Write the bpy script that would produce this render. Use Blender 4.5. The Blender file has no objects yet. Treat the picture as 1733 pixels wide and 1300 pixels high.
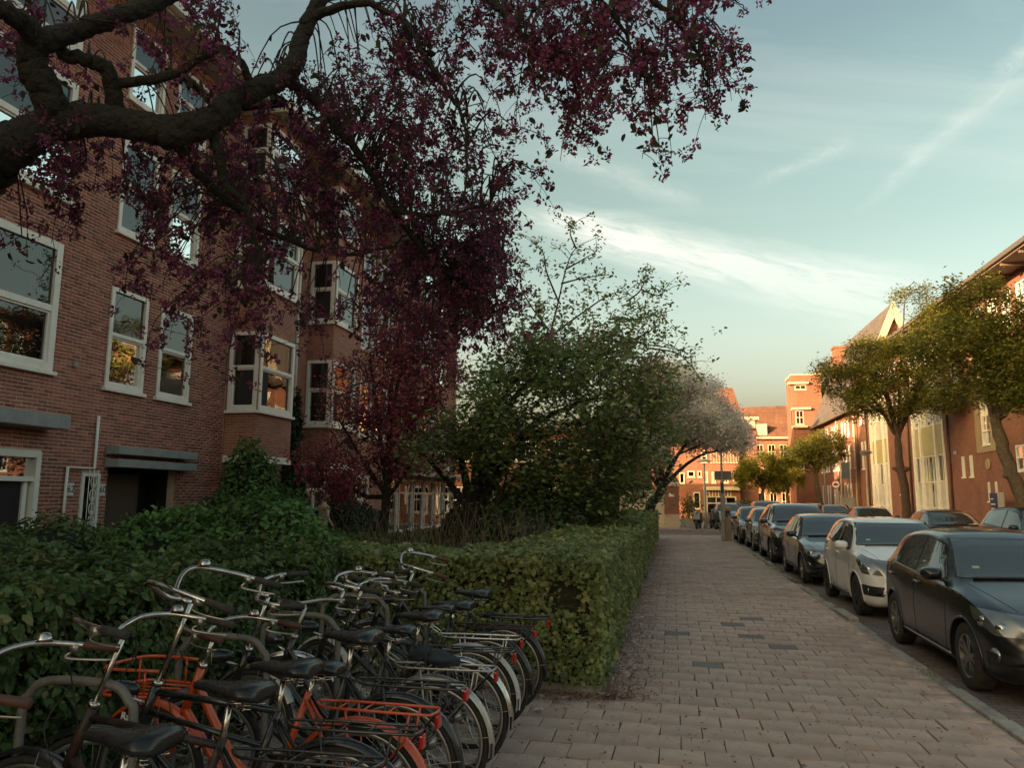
import bpy, bmesh, math, random
import numpy as np
from mathutils import Vector, Matrix
from mathutils.bvhtree import BVHTree
R_ = math.radians
rnd = random.Random(11)
rng = np.random.default_rng(7)
SC = bpy.context.scene
COL = SC.collection

# ------------------------------------------------------------------ camera
YAW, PIT, ROLL, EYE, FPX = R_(11.6), R_(8.26), R_(0.42), 1.72, 1308.0
cam_d = bpy.data.cameras.new('camera'); cam = bpy.data.objects.new('camera', cam_d); COL.objects.link(cam)
cam_d.sensor_width = 36.0; cam_d.lens = 36.0 * FPX / 1733.0; cam_d.clip_start = 0.05; cam_d.clip_end = 4000
CF = Vector((-math.sin(YAW) * math.cos(PIT), math.cos(YAW) * math.cos(PIT), math.sin(PIT)))
_r0 = Vector((math.cos(YAW), math.sin(YAW), 0)); _u0 = _r0.cross(CF)
CR = _r0 * math.cos(ROLL) + _u0 * math.sin(ROLL); CU = CR.cross(CF)
cam.matrix_world = Matrix(((CR.x, CU.x, -CF.x, 0), (CR.y, CU.y, -CF.y, 0), (CR.z, CU.z, -CF.z, EYE), (0, 0, 0, 1)))
SC.camera = cam
def at(px, py, d):                      # a point of the place seen in that direction, d metres deep
    v = CF + CR * ((px - 866.5) / FPX) - CU * ((py - 650) / FPX)
    return Vector((0, 0, EYE)) + v * d

# ------------------------------------------------------------------ sky, sun, exposure
SUN_AZ, SUN_EL = R_(230), R_(10.5)      # low evening sun, behind the camera to the side of the brick row
sun_dir = Vector((math.sin(SUN_AZ) * math.cos(SUN_EL), math.cos(SUN_AZ) * math.cos(SUN_EL), math.sin(SUN_EL)))
world = bpy.data.worlds.new('World'); SC.world = world; world.use_nodes = True
def build_sky():
    nt = world.node_tree; nt.nodes.clear(); N = nt.nodes.new; L = nt.links.new
    out = N('ShaderNodeOutputWorld'); bg = N('ShaderNodeBackground'); L(bg.outputs[0], out.inputs[0])
    bg.inputs['Strength'].default_value = 0.15
    sky = N('ShaderNodeTexSky'); sky.sky_type = 'NISHITA'; sky.sun_disc = False
    sky.sun_elevation = SUN_EL; sky.sun_rotation = SUN_AZ; sky.air_density = 1.0; sky.dust_density = 9.5; sky.ozone_density = 1.6
    tc = N('ShaderNodeTexCoord'); sep = N('ShaderNodeSeparateXYZ'); L(tc.outputs['Generated'], sep.inputs[0])
    # whole-sky tint by height above the horizon: cream haze low, teal in the middle, steel blue overhead
    ramp = N('ShaderNodeValToRGB'); L(sep.outputs['Z'], ramp.inputs[0]); cr = ramp.color_ramp
    stops = [(0.0, (1.18, 0.87, 0.67, 1)), (0.10, (1.07, 0.85, 0.63, 1)), (0.20, (0.87, 0.745, 0.525, 1)), (0.32, (0.66, 0.595, 0.39, 1)), (0.42, (0.585, 0.54, 0.35, 1)), (0.52, (0.475, 0.445, 0.31, 1)), (0.62, (0.425, 0.405, 0.295, 1)), (1.0, (0.425, 0.405, 0.295, 1))]
    cr.elements[0].position = stops[0][0]; cr.elements[0].color = stops[0][1]
    cr.elements[1].position = stops[-1][0]; cr.elements[1].color = stops[-1][1]
    for p, c in stops[1:-1]:
        e = cr.elements.new(p); e.color = c
    mul = N('ShaderNodeMix'); mul.data_type = 'RGBA'; mul.blend_type = 'MULTIPLY'; mul.inputs[0].default_value = 1.0
    L(sky.outputs[0], mul.inputs[6]); L(ramp.outputs[0], mul.inputs[7])
    # cirrus: direction projected on a flat layer, stretched noise
    def math_(op, a, b=None, c=None, clamp=False):
        n = N('ShaderNodeMath'); n.operation = op; n.use_clamp = clamp
        for i, s in enumerate((a, b, c)):
            if s is None: continue
            if isinstance(s, (int, float)): n.inputs[i].default_value = s
            else: L(s, n.inputs[i])
        return n.outputs[0]
    def vdot(vec):
        n = N('ShaderNodeVectorMath'); n.operation = 'DOT_PRODUCT'; L(tc.outputs['Generated'], n.inputs[0]); n.inputs[1].default_value = vec
        return n.outputs['Value']
    zz = math_('ADD', math_('MAXIMUM', sep.outputs['Z'], 0.0), 0.35)
    cx = math_('DIVIDE', sep.outputs['X'], zz); cy = math_('DIVIDE', sep.outputs['Y'], zz)
    comb = N('ShaderNodeCombineXYZ'); L(cx, comb.inputs[0]); L(cy, comb.inputs[1])
    mp = N('ShaderNodeMapping'); L(comb.outputs[0], mp.inputs[0]); mp.inputs['Rotation'].default_value = (0, 0, R_(-52)); mp.inputs['Scale'].default_value = (0.9, 3.2, 1)
    nz = N('ShaderNodeTexNoise'); L(mp.outputs[0], nz.inputs[0]); nz.inputs['Scale'].default_value = 1.1; nz.inputs['Detail'].default_value = 9; nz.inputs['Roughness'].default_value = 0.6; nz.inputs['Distortion'].default_value = 0.9
    veil = math_('MULTIPLY', math_('SUBTRACT', nz.outputs['Fac'], 0.46), 2.0, clamp=True)
    veil = math_('MULTIPLY', veil, 0.30)
    nf = N('ShaderNodeTexNoise'); L(mp.outputs[0], nf.inputs[0]); nf.inputs['Scale'].default_value = 7; nf.inputs['Detail'].default_value = 6; nf.inputs['Roughness'].default_value = 0.65
    def band(pa, pb, w0, w1, amp):      # a streak of ice cloud along a great circle between two directions
        a = (at(*pa, 1) - Vector((0, 0, EYE))).normalized(); b = (at(*pb, 1) - Vector((0, 0, EYE))).normalized()
        n = a.cross(b).normalized(); t = (b - a).normalized()
        d = math_('ABSOLUTE', math_('ADD', vdot(n), math_('MULTIPLY', math_('SUBTRACT', nz.outputs['Fac'], 0.5), 0.05)))
        s = math_('DIVIDE', math_('SUBTRACT', vdot(t), a.dot(t)), (b - a).dot(t))
        wd = math_('ADD', w0, math_('MULTIPLY', s, w1 - w0))
        core = math_('SUBTRACT', 1.0, math_('DIVIDE', d, math_('MAXIMUM', wd, 0.004)), clamp=True)
        core = math_('POWER', core, 1.3)
        e0 = math_('MULTIPLY', math_('ADD', s, 0.12), 4.0, clamp=True); e1 = math_('MULTIPLY', math_('SUBTRACT', 1.15, s), 5.0, clamp=True)
        cv = N('ShaderNodeCombineXYZ'); L(math_('MULTIPLY', s, 5.0), cv.inputs[0]); L(math_('MULTIPLY', vdot(n), 75.0), cv.inputs[1]); nb = N('ShaderNodeTexNoise'); L(cv.outputs[0], nb.inputs[0]); nb.inputs['Scale'].default_value = 1.0; nb.inputs['Detail'].default_value = 9; nb.inputs['Roughness'].default_value = 0.68; nb.inputs['Distortion'].default_value = 0.7
        tex = math_('SUBTRACT', math_('MULTIPLY', nb.outputs['Fac'], 2.3), 0.55, clamp=True)
        return math_('MULTIPLY', math_('MULTIPLY', math_('MULTIPLY', core, e0), math_('MULTIPLY', e1, tex)), amp)
    tot = veil
    for bnd in (((930, 370), (1500, 520), 0.03, 0.062, 1.5), ((1470, 335), (1760, 110), 0.009, 0.028, 0.2), ((1690, 120), (1800, 20), 0.014, 0.03, 0.28), ((930, 260), (1160, 330), 0.015, 0.022, 0.22), ((1280, 305), (1430, 250), 0.008, 0.014, 0.16)):
        tot = math_('ADD', tot, band(*bnd))
    tot = math_('MINIMUM', tot, 0.8)
    fade = math_('MULTIPLY', math_('SUBTRACT', sep.outputs['Z'], 0.16), 5.0, clamp=True)
    mx = N('ShaderNodeMix'); mx.data_type = 'RGBA'; L(math_('MULTIPLY', tot, fade), mx.inputs[0]); L(mul.outputs[2], mx.inputs[6]); mx.inputs[7].default_value = (1.45, 1.40, 1.22, 1)
    L(mx.outputs[2], bg.inputs['Color'])
build_sky()
sun_l = bpy.data.lights.new('sun', 'SUN'); sun_o = bpy.data.objects.new('sun', sun_l); COL.objects.link(sun_o)
sun_l.energy = 2.0; sun_l.angle = R_(0.6); sun_l.color = (1.0, 0.67, 0.38)
sun_o.rotation_euler = (-sun_dir).to_track_quat('-Z', 'Y').to_euler(); sun_o.location = (-30, -30, 40)
vs = SC.view_settings; vs.view_transform = 'Standard'; vs.look = 'None'; vs.gamma = 1.0; vs.exposure = 2.65; vs.use_curve_mapping = False
SC.cycles.max_bounces = 8; SC.cycles.diffuse_bounces = 5; SC.cycles.glossy_bounces = 3; SC.cycles.transparent_max_bounces = 12; SC.cycles.transmission_bounces = 3
SC.cycles.caustics_reflective = False; SC.cycles.caustics_refractive = False; SC.cycles.use_denoising = True

# ------------------------------------------------------------------ materials
MATS = {}
def _nodes(name):
    m = bpy.data.materials.new(name); m.use_nodes = True; nt = m.node_tree
    return m, nt, nt.nodes, nt.links, nt.nodes['Principled BSDF']
def pm(name, col, rough=0.6, metal=0.0, var=0.18, scale=9.0, bump=0.0, bscale=60.0, bdist=0.01, coat=0.0, island=0.0, spec=0.5, dirt=None, dscale=3.0, damt=0.5, ior=None, rvar=0.12):
    if name in MATS: return MATS[name]
    m, nt, ns, lk, b = _nodes(name)
    tc = ns.new('ShaderNodeTexCoord')
    nz = ns.new('ShaderNodeTexNoise'); nz.inputs['Scale'].default_value = scale; nz.inputs['Detail'].default_value = 5; nz.inputs['Roughness'].default_value = 0.65
    lk.new(tc.outputs['Object'], nz.inputs['Vector'])
    mr = ns.new('ShaderNodeMapRange'); lk.new(nz.outputs['Fac'], mr.inputs['Value']); mr.inputs[1].default_value = 0.28; mr.inputs[2].default_value = 0.72; mr.inputs[3].default_value = 1 - var; mr.inputs[4].default_value = 1 + var
    fac = mr.outputs[0]
    if island > 0:
        ge = ns.new('ShaderNodeNewGeometry'); oi = ns.new('ShaderNodeObjectInfo')
        ad = ns.new('ShaderNodeMath'); ad.operation = 'ADD'; lk.new(ge.outputs['Random Per Island'], ad.inputs[0]); lk.new(oi.outputs['Random'], ad.inputs[1])
        fr = ns.new('ShaderNodeMath'); fr.operation = 'FRACT'; lk.new(ad.outputs[0], fr.inputs[0])
        m2 = ns.new('ShaderNodeMapRange'); lk.new(fr.outputs[0], m2.inputs['Value']); m2.inputs[3].default_value = 1 - island; m2.inputs[4].default_value = 1 + island
        mu = ns.new('ShaderNodeMath'); mu.operation = 'MULTIPLY'; lk.new(fac, mu.inputs[0]); lk.new(m2.outputs[0], mu.inputs[1]); fac = mu.outputs[0]
    vm = ns.new('ShaderNodeVectorMath'); vm.operation = 'SCALE'; vm.inputs[0].default_value = col[:3]; lk.new(fac, vm.inputs['Scale'])
    cout = vm.outputs[0]
    if dirt:
        n2 = ns.new('ShaderNodeTexNoise'); n2.inputs['Scale'].default_value = dscale; n2.inputs['Detail'].default_value = 7; n2.inputs['Roughness'].default_value = 0.7; lk.new(tc.outputs['Object'], n2.inputs['Vector'])
        r2 = ns.new('ShaderNodeMapRange'); lk.new(n2.outputs['Fac'], r2.inputs['Value']); r2.inputs[1].default_value = 0.46; r2.inputs[2].default_value = 0.68; r2.inputs[3].default_value = 0; r2.inputs[4].default_value = damt
        mx = ns.new('ShaderNodeMix'); mx.data_type = 'RGBA'; lk.new(r2.outputs[0], mx.inputs[0]); lk.new(cout, mx.inputs[6]); mx.inputs[7].default_value = (*dirt, 1); cout = mx.outputs[2]
    lk.new(cout, b.inputs['Base Color'])
    b.inputs['Metallic'].default_value = metal; b.inputs['Coat Weight'].default_value = coat; b.inputs['Coat Roughness'].default_value = 0.06
    b.inputs['Specular IOR Level'].default_value = spec
    if ior: b.inputs['IOR'].default_value = ior
    rr = ns.new('ShaderNodeMapRange'); lk.new(nz.outputs['Fac'], rr.inputs['Value']); rr.inputs[1].default_value = 0.3; rr.inputs[2].default_value = 0.7; rr.inputs[3].default_value = max(0.02, rough * (1 - rvar)); rr.inputs[4].default_value = min(1, rough * (1 + rvar))
    lk.new(rr.outputs[0], b.inputs['Roughness'])
    if bump > 0:
        n3 = ns.new('ShaderNodeTexNoise'); n3.inputs['Scale'].default_value = bscale; n3.inputs['Detail'].default_value = 4; lk.new(tc.outputs['Object'], n3.inputs['Vector'])
        bp = ns.new('ShaderNodeBump'); bp.inputs['Strength'].default_value = bump; bp.inputs['Distance'].default_value = bdist; lk.new(n3.outputs['Fac'], bp.inputs['Height']); lk.new(bp.outputs[0], b.inputs['Normal'])
    MATS[name] = m; return m
def leaf_mat(name, c1, c2, c3=None, p3=0.0, trans=0.35, rough=0.5):
    if name in MATS: return MATS[name]
    m, nt, ns, lk, b = _nodes(name)
    ge = ns.new('ShaderNodeNewGeometry'); cr = ns.new('ShaderNodeValToRGB'); lk.new(ge.outputs['Random Per Island'], cr.inputs[0])
    e = cr.color_ramp.elements; e[0].color = (*c1, 1); e[1].color = (*c2, 1); e[1].position = 1.0 - p3 if p3 else 1.0
    if c3: x = cr.color_ramp.elements.new(min(0.999, 1.0 - p3 + 0.02)); x.color = (*c3, 1)
    tc = ns.new('ShaderNodeTexCoord'); nz = ns.new('ShaderNodeTexNoise'); nz.inputs['Scale'].default_value = 0.9; nz.inputs['Detail'].default_value = 3; lk.new(tc.outputs['Object'], nz.inputs['Vector'])
    mr = ns.new('ShaderNodeMapRange'); lk.new(nz.outputs['Fac'], mr.inputs['Value']); mr.inputs[1].default_value = 0.3; mr.inputs[2].default_value = 0.7; mr.inputs[3].default_value = 0.72; mr.inputs[4].default_value = 1.28
    vm = ns.new('ShaderNodeVectorMath'); vm.operation = 'SCALE'; lk.new(cr.outputs[0], vm.inputs[0]); lk.new(mr.outputs[0], vm.inputs['Scale'])
    lk.new(vm.outputs[0], b.inputs['Base Color']); b.inputs['Roughness'].default_value = rough; b.inputs['Specular IOR Level'].default_value = 0.3
    tr = ns.new('ShaderNodeBsdfTranslucent'); lk.new(vm.outputs[0], tr.inputs[0])
    mx = ns.new('ShaderNodeMixShader'); mx.inputs[0].default_value = trans; lk.new(b.outputs[0], mx.inputs[1]); lk.new(tr.outputs[0], mx.inputs[2])
    lk.new(mx.outputs[0], ns['Material Output'].inputs[0]); MATS[name] = m; return m
def brick_mat(name, axis, c1, c2, mortar, bw=0.22, bh=0.0625):      # far walls: too distant to tell the bricks apart
    if name in MATS: return MATS[name]
    m, nt, ns, lk, b = _nodes(name)
    tc = ns.new('ShaderNodeTexCoord'); sp = ns.new('ShaderNodeSeparateXYZ'); lk.new(tc.outputs['Object'], sp.inputs[0]); cb = ns.new('ShaderNodeCombineXYZ')
    lk.new(sp.outputs[axis], cb.inputs[0]); lk.new(sp.outputs['Z'], cb.inputs[1])
    bt = ns.new('ShaderNodeTexBrick'); lk.new(cb.outputs[0], bt.inputs['Vector']); bt.inputs['Scale'].default_value = 1.0; bt.inputs['Brick Width'].default_value = bw; bt.inputs['Row Height'].default_value = bh
    bt.inputs['Mortar Size'].default_value = 0.007; bt.inputs['Color1'].default_value = (*c1, 1); bt.inputs['Color2'].default_value = (*c2, 1); bt.inputs['Mortar'].default_value = (*mortar, 1); bt.inputs['Bias'].default_value = -0.1
    nz = ns.new('ShaderNodeTexNoise'); nz.inputs['Scale'].default_value = 0.7; nz.inputs['Detail'].default_value = 7; nz.inputs['Roughness'].default_value = 0.7; lk.new(tc.outputs['Object'], nz.inputs['Vector'])
    mr = ns.new('ShaderNodeMapRange'); lk.new(nz.outputs['Fac'], mr.inputs['Value']); mr.inputs[1].default_value = 0.3; mr.inputs[2].default_value = 0.7; mr.inputs[3].default_value = 0.75; mr.inputs[4].default_value = 1.25
    vm = ns.new('ShaderNodeVectorMath'); vm.operation = 'SCALE'; lk.new(bt.outputs[0], vm.inputs[0]); lk.new(mr.outputs[0], vm.inputs['Scale']); lk.new(vm.outputs[0], b.inputs['Base Color'])
    bp = ns.new('ShaderNodeBump'); bp.inputs['Strength'].default_value = 0.35; bp.inputs['Distance'].default_value = 0.006; bp.invert = True; lk.new(bt.outputs['Fac'], bp.inputs['Height']); lk.new(bp.outputs[0], b.inputs['Normal'])
    b.inputs['Roughness'].default_value = 0.85; MATS[name] = m; return m
def tile_mat(name, axis, c1, c2, w=0.3, h=0.3):                      # roof tiles far away
    m = brick_mat(name, axis, c1, c2, tuple(x * 0.35 for x in c1), w, h); return m
def glass_mat(name, tint=(0.5, 0.53, 0.52), base=0.12, rough=0.02):
    if name in MATS: return MATS[name]
    m, nt, ns, lk, b = _nodes(name); ns.remove(b)
    t = ns.new('ShaderNodeBsdfTransparent'); t.inputs[0].default_value = (*tint, 1); g = ns.new('ShaderNodeBsdfGlossy'); g.inputs['Roughness'].default_value = rough; g.inputs[0].default_value = (0.95, 0.97, 0.97, 1)
    lw = ns.new('ShaderNodeFresnel'); lw.inputs[0].default_value = 1.55
    tc = ns.new('ShaderNodeTexCoord'); nz = ns.new('ShaderNodeTexNoise'); nz.inputs['Scale'].default_value = 1.3; nz.inputs['Detail'].default_value = 1; lk.new(tc.outputs['Object'], nz.inputs['Vector'])
    bp = ns.new('ShaderNodeBump'); bp.inputs['Strength'].default_value = 0.06; bp.inputs['Distance'].default_value = 0.08; lk.new(nz.outputs['Fac'], bp.inputs['Height']); lk.new(bp.outputs[0], g.inputs['Normal'])
    ad = ns.new('ShaderNodeMath'); ad.operation = 'ADD'; ad.use_clamp = True; lk.new(lw.outputs[0], ad.inputs[0]); ad.inputs[1].default_value = base
    mx = ns.new('ShaderNodeMixShader'); lk.new(ad.outputs[0], mx.inputs[0]); lk.new(t.outputs[0], mx.inputs[1]); lk.new(g.outputs[0], mx.inputs[2]); lk.new(mx.outputs[0], ns['Material Output'].inputs[0])
    MATS[name] = m; return m

# ------------------------------------------------------------------ object helpers
def tag(o, label=None, cat=None, group=None, kind=None):
    if label: o['label'] = label
    if cat: o['category'] = cat
    if group: o['group'] = group
    if kind: o['kind'] = kind
    return o
def thing(name, label, cat, loc=(0, 0, 0), rz=0.0, group=None):
    o = bpy.data.objects.new(name, None); COL.objects.link(o); o.location = loc; o.rotation_euler = (0, 0, rz); o.empty_display_size = 0.1
    return tag(o, label, cat, group)
def root_loc(p):
    while p is not None and p.parent is not None: p = p.parent
    return Vector(p.location) if p is not None else Vector((0, 0, 0))
def link_mesh(name, me, mat, parent=None, kind=None):
    if mat is not None and not me.materials: me.materials.append(mat)
    o = bpy.data.objects.new(name, me); COL.objects.link(o); o.parent = parent
    if kind: o['kind'] = kind
    return o
def copy_tree(o, parent=None):
    c = o.copy(); COL.objects.link(c); c.parent = parent
    for ch in list(o.children): copy_tree(ch, c)
    return c
class MB:
    def __init__(s): s.v = []; s.f = []
    def quad(s, a, b, c, d):
        n = len(s.v); s.v += [tuple(a), tuple(b), tuple(c), tuple(d)]; s.f.append((n, n + 1, n + 2, n + 3)); return s
    def poly(s, pts):
        n = len(s.v); s.v += [tuple(p) for p in pts]; s.f.append(tuple(range(n, n + len(pts)))); return s
    def hexa(s, p):                      # 8 corners: bottom 4 then top 4
        n = len(s.v); s.v += [tuple(q) for q in p]
        s.f += [(n + 3, n + 2, n + 1, n), (n + 4, n + 5, n + 6, n + 7), (n, n + 1, n + 5, n + 4), (n + 1, n + 2, n + 6, n + 5), (n + 2, n + 3, n + 7, n + 6), (n + 3, n, n + 4, n + 7)]; return s
    def box(s, x0, x1, y0, y1, z0, z1):
        return s.hexa([(x0, y0, z0), (x1, y0, z0), (x1, y1, z0), (x0, y1, z0), (x0, y0, z1), (x1, y0, z1), (x1, y1, z1), (x0, y1, z1)])
    def cbox(s, c, sx, sy, sz, m=None):
        p = [(-sx, -sy, -sz), (sx, -sy, -sz), (sx, sy, -sz), (-sx, sy, -sz), (-sx, -sy, sz), (sx, -sy, sz), (sx, sy, sz), (-sx, sy, sz)]
        p = [Vector(q) * 0.5 for q in p]
        if m is not None: p = [m @ q for q in p]
        return s.hexa([q + Vector(c) for q in p])
    def tube(s, pts, rad, seg=8, closed=False, cap=True, flat=None):
        P = [Vector(p) for p in pts]; n = len(P)
        if not hasattr(rad, '__len__'): rad = [rad] * n
        T = []
        for i in range(n):
            a = P[(i - 1) % n] if (closed or i > 0) else P[i]; b = P[(i + 1) % n] if (closed or i < n - 1) else P[i]
            t = b - a; T.append(t.normalized() if t.length > 1e-9 else Vector((0, 0, 1)))
        ref = Vector((0, 0, 1)) if abs(T[0].z) < 0.9 else Vector((1, 0, 0))
        u = (ref - T[0] * ref.dot(T[0])).normalized(); base = len(s.v)
        for i in range(n):
            u = (u - T[i] * u.dot(T[i]))
            u = u.normalized() if u.length > 1e-6 else T[i].orthogonal().normalized()
            w = T[i].cross(u)
            for k in range(seg):
                a = 2 * math.pi * k / seg
                s.v.append(tuple(P[i] + (u * math.cos(a) + w * math.sin(a) * (flat or 1)) * rad[i]))
        m = n if closed else n - 1
        for i in range(m):
            a = base + i * seg; b = base + ((i + 1) % n) * seg
            for k in range(seg):
                k2 = (k + 1) % seg; s.f.append((a + k, a + k2, b + k2, b + k))
        if cap and not closed:
            s.f.append(tuple(base + k for k in range(seg - 1, -1, -1))); s.f.append(tuple(base + (n - 1) * seg + k for k in range(seg)))
        return s
    def lathe(s, prof, seg=16, m=None, cap=True):  # profile (r, h) about local z, matrix m
        base = len(s.v)
        for r, h in prof:
            for k in range(seg):
                a = 2 * math.pi * k / seg; q = Vector((r * math.cos(a), r * math.sin(a), h))
                s.v.append(tuple(m @ q if m is not None else q))
        for i in range(len(prof) - 1):
            for k in range(seg):
                k2 = (k + 1) % seg; a = base + i * seg; b = a + seg; s.f.append((a + k, a + k2, b + k2, b + k))
        if cap and prof[0][0] > 1e-4: s.f.append(tuple(base + k for k in range(seg - 1, -1, -1)))
        if cap and prof[-1][0] > 1e-4: s.f.append(tuple(base + (len(prof) - 1) * seg + k for k in range(seg)))
        return s
    def prism(s, poly, a, b, fn):        # 2-D polygon extruded between depths a and b; fn(u, v, d) -> point
        n = len(poly); base = len(s.v)
        for d in (a, b): s.v += [tuple(fn(u, v, d)) for u, v in poly]
        s.f.append(tuple(range(base + n - 1, base - 1, -1))); s.f.append(tuple(range(base + n, base + 2 * n)))
        for i in range(n):
            j = (i + 1) % n; s.f.append((base + i, base + j, base + n + j, base + n + i))
        return s
    def build(s, name, mat, parent=None, smooth=False, world=False, kind=None, bevel=0.0, mtx=None):
        off = root_loc(parent) if (world and parent is not None) else Vector((0, 0, 0))
        me = bpy.data.meshes.new(name)
        V = s.v
        if mtx is not None: V = [tuple(mtx @ Vector(p)) for p in V]
        if off.length > 0: V = [(p[0] - off.x, p[1] - off.y, p[2] - off.z) for p in V]
        me.from_pydata(V, [], s.f)
        bm = bmesh.new(); bm.from_mesh(me)
        if bevel > 0:
            bmesh.ops.remove_doubles(bm, verts=bm.verts, dist=1e-5); bmesh.ops.bevel(bm, geom=[e for e in bm.edges if len(e.link_faces) == 2 and e.calc_face_angle(0) > 0.6], offset=bevel, segments=2, affect='EDGES', profile=0.6)
        bmesh.ops.recalc_face_normals(bm, faces=bm.faces); bm.to_mesh(me); bm.free()
        if smooth: me.shade_smooth() if smooth is True else me.polygons.foreach_set('use_smooth', [True] * len(me.polygons))
        if smooth and smooth is not True:
            try: me.set_sharp_from_angle(angle=smooth)
            except Exception: pass
        return link_mesh(name, me, mat, parent, kind)
def np_mesh(name, V, F, mat, parent=None, kind=None, smooth=False):
    V = np.asarray(V, dtype=np.float32); F = np.asarray(F, dtype=np.int32); k = F.shape[1]
    me = bpy.data.meshes.new(name); me.vertices.add(len(V)); me.vertices.foreach_set('co', V.ravel()); me.loops.add(F.size); me.loops.foreach_set('vertex_index', F.ravel())
    me.polygons.add(len(F)); me.polygons.foreach_set('loop_start', np.arange(len(F), dtype=np.int32) * k)
    if smooth: me.polygons.foreach_set('use_smooth', np.ones(len(F), dtype=bool))
    me.update(calc_edges=True); return link_mesh(name, me, mat, parent, kind)
# leaf templates: x along the leaf, y across, z up; triangles
T_DIA = (np.array([(0, 0, 0), (.45, .30, .10), (1, 0, -.04), (.45, -.30, .10)]), [(0, 1, 2), (0, 2, 3)])
T_OVAL = (np.array([(0, 0, 0), (.28, .26, .08), (.7, .24, .06), (1, 0, -.1), (.7, -.24, .06), (.28, -.26, .08)]), [(0, 1, 2), (0, 2, 3), (0, 3, 4), (0, 4, 5)])
T_LOBE = (np.array([(0, 0, 0), (.1, .36, .05), (.34, .22, .03), (.5, .5, .0), (.66, .2, .03), (1, 0, -.1), (.66, -.2, .03), (.5, -.5, .0), (.34, -.22, .03), (.1, -.36, .05), (.4, 0, .06)]),
          [(10, 0, 1), (10, 1, 2), (10, 2, 3), (10, 3, 4), (10, 4, 5), (10, 5, 6), (10, 6, 7), (10, 7, 8), (10, 8, 9), (10, 9, 0)])
T_LONG = (np.array([(0, 0, 0), (.4, .12, .03), (1, 0, -.12), (.4, -.12, .03)]), [(0, 1, 2), (0, 2, 3)])
def unit(a): return a / np.maximum(np.linalg.norm(a, axis=-1, keepdims=True), 1e-9)
def leaf_mesh(name, P, Nn, size, tmpl, mat, parent=None, kind='stuff', down=0.0, axis=None):
    P = np.asarray(P, float); n = len(P); tv, tf = tmpl
    Nn = unit(np.asarray(Nn, float)); rv = rng.normal(size=(n, 3)) if axis is None else np.asarray(axis, float) + rng.normal(size=(n, 3)) * .35
    rv[:, 2] -= down; t = unit(rv - Nn * np.sum(rv * Nn, 1, keepdims=True)); b = np.cross(Nn, t)
    size = np.broadcast_to(np.asarray(size, float), (n,)) if np.ndim(size) == 0 else np.asarray(size)
    V = P[:, None, :] + size[:, None, None] * (tv[None, :, 0, None] * t[:, None, :] + tv[None, :, 1, None] * b[:, None, :] + tv[None, :, 2, None] * Nn[:, None, :])
    k = len(tv); F = (np.asarray(tf)[None] + (np.arange(n) * k)[:, None, None]).reshape(-1, 3); V = V.reshape(-1, 3)
    if parent is not None: V = V - np.array(root_loc(parent))
    return np_mesh(name, V, F, mat, parent, kind)
def text_mesh(name, txt, size, mat, parent, mtx, ext=0.002, align='CENTER', bold=0.0):
    cu = bpy.data.curves.new(name + '_curve', 'FONT'); cu.body = txt; cu.size = size; cu.extrude = ext; cu.align_x = align; cu.align_y = 'CENTER'; cu.offset = bold; cu.resolution_u = 3
    tmp = bpy.data.objects.new('tmp_text', cu); COL.objects.link(tmp); dg = bpy.context.evaluated_depsgraph_get()
    me = bpy.data.meshes.new_from_object(tmp.evaluated_get(dg)); COL.objects.unlink(tmp); bpy.data.objects.remove(tmp); bpy.data.curves.remove(cu)
    me.transform(mtx); me.materials.clear(); return link_mesh(name, me, mat, parent)
def axes_mtx(o, x, y):                   # local x, y directions at origin o
    x = Vector(x).normalized(); z = x.cross(Vector(y)).normalized(); y = z.cross(x)
    return Matrix(((x.x, y.x, z.x, o[0]), (x.y, y.y, z.y, o[1]), (x.z, y.z, z.z, o[2]), (0, 0, 0, 1)))
def spline(pts, n):                      # Catmull-Rom through points
    P = [Vector(p) for p in pts]; out = []
    for i in range(len(P) - 1):
        a, b, c, d = P[max(i - 1, 0)], P[i], P[i + 1], P[min(i + 2, len(P) - 1)]
        for k in range(n):
            t = k / n; out.append(0.5 * ((2 * b) + (c - a) * t + (2 * a - 5 * b + 4 * c - d) * t * t + (3 * b - a - 3 * c + d) * t ** 3))
    out.append(P[-1]); return out
def lerp(a, b, t): return a + (b - a) * t

# ------------------------------------------------------------------ ground, road, pavement
WHITE = pm('white_paint', (0.83, 0.79, 0.73), 0.45, var=0.06, scale=5, dirt=(0.36, 0.32, 0.27), dscale=2.2, damt=0.15)
STONE = pm('pale_stone', (0.42, 0.39, 0.34), 0.85, var=0.15, bump=0.3, dirt=(0.16, 0.15, 0.12), damt=0.5)
GREYST = pm('grey_concrete', (0.36, 0.32, 0.28), 0.9, var=0.2, scale=14, bump=0.4, dirt=(0.10, 0.09, 0.07), dscale=5, damt=0.5, island=0.15)
PAVER = pm('paver_concrete', (0.50, 0.36, 0.295), 0.88, var=0.22, scale=11, bump=0.35, bscale=160, island=0.10, dirt=(0.29, 0.205, 0.155), dscale=1.3, damt=0.75)
PAVER_D = pm('paver_slate', (0.20, 0.18, 0.168), 0.85, var=0.2, scale=14, bump=0.4, bscale=160, island=0.15)
SOIL = pm('soil', (0.075, 0.05, 0.036), 0.95, var=0.4, scale=20, bump=0.8, bscale=40)
ROADB = brick_mat('road_clinker', 'X', (0.115, 0.088, 0.078), (0.155, 0.112, 0.096), (0.05, 0.043, 0.038), 0.2, 0.1)
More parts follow.
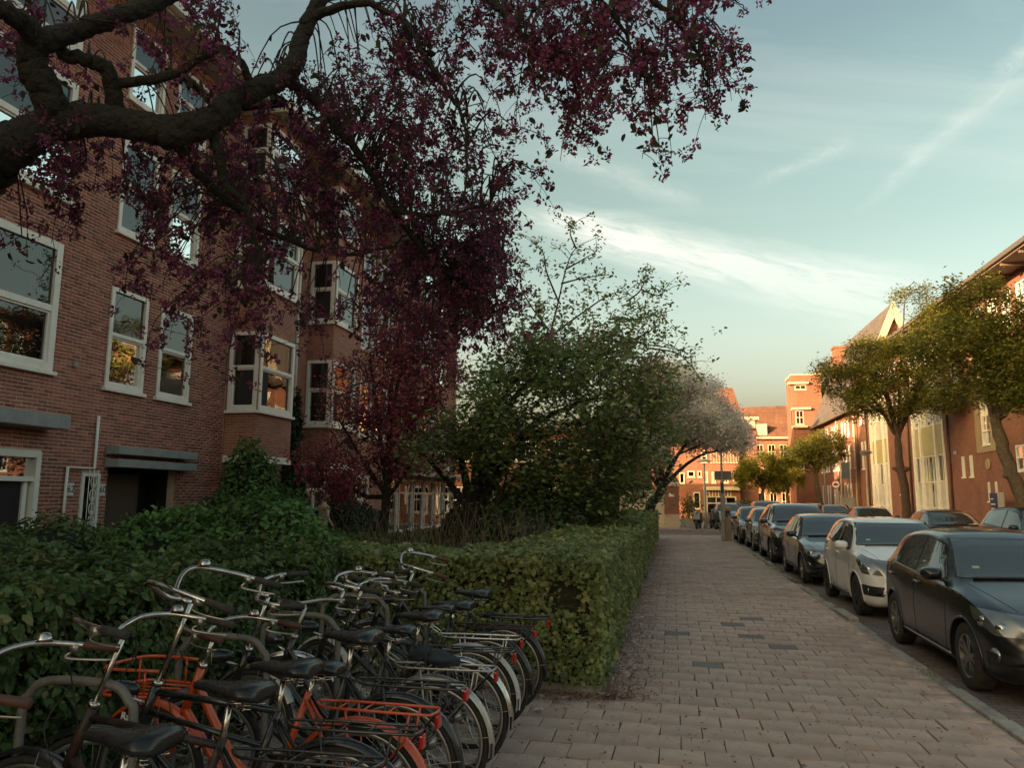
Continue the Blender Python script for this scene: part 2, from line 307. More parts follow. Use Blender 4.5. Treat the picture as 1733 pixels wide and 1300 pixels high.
def road_mat():
    m, nt, ns, lk, b = _nodes('road_clinkers')
    tc = ns.new('ShaderNodeTexCoord'); bt = ns.new('ShaderNodeTexBrick'); lk.new(tc.outputs['Object'], bt.inputs['Vector']); bt.inputs['Scale'].default_value = 1; bt.inputs['Brick Width'].default_value = 0.21; bt.inputs['Row Height'].default_value = 0.105; bt.inputs['Mortar Size'].default_value = 0.006
    bt.inputs['Color1'].default_value = (0.17, 0.13, 0.115, 1); bt.inputs['Color2'].default_value = (0.23, 0.17, 0.15, 1); bt.inputs['Mortar'].default_value = (0.05, 0.043, 0.038, 1)
    nz = ns.new('ShaderNodeTexNoise'); nz.inputs['Scale'].default_value = 0.6; nz.inputs['Detail'].default_value = 8; lk.new(tc.outputs['Object'], nz.inputs['Vector'])
    mr = ns.new('ShaderNodeMapRange'); lk.new(nz.outputs['Fac'], mr.inputs['Value']); mr.inputs[1].default_value = .3; mr.inputs[2].default_value = .7; mr.inputs[3].default_value = .65; mr.inputs[4].default_value = 1.25
    vm = ns.new('ShaderNodeVectorMath'); vm.operation = 'SCALE'; lk.new(bt.outputs[0], vm.inputs[0]); lk.new(mr.outputs[0], vm.inputs['Scale']); lk.new(vm.outputs[0], b.inputs['Base Color']); b.inputs['Roughness'].default_value = 0.85
    bp = ns.new('ShaderNodeBump'); bp.inputs['Strength'].default_value = 0.5; bp.inputs['Distance'].default_value = 0.008; bp.invert = True; lk.new(bt.outputs['Fac'], bp.inputs['Height']); lk.new(bp.outputs[0], b.inputs['Normal'])
    return m
ROAD = road_mat()
ZR = -0.10
tag(MB().quad((-600, -300, -0.16), (600, -300, -0.16), (600, 900, -0.16), (-600, 900, -0.16)).build('ground', pm('ground_earth', (0.14, 0.11, 0.085), 0.95, var=0.3, scale=0.2)), kind='structure')
tag(MB().quad((2.5, -30, ZR), (10.2, -30, ZR), (10.2, 130, ZR), (2.5, 130, ZR)).build('road', ROAD), kind='structure')
tag(MB().quad((-40, 37.6, ZR + .004), (2.5, 37.6, ZR + .004), (2.5, 43.2, ZR + .004), (-40, 43.2, ZR + .004)).build('side_road', ROAD), kind='structure')
TL = 0.302                                    # 30 x 30 concrete pavers in running bond
KX = 2.42                                     # pavement edge against the kerb
def pave_mesh():
    g = 0.0065; a, b, h, ch = -TL / 2 + g / 2, TL / 2 - g / 2, 0.0, 0.004
    V = [(a, a, -.03), (b, a, -.03), (b, b, -.03), (a, b, -.03), (a, a, h - ch), (b, a, h - ch), (b, b, h - ch), (a, b, h - ch), (a + ch, a + ch, h), (b - ch, a + ch, h), (b - ch, b - ch, h), (a + ch, b - ch, h)]
    F = [(0, 1, 5, 4), (1, 2, 6, 5), (2, 3, 7, 6), (3, 0, 4, 7), (4, 5, 9, 8), (5, 6, 10, 9), (6, 7, 11, 10), (7, 4, 8, 11), (8, 9, 10, 11)]
    return V, F
def pavement():
    base = MB(); base.box(-3.2, KX, -6, 7.25, -0.155, -0.016); base.box(-0.66, KX, 7.25, 37.4, -0.155, -0.016)
    pv = base.build('pavement', pm('joint_sand', (0.085, 0.062, 0.05), 0.95, var=0.35, scale=30, bump=0.5)); tag(pv, kind='structure')
    V, F = pave_mesh(); me = bpy.data.meshes.new('paver'); me.from_pydata(V, [], F); me.materials.append(PAVER); me2 = me.copy(); me2.materials.clear(); me2.materials.append(PAVER_D)
    spots = []; cuts = []
    for j in range(int(-4 / TL), int(37.3 / TL)):
        y = (j + .5) * TL; x0 = -3.2 if y < 7.1 else -0.65
        off = 0.5 * (j % 2); i = math.floor((x0 - .03) / TL - off - .5)
        while True:
            x = (i + off) * TL + 0.03; xa, xb = max(x - TL / 2, x0), min(x + TL / 2, KX)
            if x - TL / 2 > KX: break
            if xb - xa > TL - .004: spots.append((x, y))
            elif xb - xa > .03: cuts.append(((xa + xb) / 2, y, (xb - xa) / TL))
            i += 1
    def vis(x, y):
        d = Vector((x, y, -EYE)); z = d.dot(CF)
        if z < 0.3: return None
        u, v = d.dot(CR) / z * FPX + 866, 650 - d.dot(CU) / z * FPX
        return (u, v, z) if -60 < u < 1790 and 600 < v < 1360 else None
    seen = [(vis(x, y)[2], x, y) for x, y in spots if vis(x, y) and (vis(x, y)[0] > 760 and not (x < -0.8 and y > 6.6))]; seen.sort(); near = set((x, y) for _, x, y in seen[:300])
    dark_spots = [(0.15, 10.3), (0.85, 10.5), (0.45, 8.75), (1.35, 9.95)]
    restV, restF, darkV, darkF = [], [], [], []
    for x, y in spots:
        dk = any(abs(x - a) < TL / 2 and abs(y - b) < TL / 2 for a, b in dark_spots) or rnd.random() < 0.003
        sink = rnd.uniform(-0.006, 0.004); tx, ty = rnd.gauss(0, .006), rnd.gauss(0, .006); rz = rnd.gauss(0, 0.006)
        if x < -0.2: sink += rnd.uniform(-.008, .002); rz += rnd.gauss(0, .02)
        if (x, y) in near:
            o = bpy.data.objects.new('paver', me2 if dk else me); COL.objects.link(o); o.parent = pv; o.location = (x + rnd.gauss(0, .0015), y + rnd.gauss(0, .0015), sink); o.rotation_euler = (tx, ty, rz)
        else:
            VV, FF = (darkV, darkF) if dk else (restV, restF); n = len(VV)
            for p in V: VV.append((x + p[0], y + p[1], p[2] + sink + p[0] * ty * -1 + p[1] * tx))
            for f in F: FF.append(tuple(k + n for k in f))
    for x, y, q in cuts:
        n = len(restV); sink = rnd.uniform(-.006, .003)
        for p in V: restV.append((x + p[0] * q, y + p[1], p[2] + sink))
        for f in F: restF.append(tuple(k + n for k in f))
    np_mesh('paver_field', restV, restF, PAVER, pv, 'stuff'); 
    if darkV: np_mesh('slate_paver_field', darkV, darkF, PAVER_D, pv, 'stuff')
    # kerb stones along the road
    y = -4.0; k = MB().hexa([(KX + .005, 0, -.15), (KX + .155, 0, -.15), (KX + .155, .985, -.15), (KX + .005, .985, -.15), (KX + .005, 0, .008), (KX + .14, 0, .008), (KX + .14, .985, .008), (KX + .005, .985, .008)])
    kb = MB().box(KX + .02, KX + .13, -5, 37.4, -.158, -.02).build('kerb', pm('joint_sand', (0, 0, 0)), None); tag(kb, kind='structure')
    proto = k.build('kerb_stone', GREYST, kb, bevel=0.012); me3 = proto.data; first = True
    while y < 37:
        o = proto if first else bpy.data.objects.new('kerb_stone', me3)
        if not first: COL.objects.link(o); o.parent = kb
        o.location = (rnd.gauss(0, .006) - 0.08 * (y - 7) / 30, y, rnd.gauss(0, .006)); o.rotation_euler = (0, rnd.gauss(0, .01), rnd.gauss(0, .006) + 0.0027); first = False; y += 1.0
pavement()
# garden soil behind the hedge, and its concrete edging
tag(MB().box(-10.3, -0.78, 7.35, 36.6, -0.158, -0.03).build('garden_soil', SOIL), kind='structure')
tag(MB().box(-10.3, -3.2, -8, 7.35, -0.158, -0.028).build('front_garden_soil', SOIL), kind='structure')
ed = tag(MB().box(-0.73, -0.68, 7.3, 36.5, -0.157, -0.04).build('edging', GREYST), kind='structure')
e0 = MB().box(-0.76, -0.655, 0, .96, -.15, .05).build('edging_stone', GREYST, ed, bevel=.008); e0.location = (0, 7.24, 0)
for i in range(1, 29):
    o = bpy.data.objects.new('edging_stone', e0.data); COL.objects.link(o); o.parent = ed; o.location = (rnd.gauss(0, .006), 7.24 + i, rnd.gauss(0, .01)); o.rotation_euler = (0, rnd.gauss(0, .03), rnd.gauss(0, .006))
e1 = MB().box(0, .96, 7.2, 7.30, -.15, .06).build('edging_stone', GREYST, ed, bevel=.008); e1.location = (-1.63, 0, 0)
for i in range(1, 3):
    o = bpy.data.objects.new('edging_stone', e1.data); COL.objects.link(o); o.parent = ed; o.location = (-1.63 - i, rnd.gauss(0, .006), rnd.gauss(0, .006))
# beyond the crossing
tag(MB().box(-30, 2.3, 43.2, 80, -0.155, 0.0).build('far_pavement', pm('far_paving', (0.30, 0.24, 0.21), 0.9, var=0.25, scale=6, bump=.3)), kind='structure')
tag(MB().box(10.2, 14.0, -30, 130, -0.155, 0.01).build('opposite_pavement', pm('far_paving', (0, 0, 0))), kind='structure')
tag(MB().box(10.05, 10.2, -30, 130, -0.156, 0.02).build('opposite_kerb', GREYST), kind='structure')
tag(MB().box(-30, 2.42, 43.05, 43.2, -0.152, 0.012).build('far_kerb', GREYST), kind='structure')
tag(MB().box(-.66, 2.42, 37.4, 37.55, -0.152, 0.006).build('crossing_kerb', GREYST), kind='structure')

# ------------------------------------------------------------------ buildings
BR_A = pm('brick_clay', (0.355, 0.12, 0.086), 0.85, var=0.25, scale=16, bump=0.4, bscale=120, island=0.38, dirt=(0.20, 0.095, 0.075), dscale=0.9, damt=0.45)
MORTAR = pm('mortar', (0.60, 0.46, 0.37), 0.95, var=0.2, scale=6, dirt=(0.28, 0.2, 0.16), dscale=1.0, damt=.5)
BRK_L = brick_mat('brick_row_side', 'Y', (0.30, 0.105, 0.07), (0.42, 0.155, 0.10), (0.40, 0.29, 0.225))
BRK_LX = brick_mat('brick_row_front', 'X', (0.30, 0.105, 0.07), (0.42, 0.155, 0.10), (0.40, 0.29, 0.225))
BRK_R = brick_mat('brick_school_side', 'Y', (0.23, 0.082, 0.052), (0.31, 0.112, 0.066), (0.22, 0.15, 0.11))
BRK_E = brick_mat('brick_far_front', 'X', (0.235, 0.078, 0.046), (0.30, 0.105, 0.06), (0.26, 0.16, 0.11))
BRK_ES = brick_mat('brick_far_side', 'Y', (0.235, 0.078, 0.046), (0.30, 0.105, 0.06), (0.26, 0.16, 0.11))
ROOF_D = tile_mat('roof_tile_dark', 'Y', (0.095, 0.08, 0.08), (0.13, 0.105, 0.10), 0.28, 0.34)
ROOF_R = tile_mat('roof_tile_red', 'X', (0.16, 0.075, 0.046), (0.21, 0.095, 0.058), 0.3, 0.5)
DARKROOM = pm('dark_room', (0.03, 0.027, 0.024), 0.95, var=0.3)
WGLASS = glass_mat('window_glass', base=0.035); WGLASS2 = glass_mat('window_glass_bright', base=0.12)
BLIND = pm('blind', (0.22, 0.19, 0.15), 0.8, var=0.1)
CURT = pm('curtain', (0.55, 0.50, 0.42), 0.95, var=0.15, scale=3)
ZINC = pm('zinc_grey', (0.30, 0.31, 0.31), 0.55, var=0.12, dirt=(0.15, 0.14, 0.13), damt=.4)
CREAM = pm('cream_paint', (0.56, 0.47, 0.33), 0.6, var=0.1)
SOFFIT = pm('soffit', (0.42, 0.36, 0.28), 0.8, var=0.12)
DOORP = pm('dark_door', (0.022, 0.022, 0.026), 0.35, var=0.15)
class Fac:
    def __init__(s, o, U, N): s.o = Vector(o); s.U = Vector(U); s.N = Vector(N)
    def p(s, u, z, d=0.0): return s.o + s.U * u + s.N * d + Vector((0, 0, z))
    def slab(s, mb, u0, u1, z0, z1, d0, d1):
        return mb.hexa([s.p(u0, z0, d0), s.p(u1, z0, d0), s.p(u1, z0, d1), s.p(u0, z0, d1), s.p(u0, z1, d0), s.p(u1, z1, d0), s.p(u1, z1, d1), s.p(u0, z1, d1)])
def wall(fac, u0, u1, z0, z1, ops, mat, parent, d=0.0, rd=0.16, name='wall', room=True, rmar=0.25):
    mb = MB(); us = sorted(set([u0, u1] + [min(max(x, u0), u1) for o in ops for x in o[:2]])); zs = sorted(set([z0, z1] + [min(max(x, z0), z1) for o in ops for x in o[2:4]]))
    for i in range(len(us) - 1):
        for j in range(len(zs) - 1):
            a, b, c, e = us[i], us[i + 1], zs[j], zs[j + 1]; mu, mz = (a + b) / 2, (c + e) / 2
            if any(o[0] < mu < o[1] and o[2] < mz < o[3] for o in ops): continue
            mb.quad(fac.p(a, c, d), fac.p(b, c, d), fac.p(b, e, d), fac.p(a, e, d))
    rm = MB()
    for o in ops:
        a, b, c, e = o[:4]
        for q in ((fac.p(a, c, d), fac.p(a, e, d), fac.p(a, e, d - rd), fac.p(a, c, d - rd)), (fac.p(b, c, d), fac.p(b, e, d), fac.p(b, e, d - rd), fac.p(b, c, d - rd)),
                  (fac.p(a, c, d), fac.p(b, c, d), fac.p(b, c, d - rd), fac.p(a, c, d - rd)), (fac.p(a, e, d), fac.p(b, e, d), fac.p(b, e, d - rd), fac.p(a, e, d - rd))): mb.quad(*q)
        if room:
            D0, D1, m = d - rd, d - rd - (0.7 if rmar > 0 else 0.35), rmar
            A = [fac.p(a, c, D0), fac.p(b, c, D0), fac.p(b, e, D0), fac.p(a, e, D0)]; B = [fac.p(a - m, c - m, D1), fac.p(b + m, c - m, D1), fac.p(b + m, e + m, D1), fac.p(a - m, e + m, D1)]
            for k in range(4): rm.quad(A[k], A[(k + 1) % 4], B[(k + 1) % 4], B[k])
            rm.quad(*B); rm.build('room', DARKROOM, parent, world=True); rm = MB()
    w = mb.build(name, mat, parent, world=True)
    return w
def window(fac, parent, u0, u1, z0, z1, rows=(0.52,), cols=(), fw=0.085, d=0.0, blind=None, sill=True, mat=None, glass=None, name='window', simple=False):
    mat = mat or WHITE; glass = glass or WGLASS; fr = MB(); g = 0.003
    a, b, c, e = u0 + g, u1 - g, z0 + g, z1 - g
    F = lambda m, u, v, w, x, p, q: fac.slab(m, u, v, w, x, d + p, d + q)
    F(fr, a, a + fw, c, e, -.12, .015); F(fr, b - fw, b, c, e, -.12, .015); F(fr, a + fw, b - fw, e - fw, e, -.12, .012); F(fr, a + fw, b - fw, c, c + fw, -.12, .012)
    zc = [c + fw] + [lerp(c, e, r) for r in rows] + [e - fw]; uc = [a + fw] + [lerp(a, b, r) for r in cols] + [b - fw]; bar = fw * 0.42
    for z in zc[1:-1]: F(fr, a + fw, b - fw, z - bar, z + bar, -.11, 0.004)
    for u in uc[1:-1]: F(fr, u - bar * .8, u + bar * .8, c + fw, e - fw, -.105, 0.0)
    w = fr.build(name, mat, parent, world=True, bevel=0 if simple else 0.004)
    for i in range(len(uc) - 1):
        for j in range(len(zc) - 1):
            p0, p1 = uc[i] + (bar * .8 if i else 0), uc[i + 1] - (bar * .8 if i < len(uc) - 2 else 0); q0, q1 = zc[j] + (bar if j else 0), zc[j + 1] - (bar if j < len(zc) - 2 else 0); dd = -.065 if j % 2 == 0 else -.04
            if not simple and j == 0 and len(zc) > 2:      # lower sash has its own inner frame
                s = MB(); t = .038
                for r in ((p0, p0 + t, q0, q1), (p1 - t, p1, q0, q1), (p0 + t, p1 - t, q0, q0 + t), (p0 + t, p1 - t, q1 - t, q1)): F(s, *r, -.095, -.03)
                s.build('sash', mat, w, world=True); p0 += t; p1 -= t; q0 += t; q1 -= t
            F(MB(), 0, 0, 0, 0, 0, 0); pm_ = MB(); pm_.quad(fac.p(p0, q0, d + dd), fac.p(p1, q0, d + dd), fac.p(p1, q1, d + dd), fac.p(p0, q1, d + dd)); pm_.build('pane', glass, w, world=True)
    if sill:
        s = MB(); F(s, u0 - .05, u1 + .05, z0 - .07, z0 - .002, -.1, .07); s.build('sill', mat, w, world=True, bevel=0 if simple else .006)
    if blind == 'slat':
        m = MB(); z = c + fw + .02
        while z < lerp(c, e, .98): m.quad(fac.p(a + fw, z, d - .17), fac.p(b - fw, z, d - .17), fac.p(b - fw, z + .022, d - .19), fac.p(a + fw, z + .022, d - .19)); z += .034
        m.build('blind', BLIND, w, world=True, kind='stuff')
    elif blind == 'curtain':
        for s0, s1 in ((a + .03, lerp(a, b, .32)), (lerp(a, b, .74), b - .03)):
            m = MB(); n = 14
            for k in range(n):
                x0, x1 = lerp(s0, s1, k / n), lerp(s0, s1, (k + 1) / n); y0, y1 = -.24 + .03 * math.sin(k * 2.1), -.24 + .03 * math.sin((k + 1) * 2.1)
                m.quad(fac.p(x0, c, d + y0), fac.p(x1, c, d + y1), fac.p(x1, e, d + y1), fac.p(x0, e, d + y0))
            m.build('curtain', CURT, w, world=True)
    return w
def onX(px, py, X):
    v = at(px, py, 1) - Vector((0, 0, EYE)); t = X / v.x; return v.y * t, EYE + v.z * t
def onY(px, py, Y):
    v = at(px, py, 1) - Vector((0, 0, EYE)); t = Y / v.y; return v.x * t, EYE + v.z * t

# --- the brick row along the gardens
LX = -10.3; FL = Fac((LX, 0, 0), (0, 1, 0), (1, 0, 0))
def brick_field(fac, parent, u0, u1, z0, z1, ops, soldiers, near_key=None, nmax=300):
    BW, BH, G = 0.203, 0.0505, 0.0125; rows = []; n = int((z1 - z0) / (BH + G))
    for r in range(n):
        za = z0 + r * (BH + G); zb = za + BH; cuts = [o for o in ops if o[2] < zb - .012 and o[3] > za + .012]
        u = u0 - (BW + G) * (0.5 if r % 2 else 0.0)
        while u < u1:
            segs = [(max(u, u0), min(u + BW, u1))]
            for o in cuts:
                nx = []
                for s in segs:
                    if o[1] <= s[0] or o[0] >= s[1]: nx.append(s)
                    else:
                        if o[0] - s[0] > .02: nx.append((s[0], o[0] - .004))
                        if s[1] - o[1] > .02: nx.append((o[1] + .004, s[1]))
                segs = nx
            for s in segs:
                if s[1] - s[0] > .02: rows.append((s[0], s[1], za, zb))
            u += BW + G
    for (a, b, z, h) in soldiers:         # upright bricks over the windows
        k = int((b - a) / (BH + G)); st = (b - a) / k
        for i in range(k): rows.append((a + i * st, a + i * st + st - G, z, z + h))
    full = [x for x in rows if abs(x[1] - x[0] - BW) < 1e-3 and near_key(x) is not None]; full.sort(key=near_key); pick = full[:nmax]; ps = set(pick)
    bm_ = MB(); h = BW / 2; q = BH / 2
    FLm = MB(); FLm.hexa([fac.U * -h + fac.N * -.03 + Vector((0, 0, -q)), fac.U * h + fac.N * -.03 + Vector((0, 0, -q)), fac.U * h + Vector((0, 0, -q)), fac.U * -h + Vector((0, 0, -q)), fac.U * -h + fac.N * -.03 + Vector((0, 0, q)), fac.U * h + fac.N * -.03 + Vector((0, 0, q)), fac.U * h + Vector((0, 0, q)), fac.U * -h + Vector((0, 0, q))])
    pr = FLm.build('brick', BR_A, parent); me = pr.data; rl = root_loc(parent)
    for i, (a, b, c, e) in enumerate(pick):
        o = pr if i == 0 else bpy.data.objects.new('brick', me)
        if i: COL.objects.link(o); o.parent = parent
        o.location = fac.p((a + b) / 2, (c + e) / 2, max(-.0015, min(.003, rnd.gauss(0, .0014)))) - rl; o.rotation_euler = (rnd.gauss(0, .003), 0, rnd.gauss(0, .006))
    rest = np.array([x for x in rows if x not in ps]); m = len(rest); d1 = np.clip(rng.normal(0, .0014, m), -.0015, .003); d0 = -0.03
    o = np.array(fac.o - rl); U = np.array(fac.U); N = np.array(fac.N); Z = np.array((0, 0, 1.))
    cor = []
    for ui, zi, dd in ((0, 2, None), (1, 2, None), (1, 3, None), (0, 3, None), (0, 2, 1), (1, 2, 1), (1, 3, 1), (0, 3, 1)):
        dv = np.full(m, d0) if dd is None else d1; cor.append(o + rest[:, ui, None] * U + rest[:, zi, None] * Z + dv[:, None] * N)
    V = np.stack(cor, 1).reshape(-1, 3); F = np.array([(4, 5, 6, 7), (0, 1, 5, 4), (1, 2, 6, 5), (2, 3, 7, 6), (3, 0, 4, 7)])
    np_mesh('brick_field', V, (F[None] + (np.arange(m) * 8)[:, None, None]).reshape(-1, 4), BR_A, parent, 'stuff')
def near_house():
    t = thing('brick_house', 'dark red brick house nearest the bicycles, with numbers 60 and 62 by its doors', 'house', (LX, 13, 0))
    Z1, Z2, Z3 = (3.68, 5.62), (6.72, 8.6), (9.45, 11.0)
    ops = []; wins = []
    for zi, zz in enumerate((Z1, Z2, Z3)):
        for (a, b, st) in ((8.75, 11.15, 'big'), (12.42, 13.48, 'n'), (13.9, 14.98, 'n')):
            z0, z1 = zz
            if st == 'big': z0, z1 = zz[0] + .08, min(zz[1] + .38, 11.1)
            ops.append((a, b, z0, z1)); wins.append((a, b, z0, z1, st, zi))
    door1 = (9.6, 11.1, 0.15, 2.40); slit = (12.05, 12.5, 0.75, 2.08); porch = (12.72, 14.72, 0.1, 2.2)
    ops2 = ops + [door1, porch]
    wall(FL, 7.0, 16.42, 0, 11.32, ops2 + [slit], MORTAR, t, d=-.0035)
    sold = [(a, b, z1 + .005, .205) for a, b, z0, z1, st, zi in wins if st == 'n']
    ops3 = ops2 + [slit] + [(a, b, z1, z1 + .215) for a, b, z0, z1, st, zi in wins if st == 'n'] + [(8.6, 11.24, 2.76, 3.01)]
    brick_field(FL, t, 9.0, 16.4, 0.05, 11.3, ops3, sold, lambda x: (abs(x[0] - 12.0) + abs(x[2] - 3.2)) if x[2] > 1.3 and x[0] > 9.9 else None)
    for a, b, z0, z1, st, zi in wins:
        if st == 'big': window(FL, t, a, b, z0, z1, rows=(.48,), cols=(), fw=.13, d=.02, blind='slat' if zi == 0 else 'curtain')
        else: window(FL, t, a, b, z0, z1, rows=(.53,), fw=.085, d=.012, blind='slat' if (zi == 0 and a < 13) else None)
    # door with transom, left of the photo
    f = MB(); S = lambda m, *a: FL.slab(m, *a)
    S(f, 11.0, 11.1, .15, 2.4, -.14, .03); S(f, 9.6, 11.0, 2.29, 2.4, -.14, .03); S(f, 9.7, 11.0, 1.9, 1.98, -.14, .01); S(f, 9.6, 9.7, .15, 2.29, -.14, .03); S(f, 10.86, 10.94, .15, 1.9, -.14, -.05)
    fr = f.build('door_frame', WHITE, t, world=True, bevel=.004)
    MB().quad(FL.p(9.7, 1.98, -.08), FL.p(11.0, 1.98, -.08), FL.p(11.0, 2.29, -.08), FL.p(9.7, 2.29, -.08)).build('transom_pane', WGLASS, fr, world=True)
    dm = MB(); S(dm, 9.71, 10.85, .15, 1.895, -.12, -.085); [S(dm, u, u + .42, z, z + .6, -.085, -.07) for u in (9.8, 10.33) for z in (.3, 1.1)]
    dr = dm.build('door', DOORP, t, world=True, bevel=.003)
    pl = MB(); S(pl, 10.2, 10.38, 1.52, 1.66, -.068, -.06); pl = pl.build('number_plate', pm('enamel_white', (.72, .7, .64), .3, var=.05), dr, world=True)
    text_mesh('number', '62', .12, DOORP, dr, Matrix.Translation(-root_loc(t)) @ axes_mtx(FL.p(10.29, 1.59, -.055), (0, 1, 0), (0, 0, 1)))
    k = MB(); k.lathe([(0, .05), (.03, .045), (.035, .02), (.012, 0), (.012, -.02)], 10, axes_mtx(FL.p(10.72, 1.15, -.07), (0, 1, 0), (0, 0, 1))); k.build('handle', pm('brass', (.45, .36, .2), .35, metal=1), dr, True, True)
    c = MB(); S(c, 8.0, 11.22, 2.77, 3.0, 0.004, .42); c.build('door_canopy', ZINC, t, world=True, bevel=.01)
    # deep porch with two roller housings
    for z in (2.2, 2.44):
        c = MB(); S(c, 12.6, 15.05, z, z + .15, .004, .30); c.build('porch_beam', ZINC, t, world=True, bevel=.008)
    c = MB(); S(c, 13.1, 13.2, .1, 2.1, -.5, -.4); S(c, 13.2, 14.2, .1, 2.1, -.5, -.46); c.build('porch_door', pm('porch_paint', (.12, .085, .065), .6), t, world=True)
    # slit window with curled grille
    w = window(FL, t, *slit, rows=(), fw=.06, d=.02, sill=False)
    m = MB()
    for u in (12.17, 12.28, 12.39): m.tube([FL.p(u, .72, .07), FL.p(u, 2.14, .07)], .007, 6)
    for z in (.86, 1.2): m.tube([FL.p(12.02, z, .07), FL.p(12.5, z, .07)], .006, 6)
    for i in range(5):
        zc = .98 + i * .24
        for sg in (-1, 1):
            pts = [FL.p(12.28 + sg * (.012 + .07 * math.sin(a) * (1 - .12 * a)), zc + .1 * math.cos(a * 1.05) - .02, .074) for a in np.linspace(0, 4.2, 14)]
            m.tube(pts, .0075, 5)
    m.build('grille', WHITE, w, True, True)
    for txt, u, z in (('62', 11.82, 1.78), ('60', 12.6, 1.78)):
        p = MB(); S(p, u - .07, u + .07, z - .11, z + .11, .004, .012); p = p.build('number_plate', pm('enamel_white', (0, 0, 0)), t, world=True)
        text_mesh('number', txt, .17, pm('enamel_black', (.03, .03, .03), .4), p, Matrix.Translation(-root_loc(t)) @ axes_mtx(FL.p(u, z, .015), (0, 1, 0), (0, 0, 1)))
    m = MB(); m.tube([FL.p(12.3, 3.12, .05), FL.p(12.3, 2.16, .05), FL.p(11.66, 2.16, .05), FL.p(11.66, .95, .05)], .028, 8); m.build('white_conduit', WHITE, t, True, True)
    m = MB(); S(m, 11.62, 11.68, 3.92, 4.02, .004, .06); m.build('vent_hood', ZINC, t, world=True)
    # eave, gutter and roof
    s = MB(); S(s, 7.0, 16.42, 11.32, 11.42, -.2, .62); s.build('soffit', SOFFIT, t, world=True)
    g = MB(); S(g, 7.0, 16.42, 11.4, 11.6, .62, .78); g.build('gutter', WHITE, t, world=True, bevel=.02)
    r = MB(); r.quad(FL.p(7, 11.58, .7), FL.p(16.42, 11.58, .7), FL.p(16.42, 15.2, -4.5), FL.p(7, 15.2, -4.5)); r.quad(FL.p(7, 15.2, -4.5), FL.p(16.42, 15.2, -4.5), FL.p(16.42, 12.3, -9.5), FL.p(7, 12.3, -9.5)); r.build('roof', ROOF_D, t, world=True)
    for u in (7.0, 16.42):
        MB().poly([FL.p(u, 0, 0), FL.p(u, 11.4, 0), FL.p(u, 15.1, -4.5), FL.p(u, 12.2, -9.4), FL.p(u, 0, -9.4)]).build('party_wall', BRK_LX, t, world=True)
near_house()
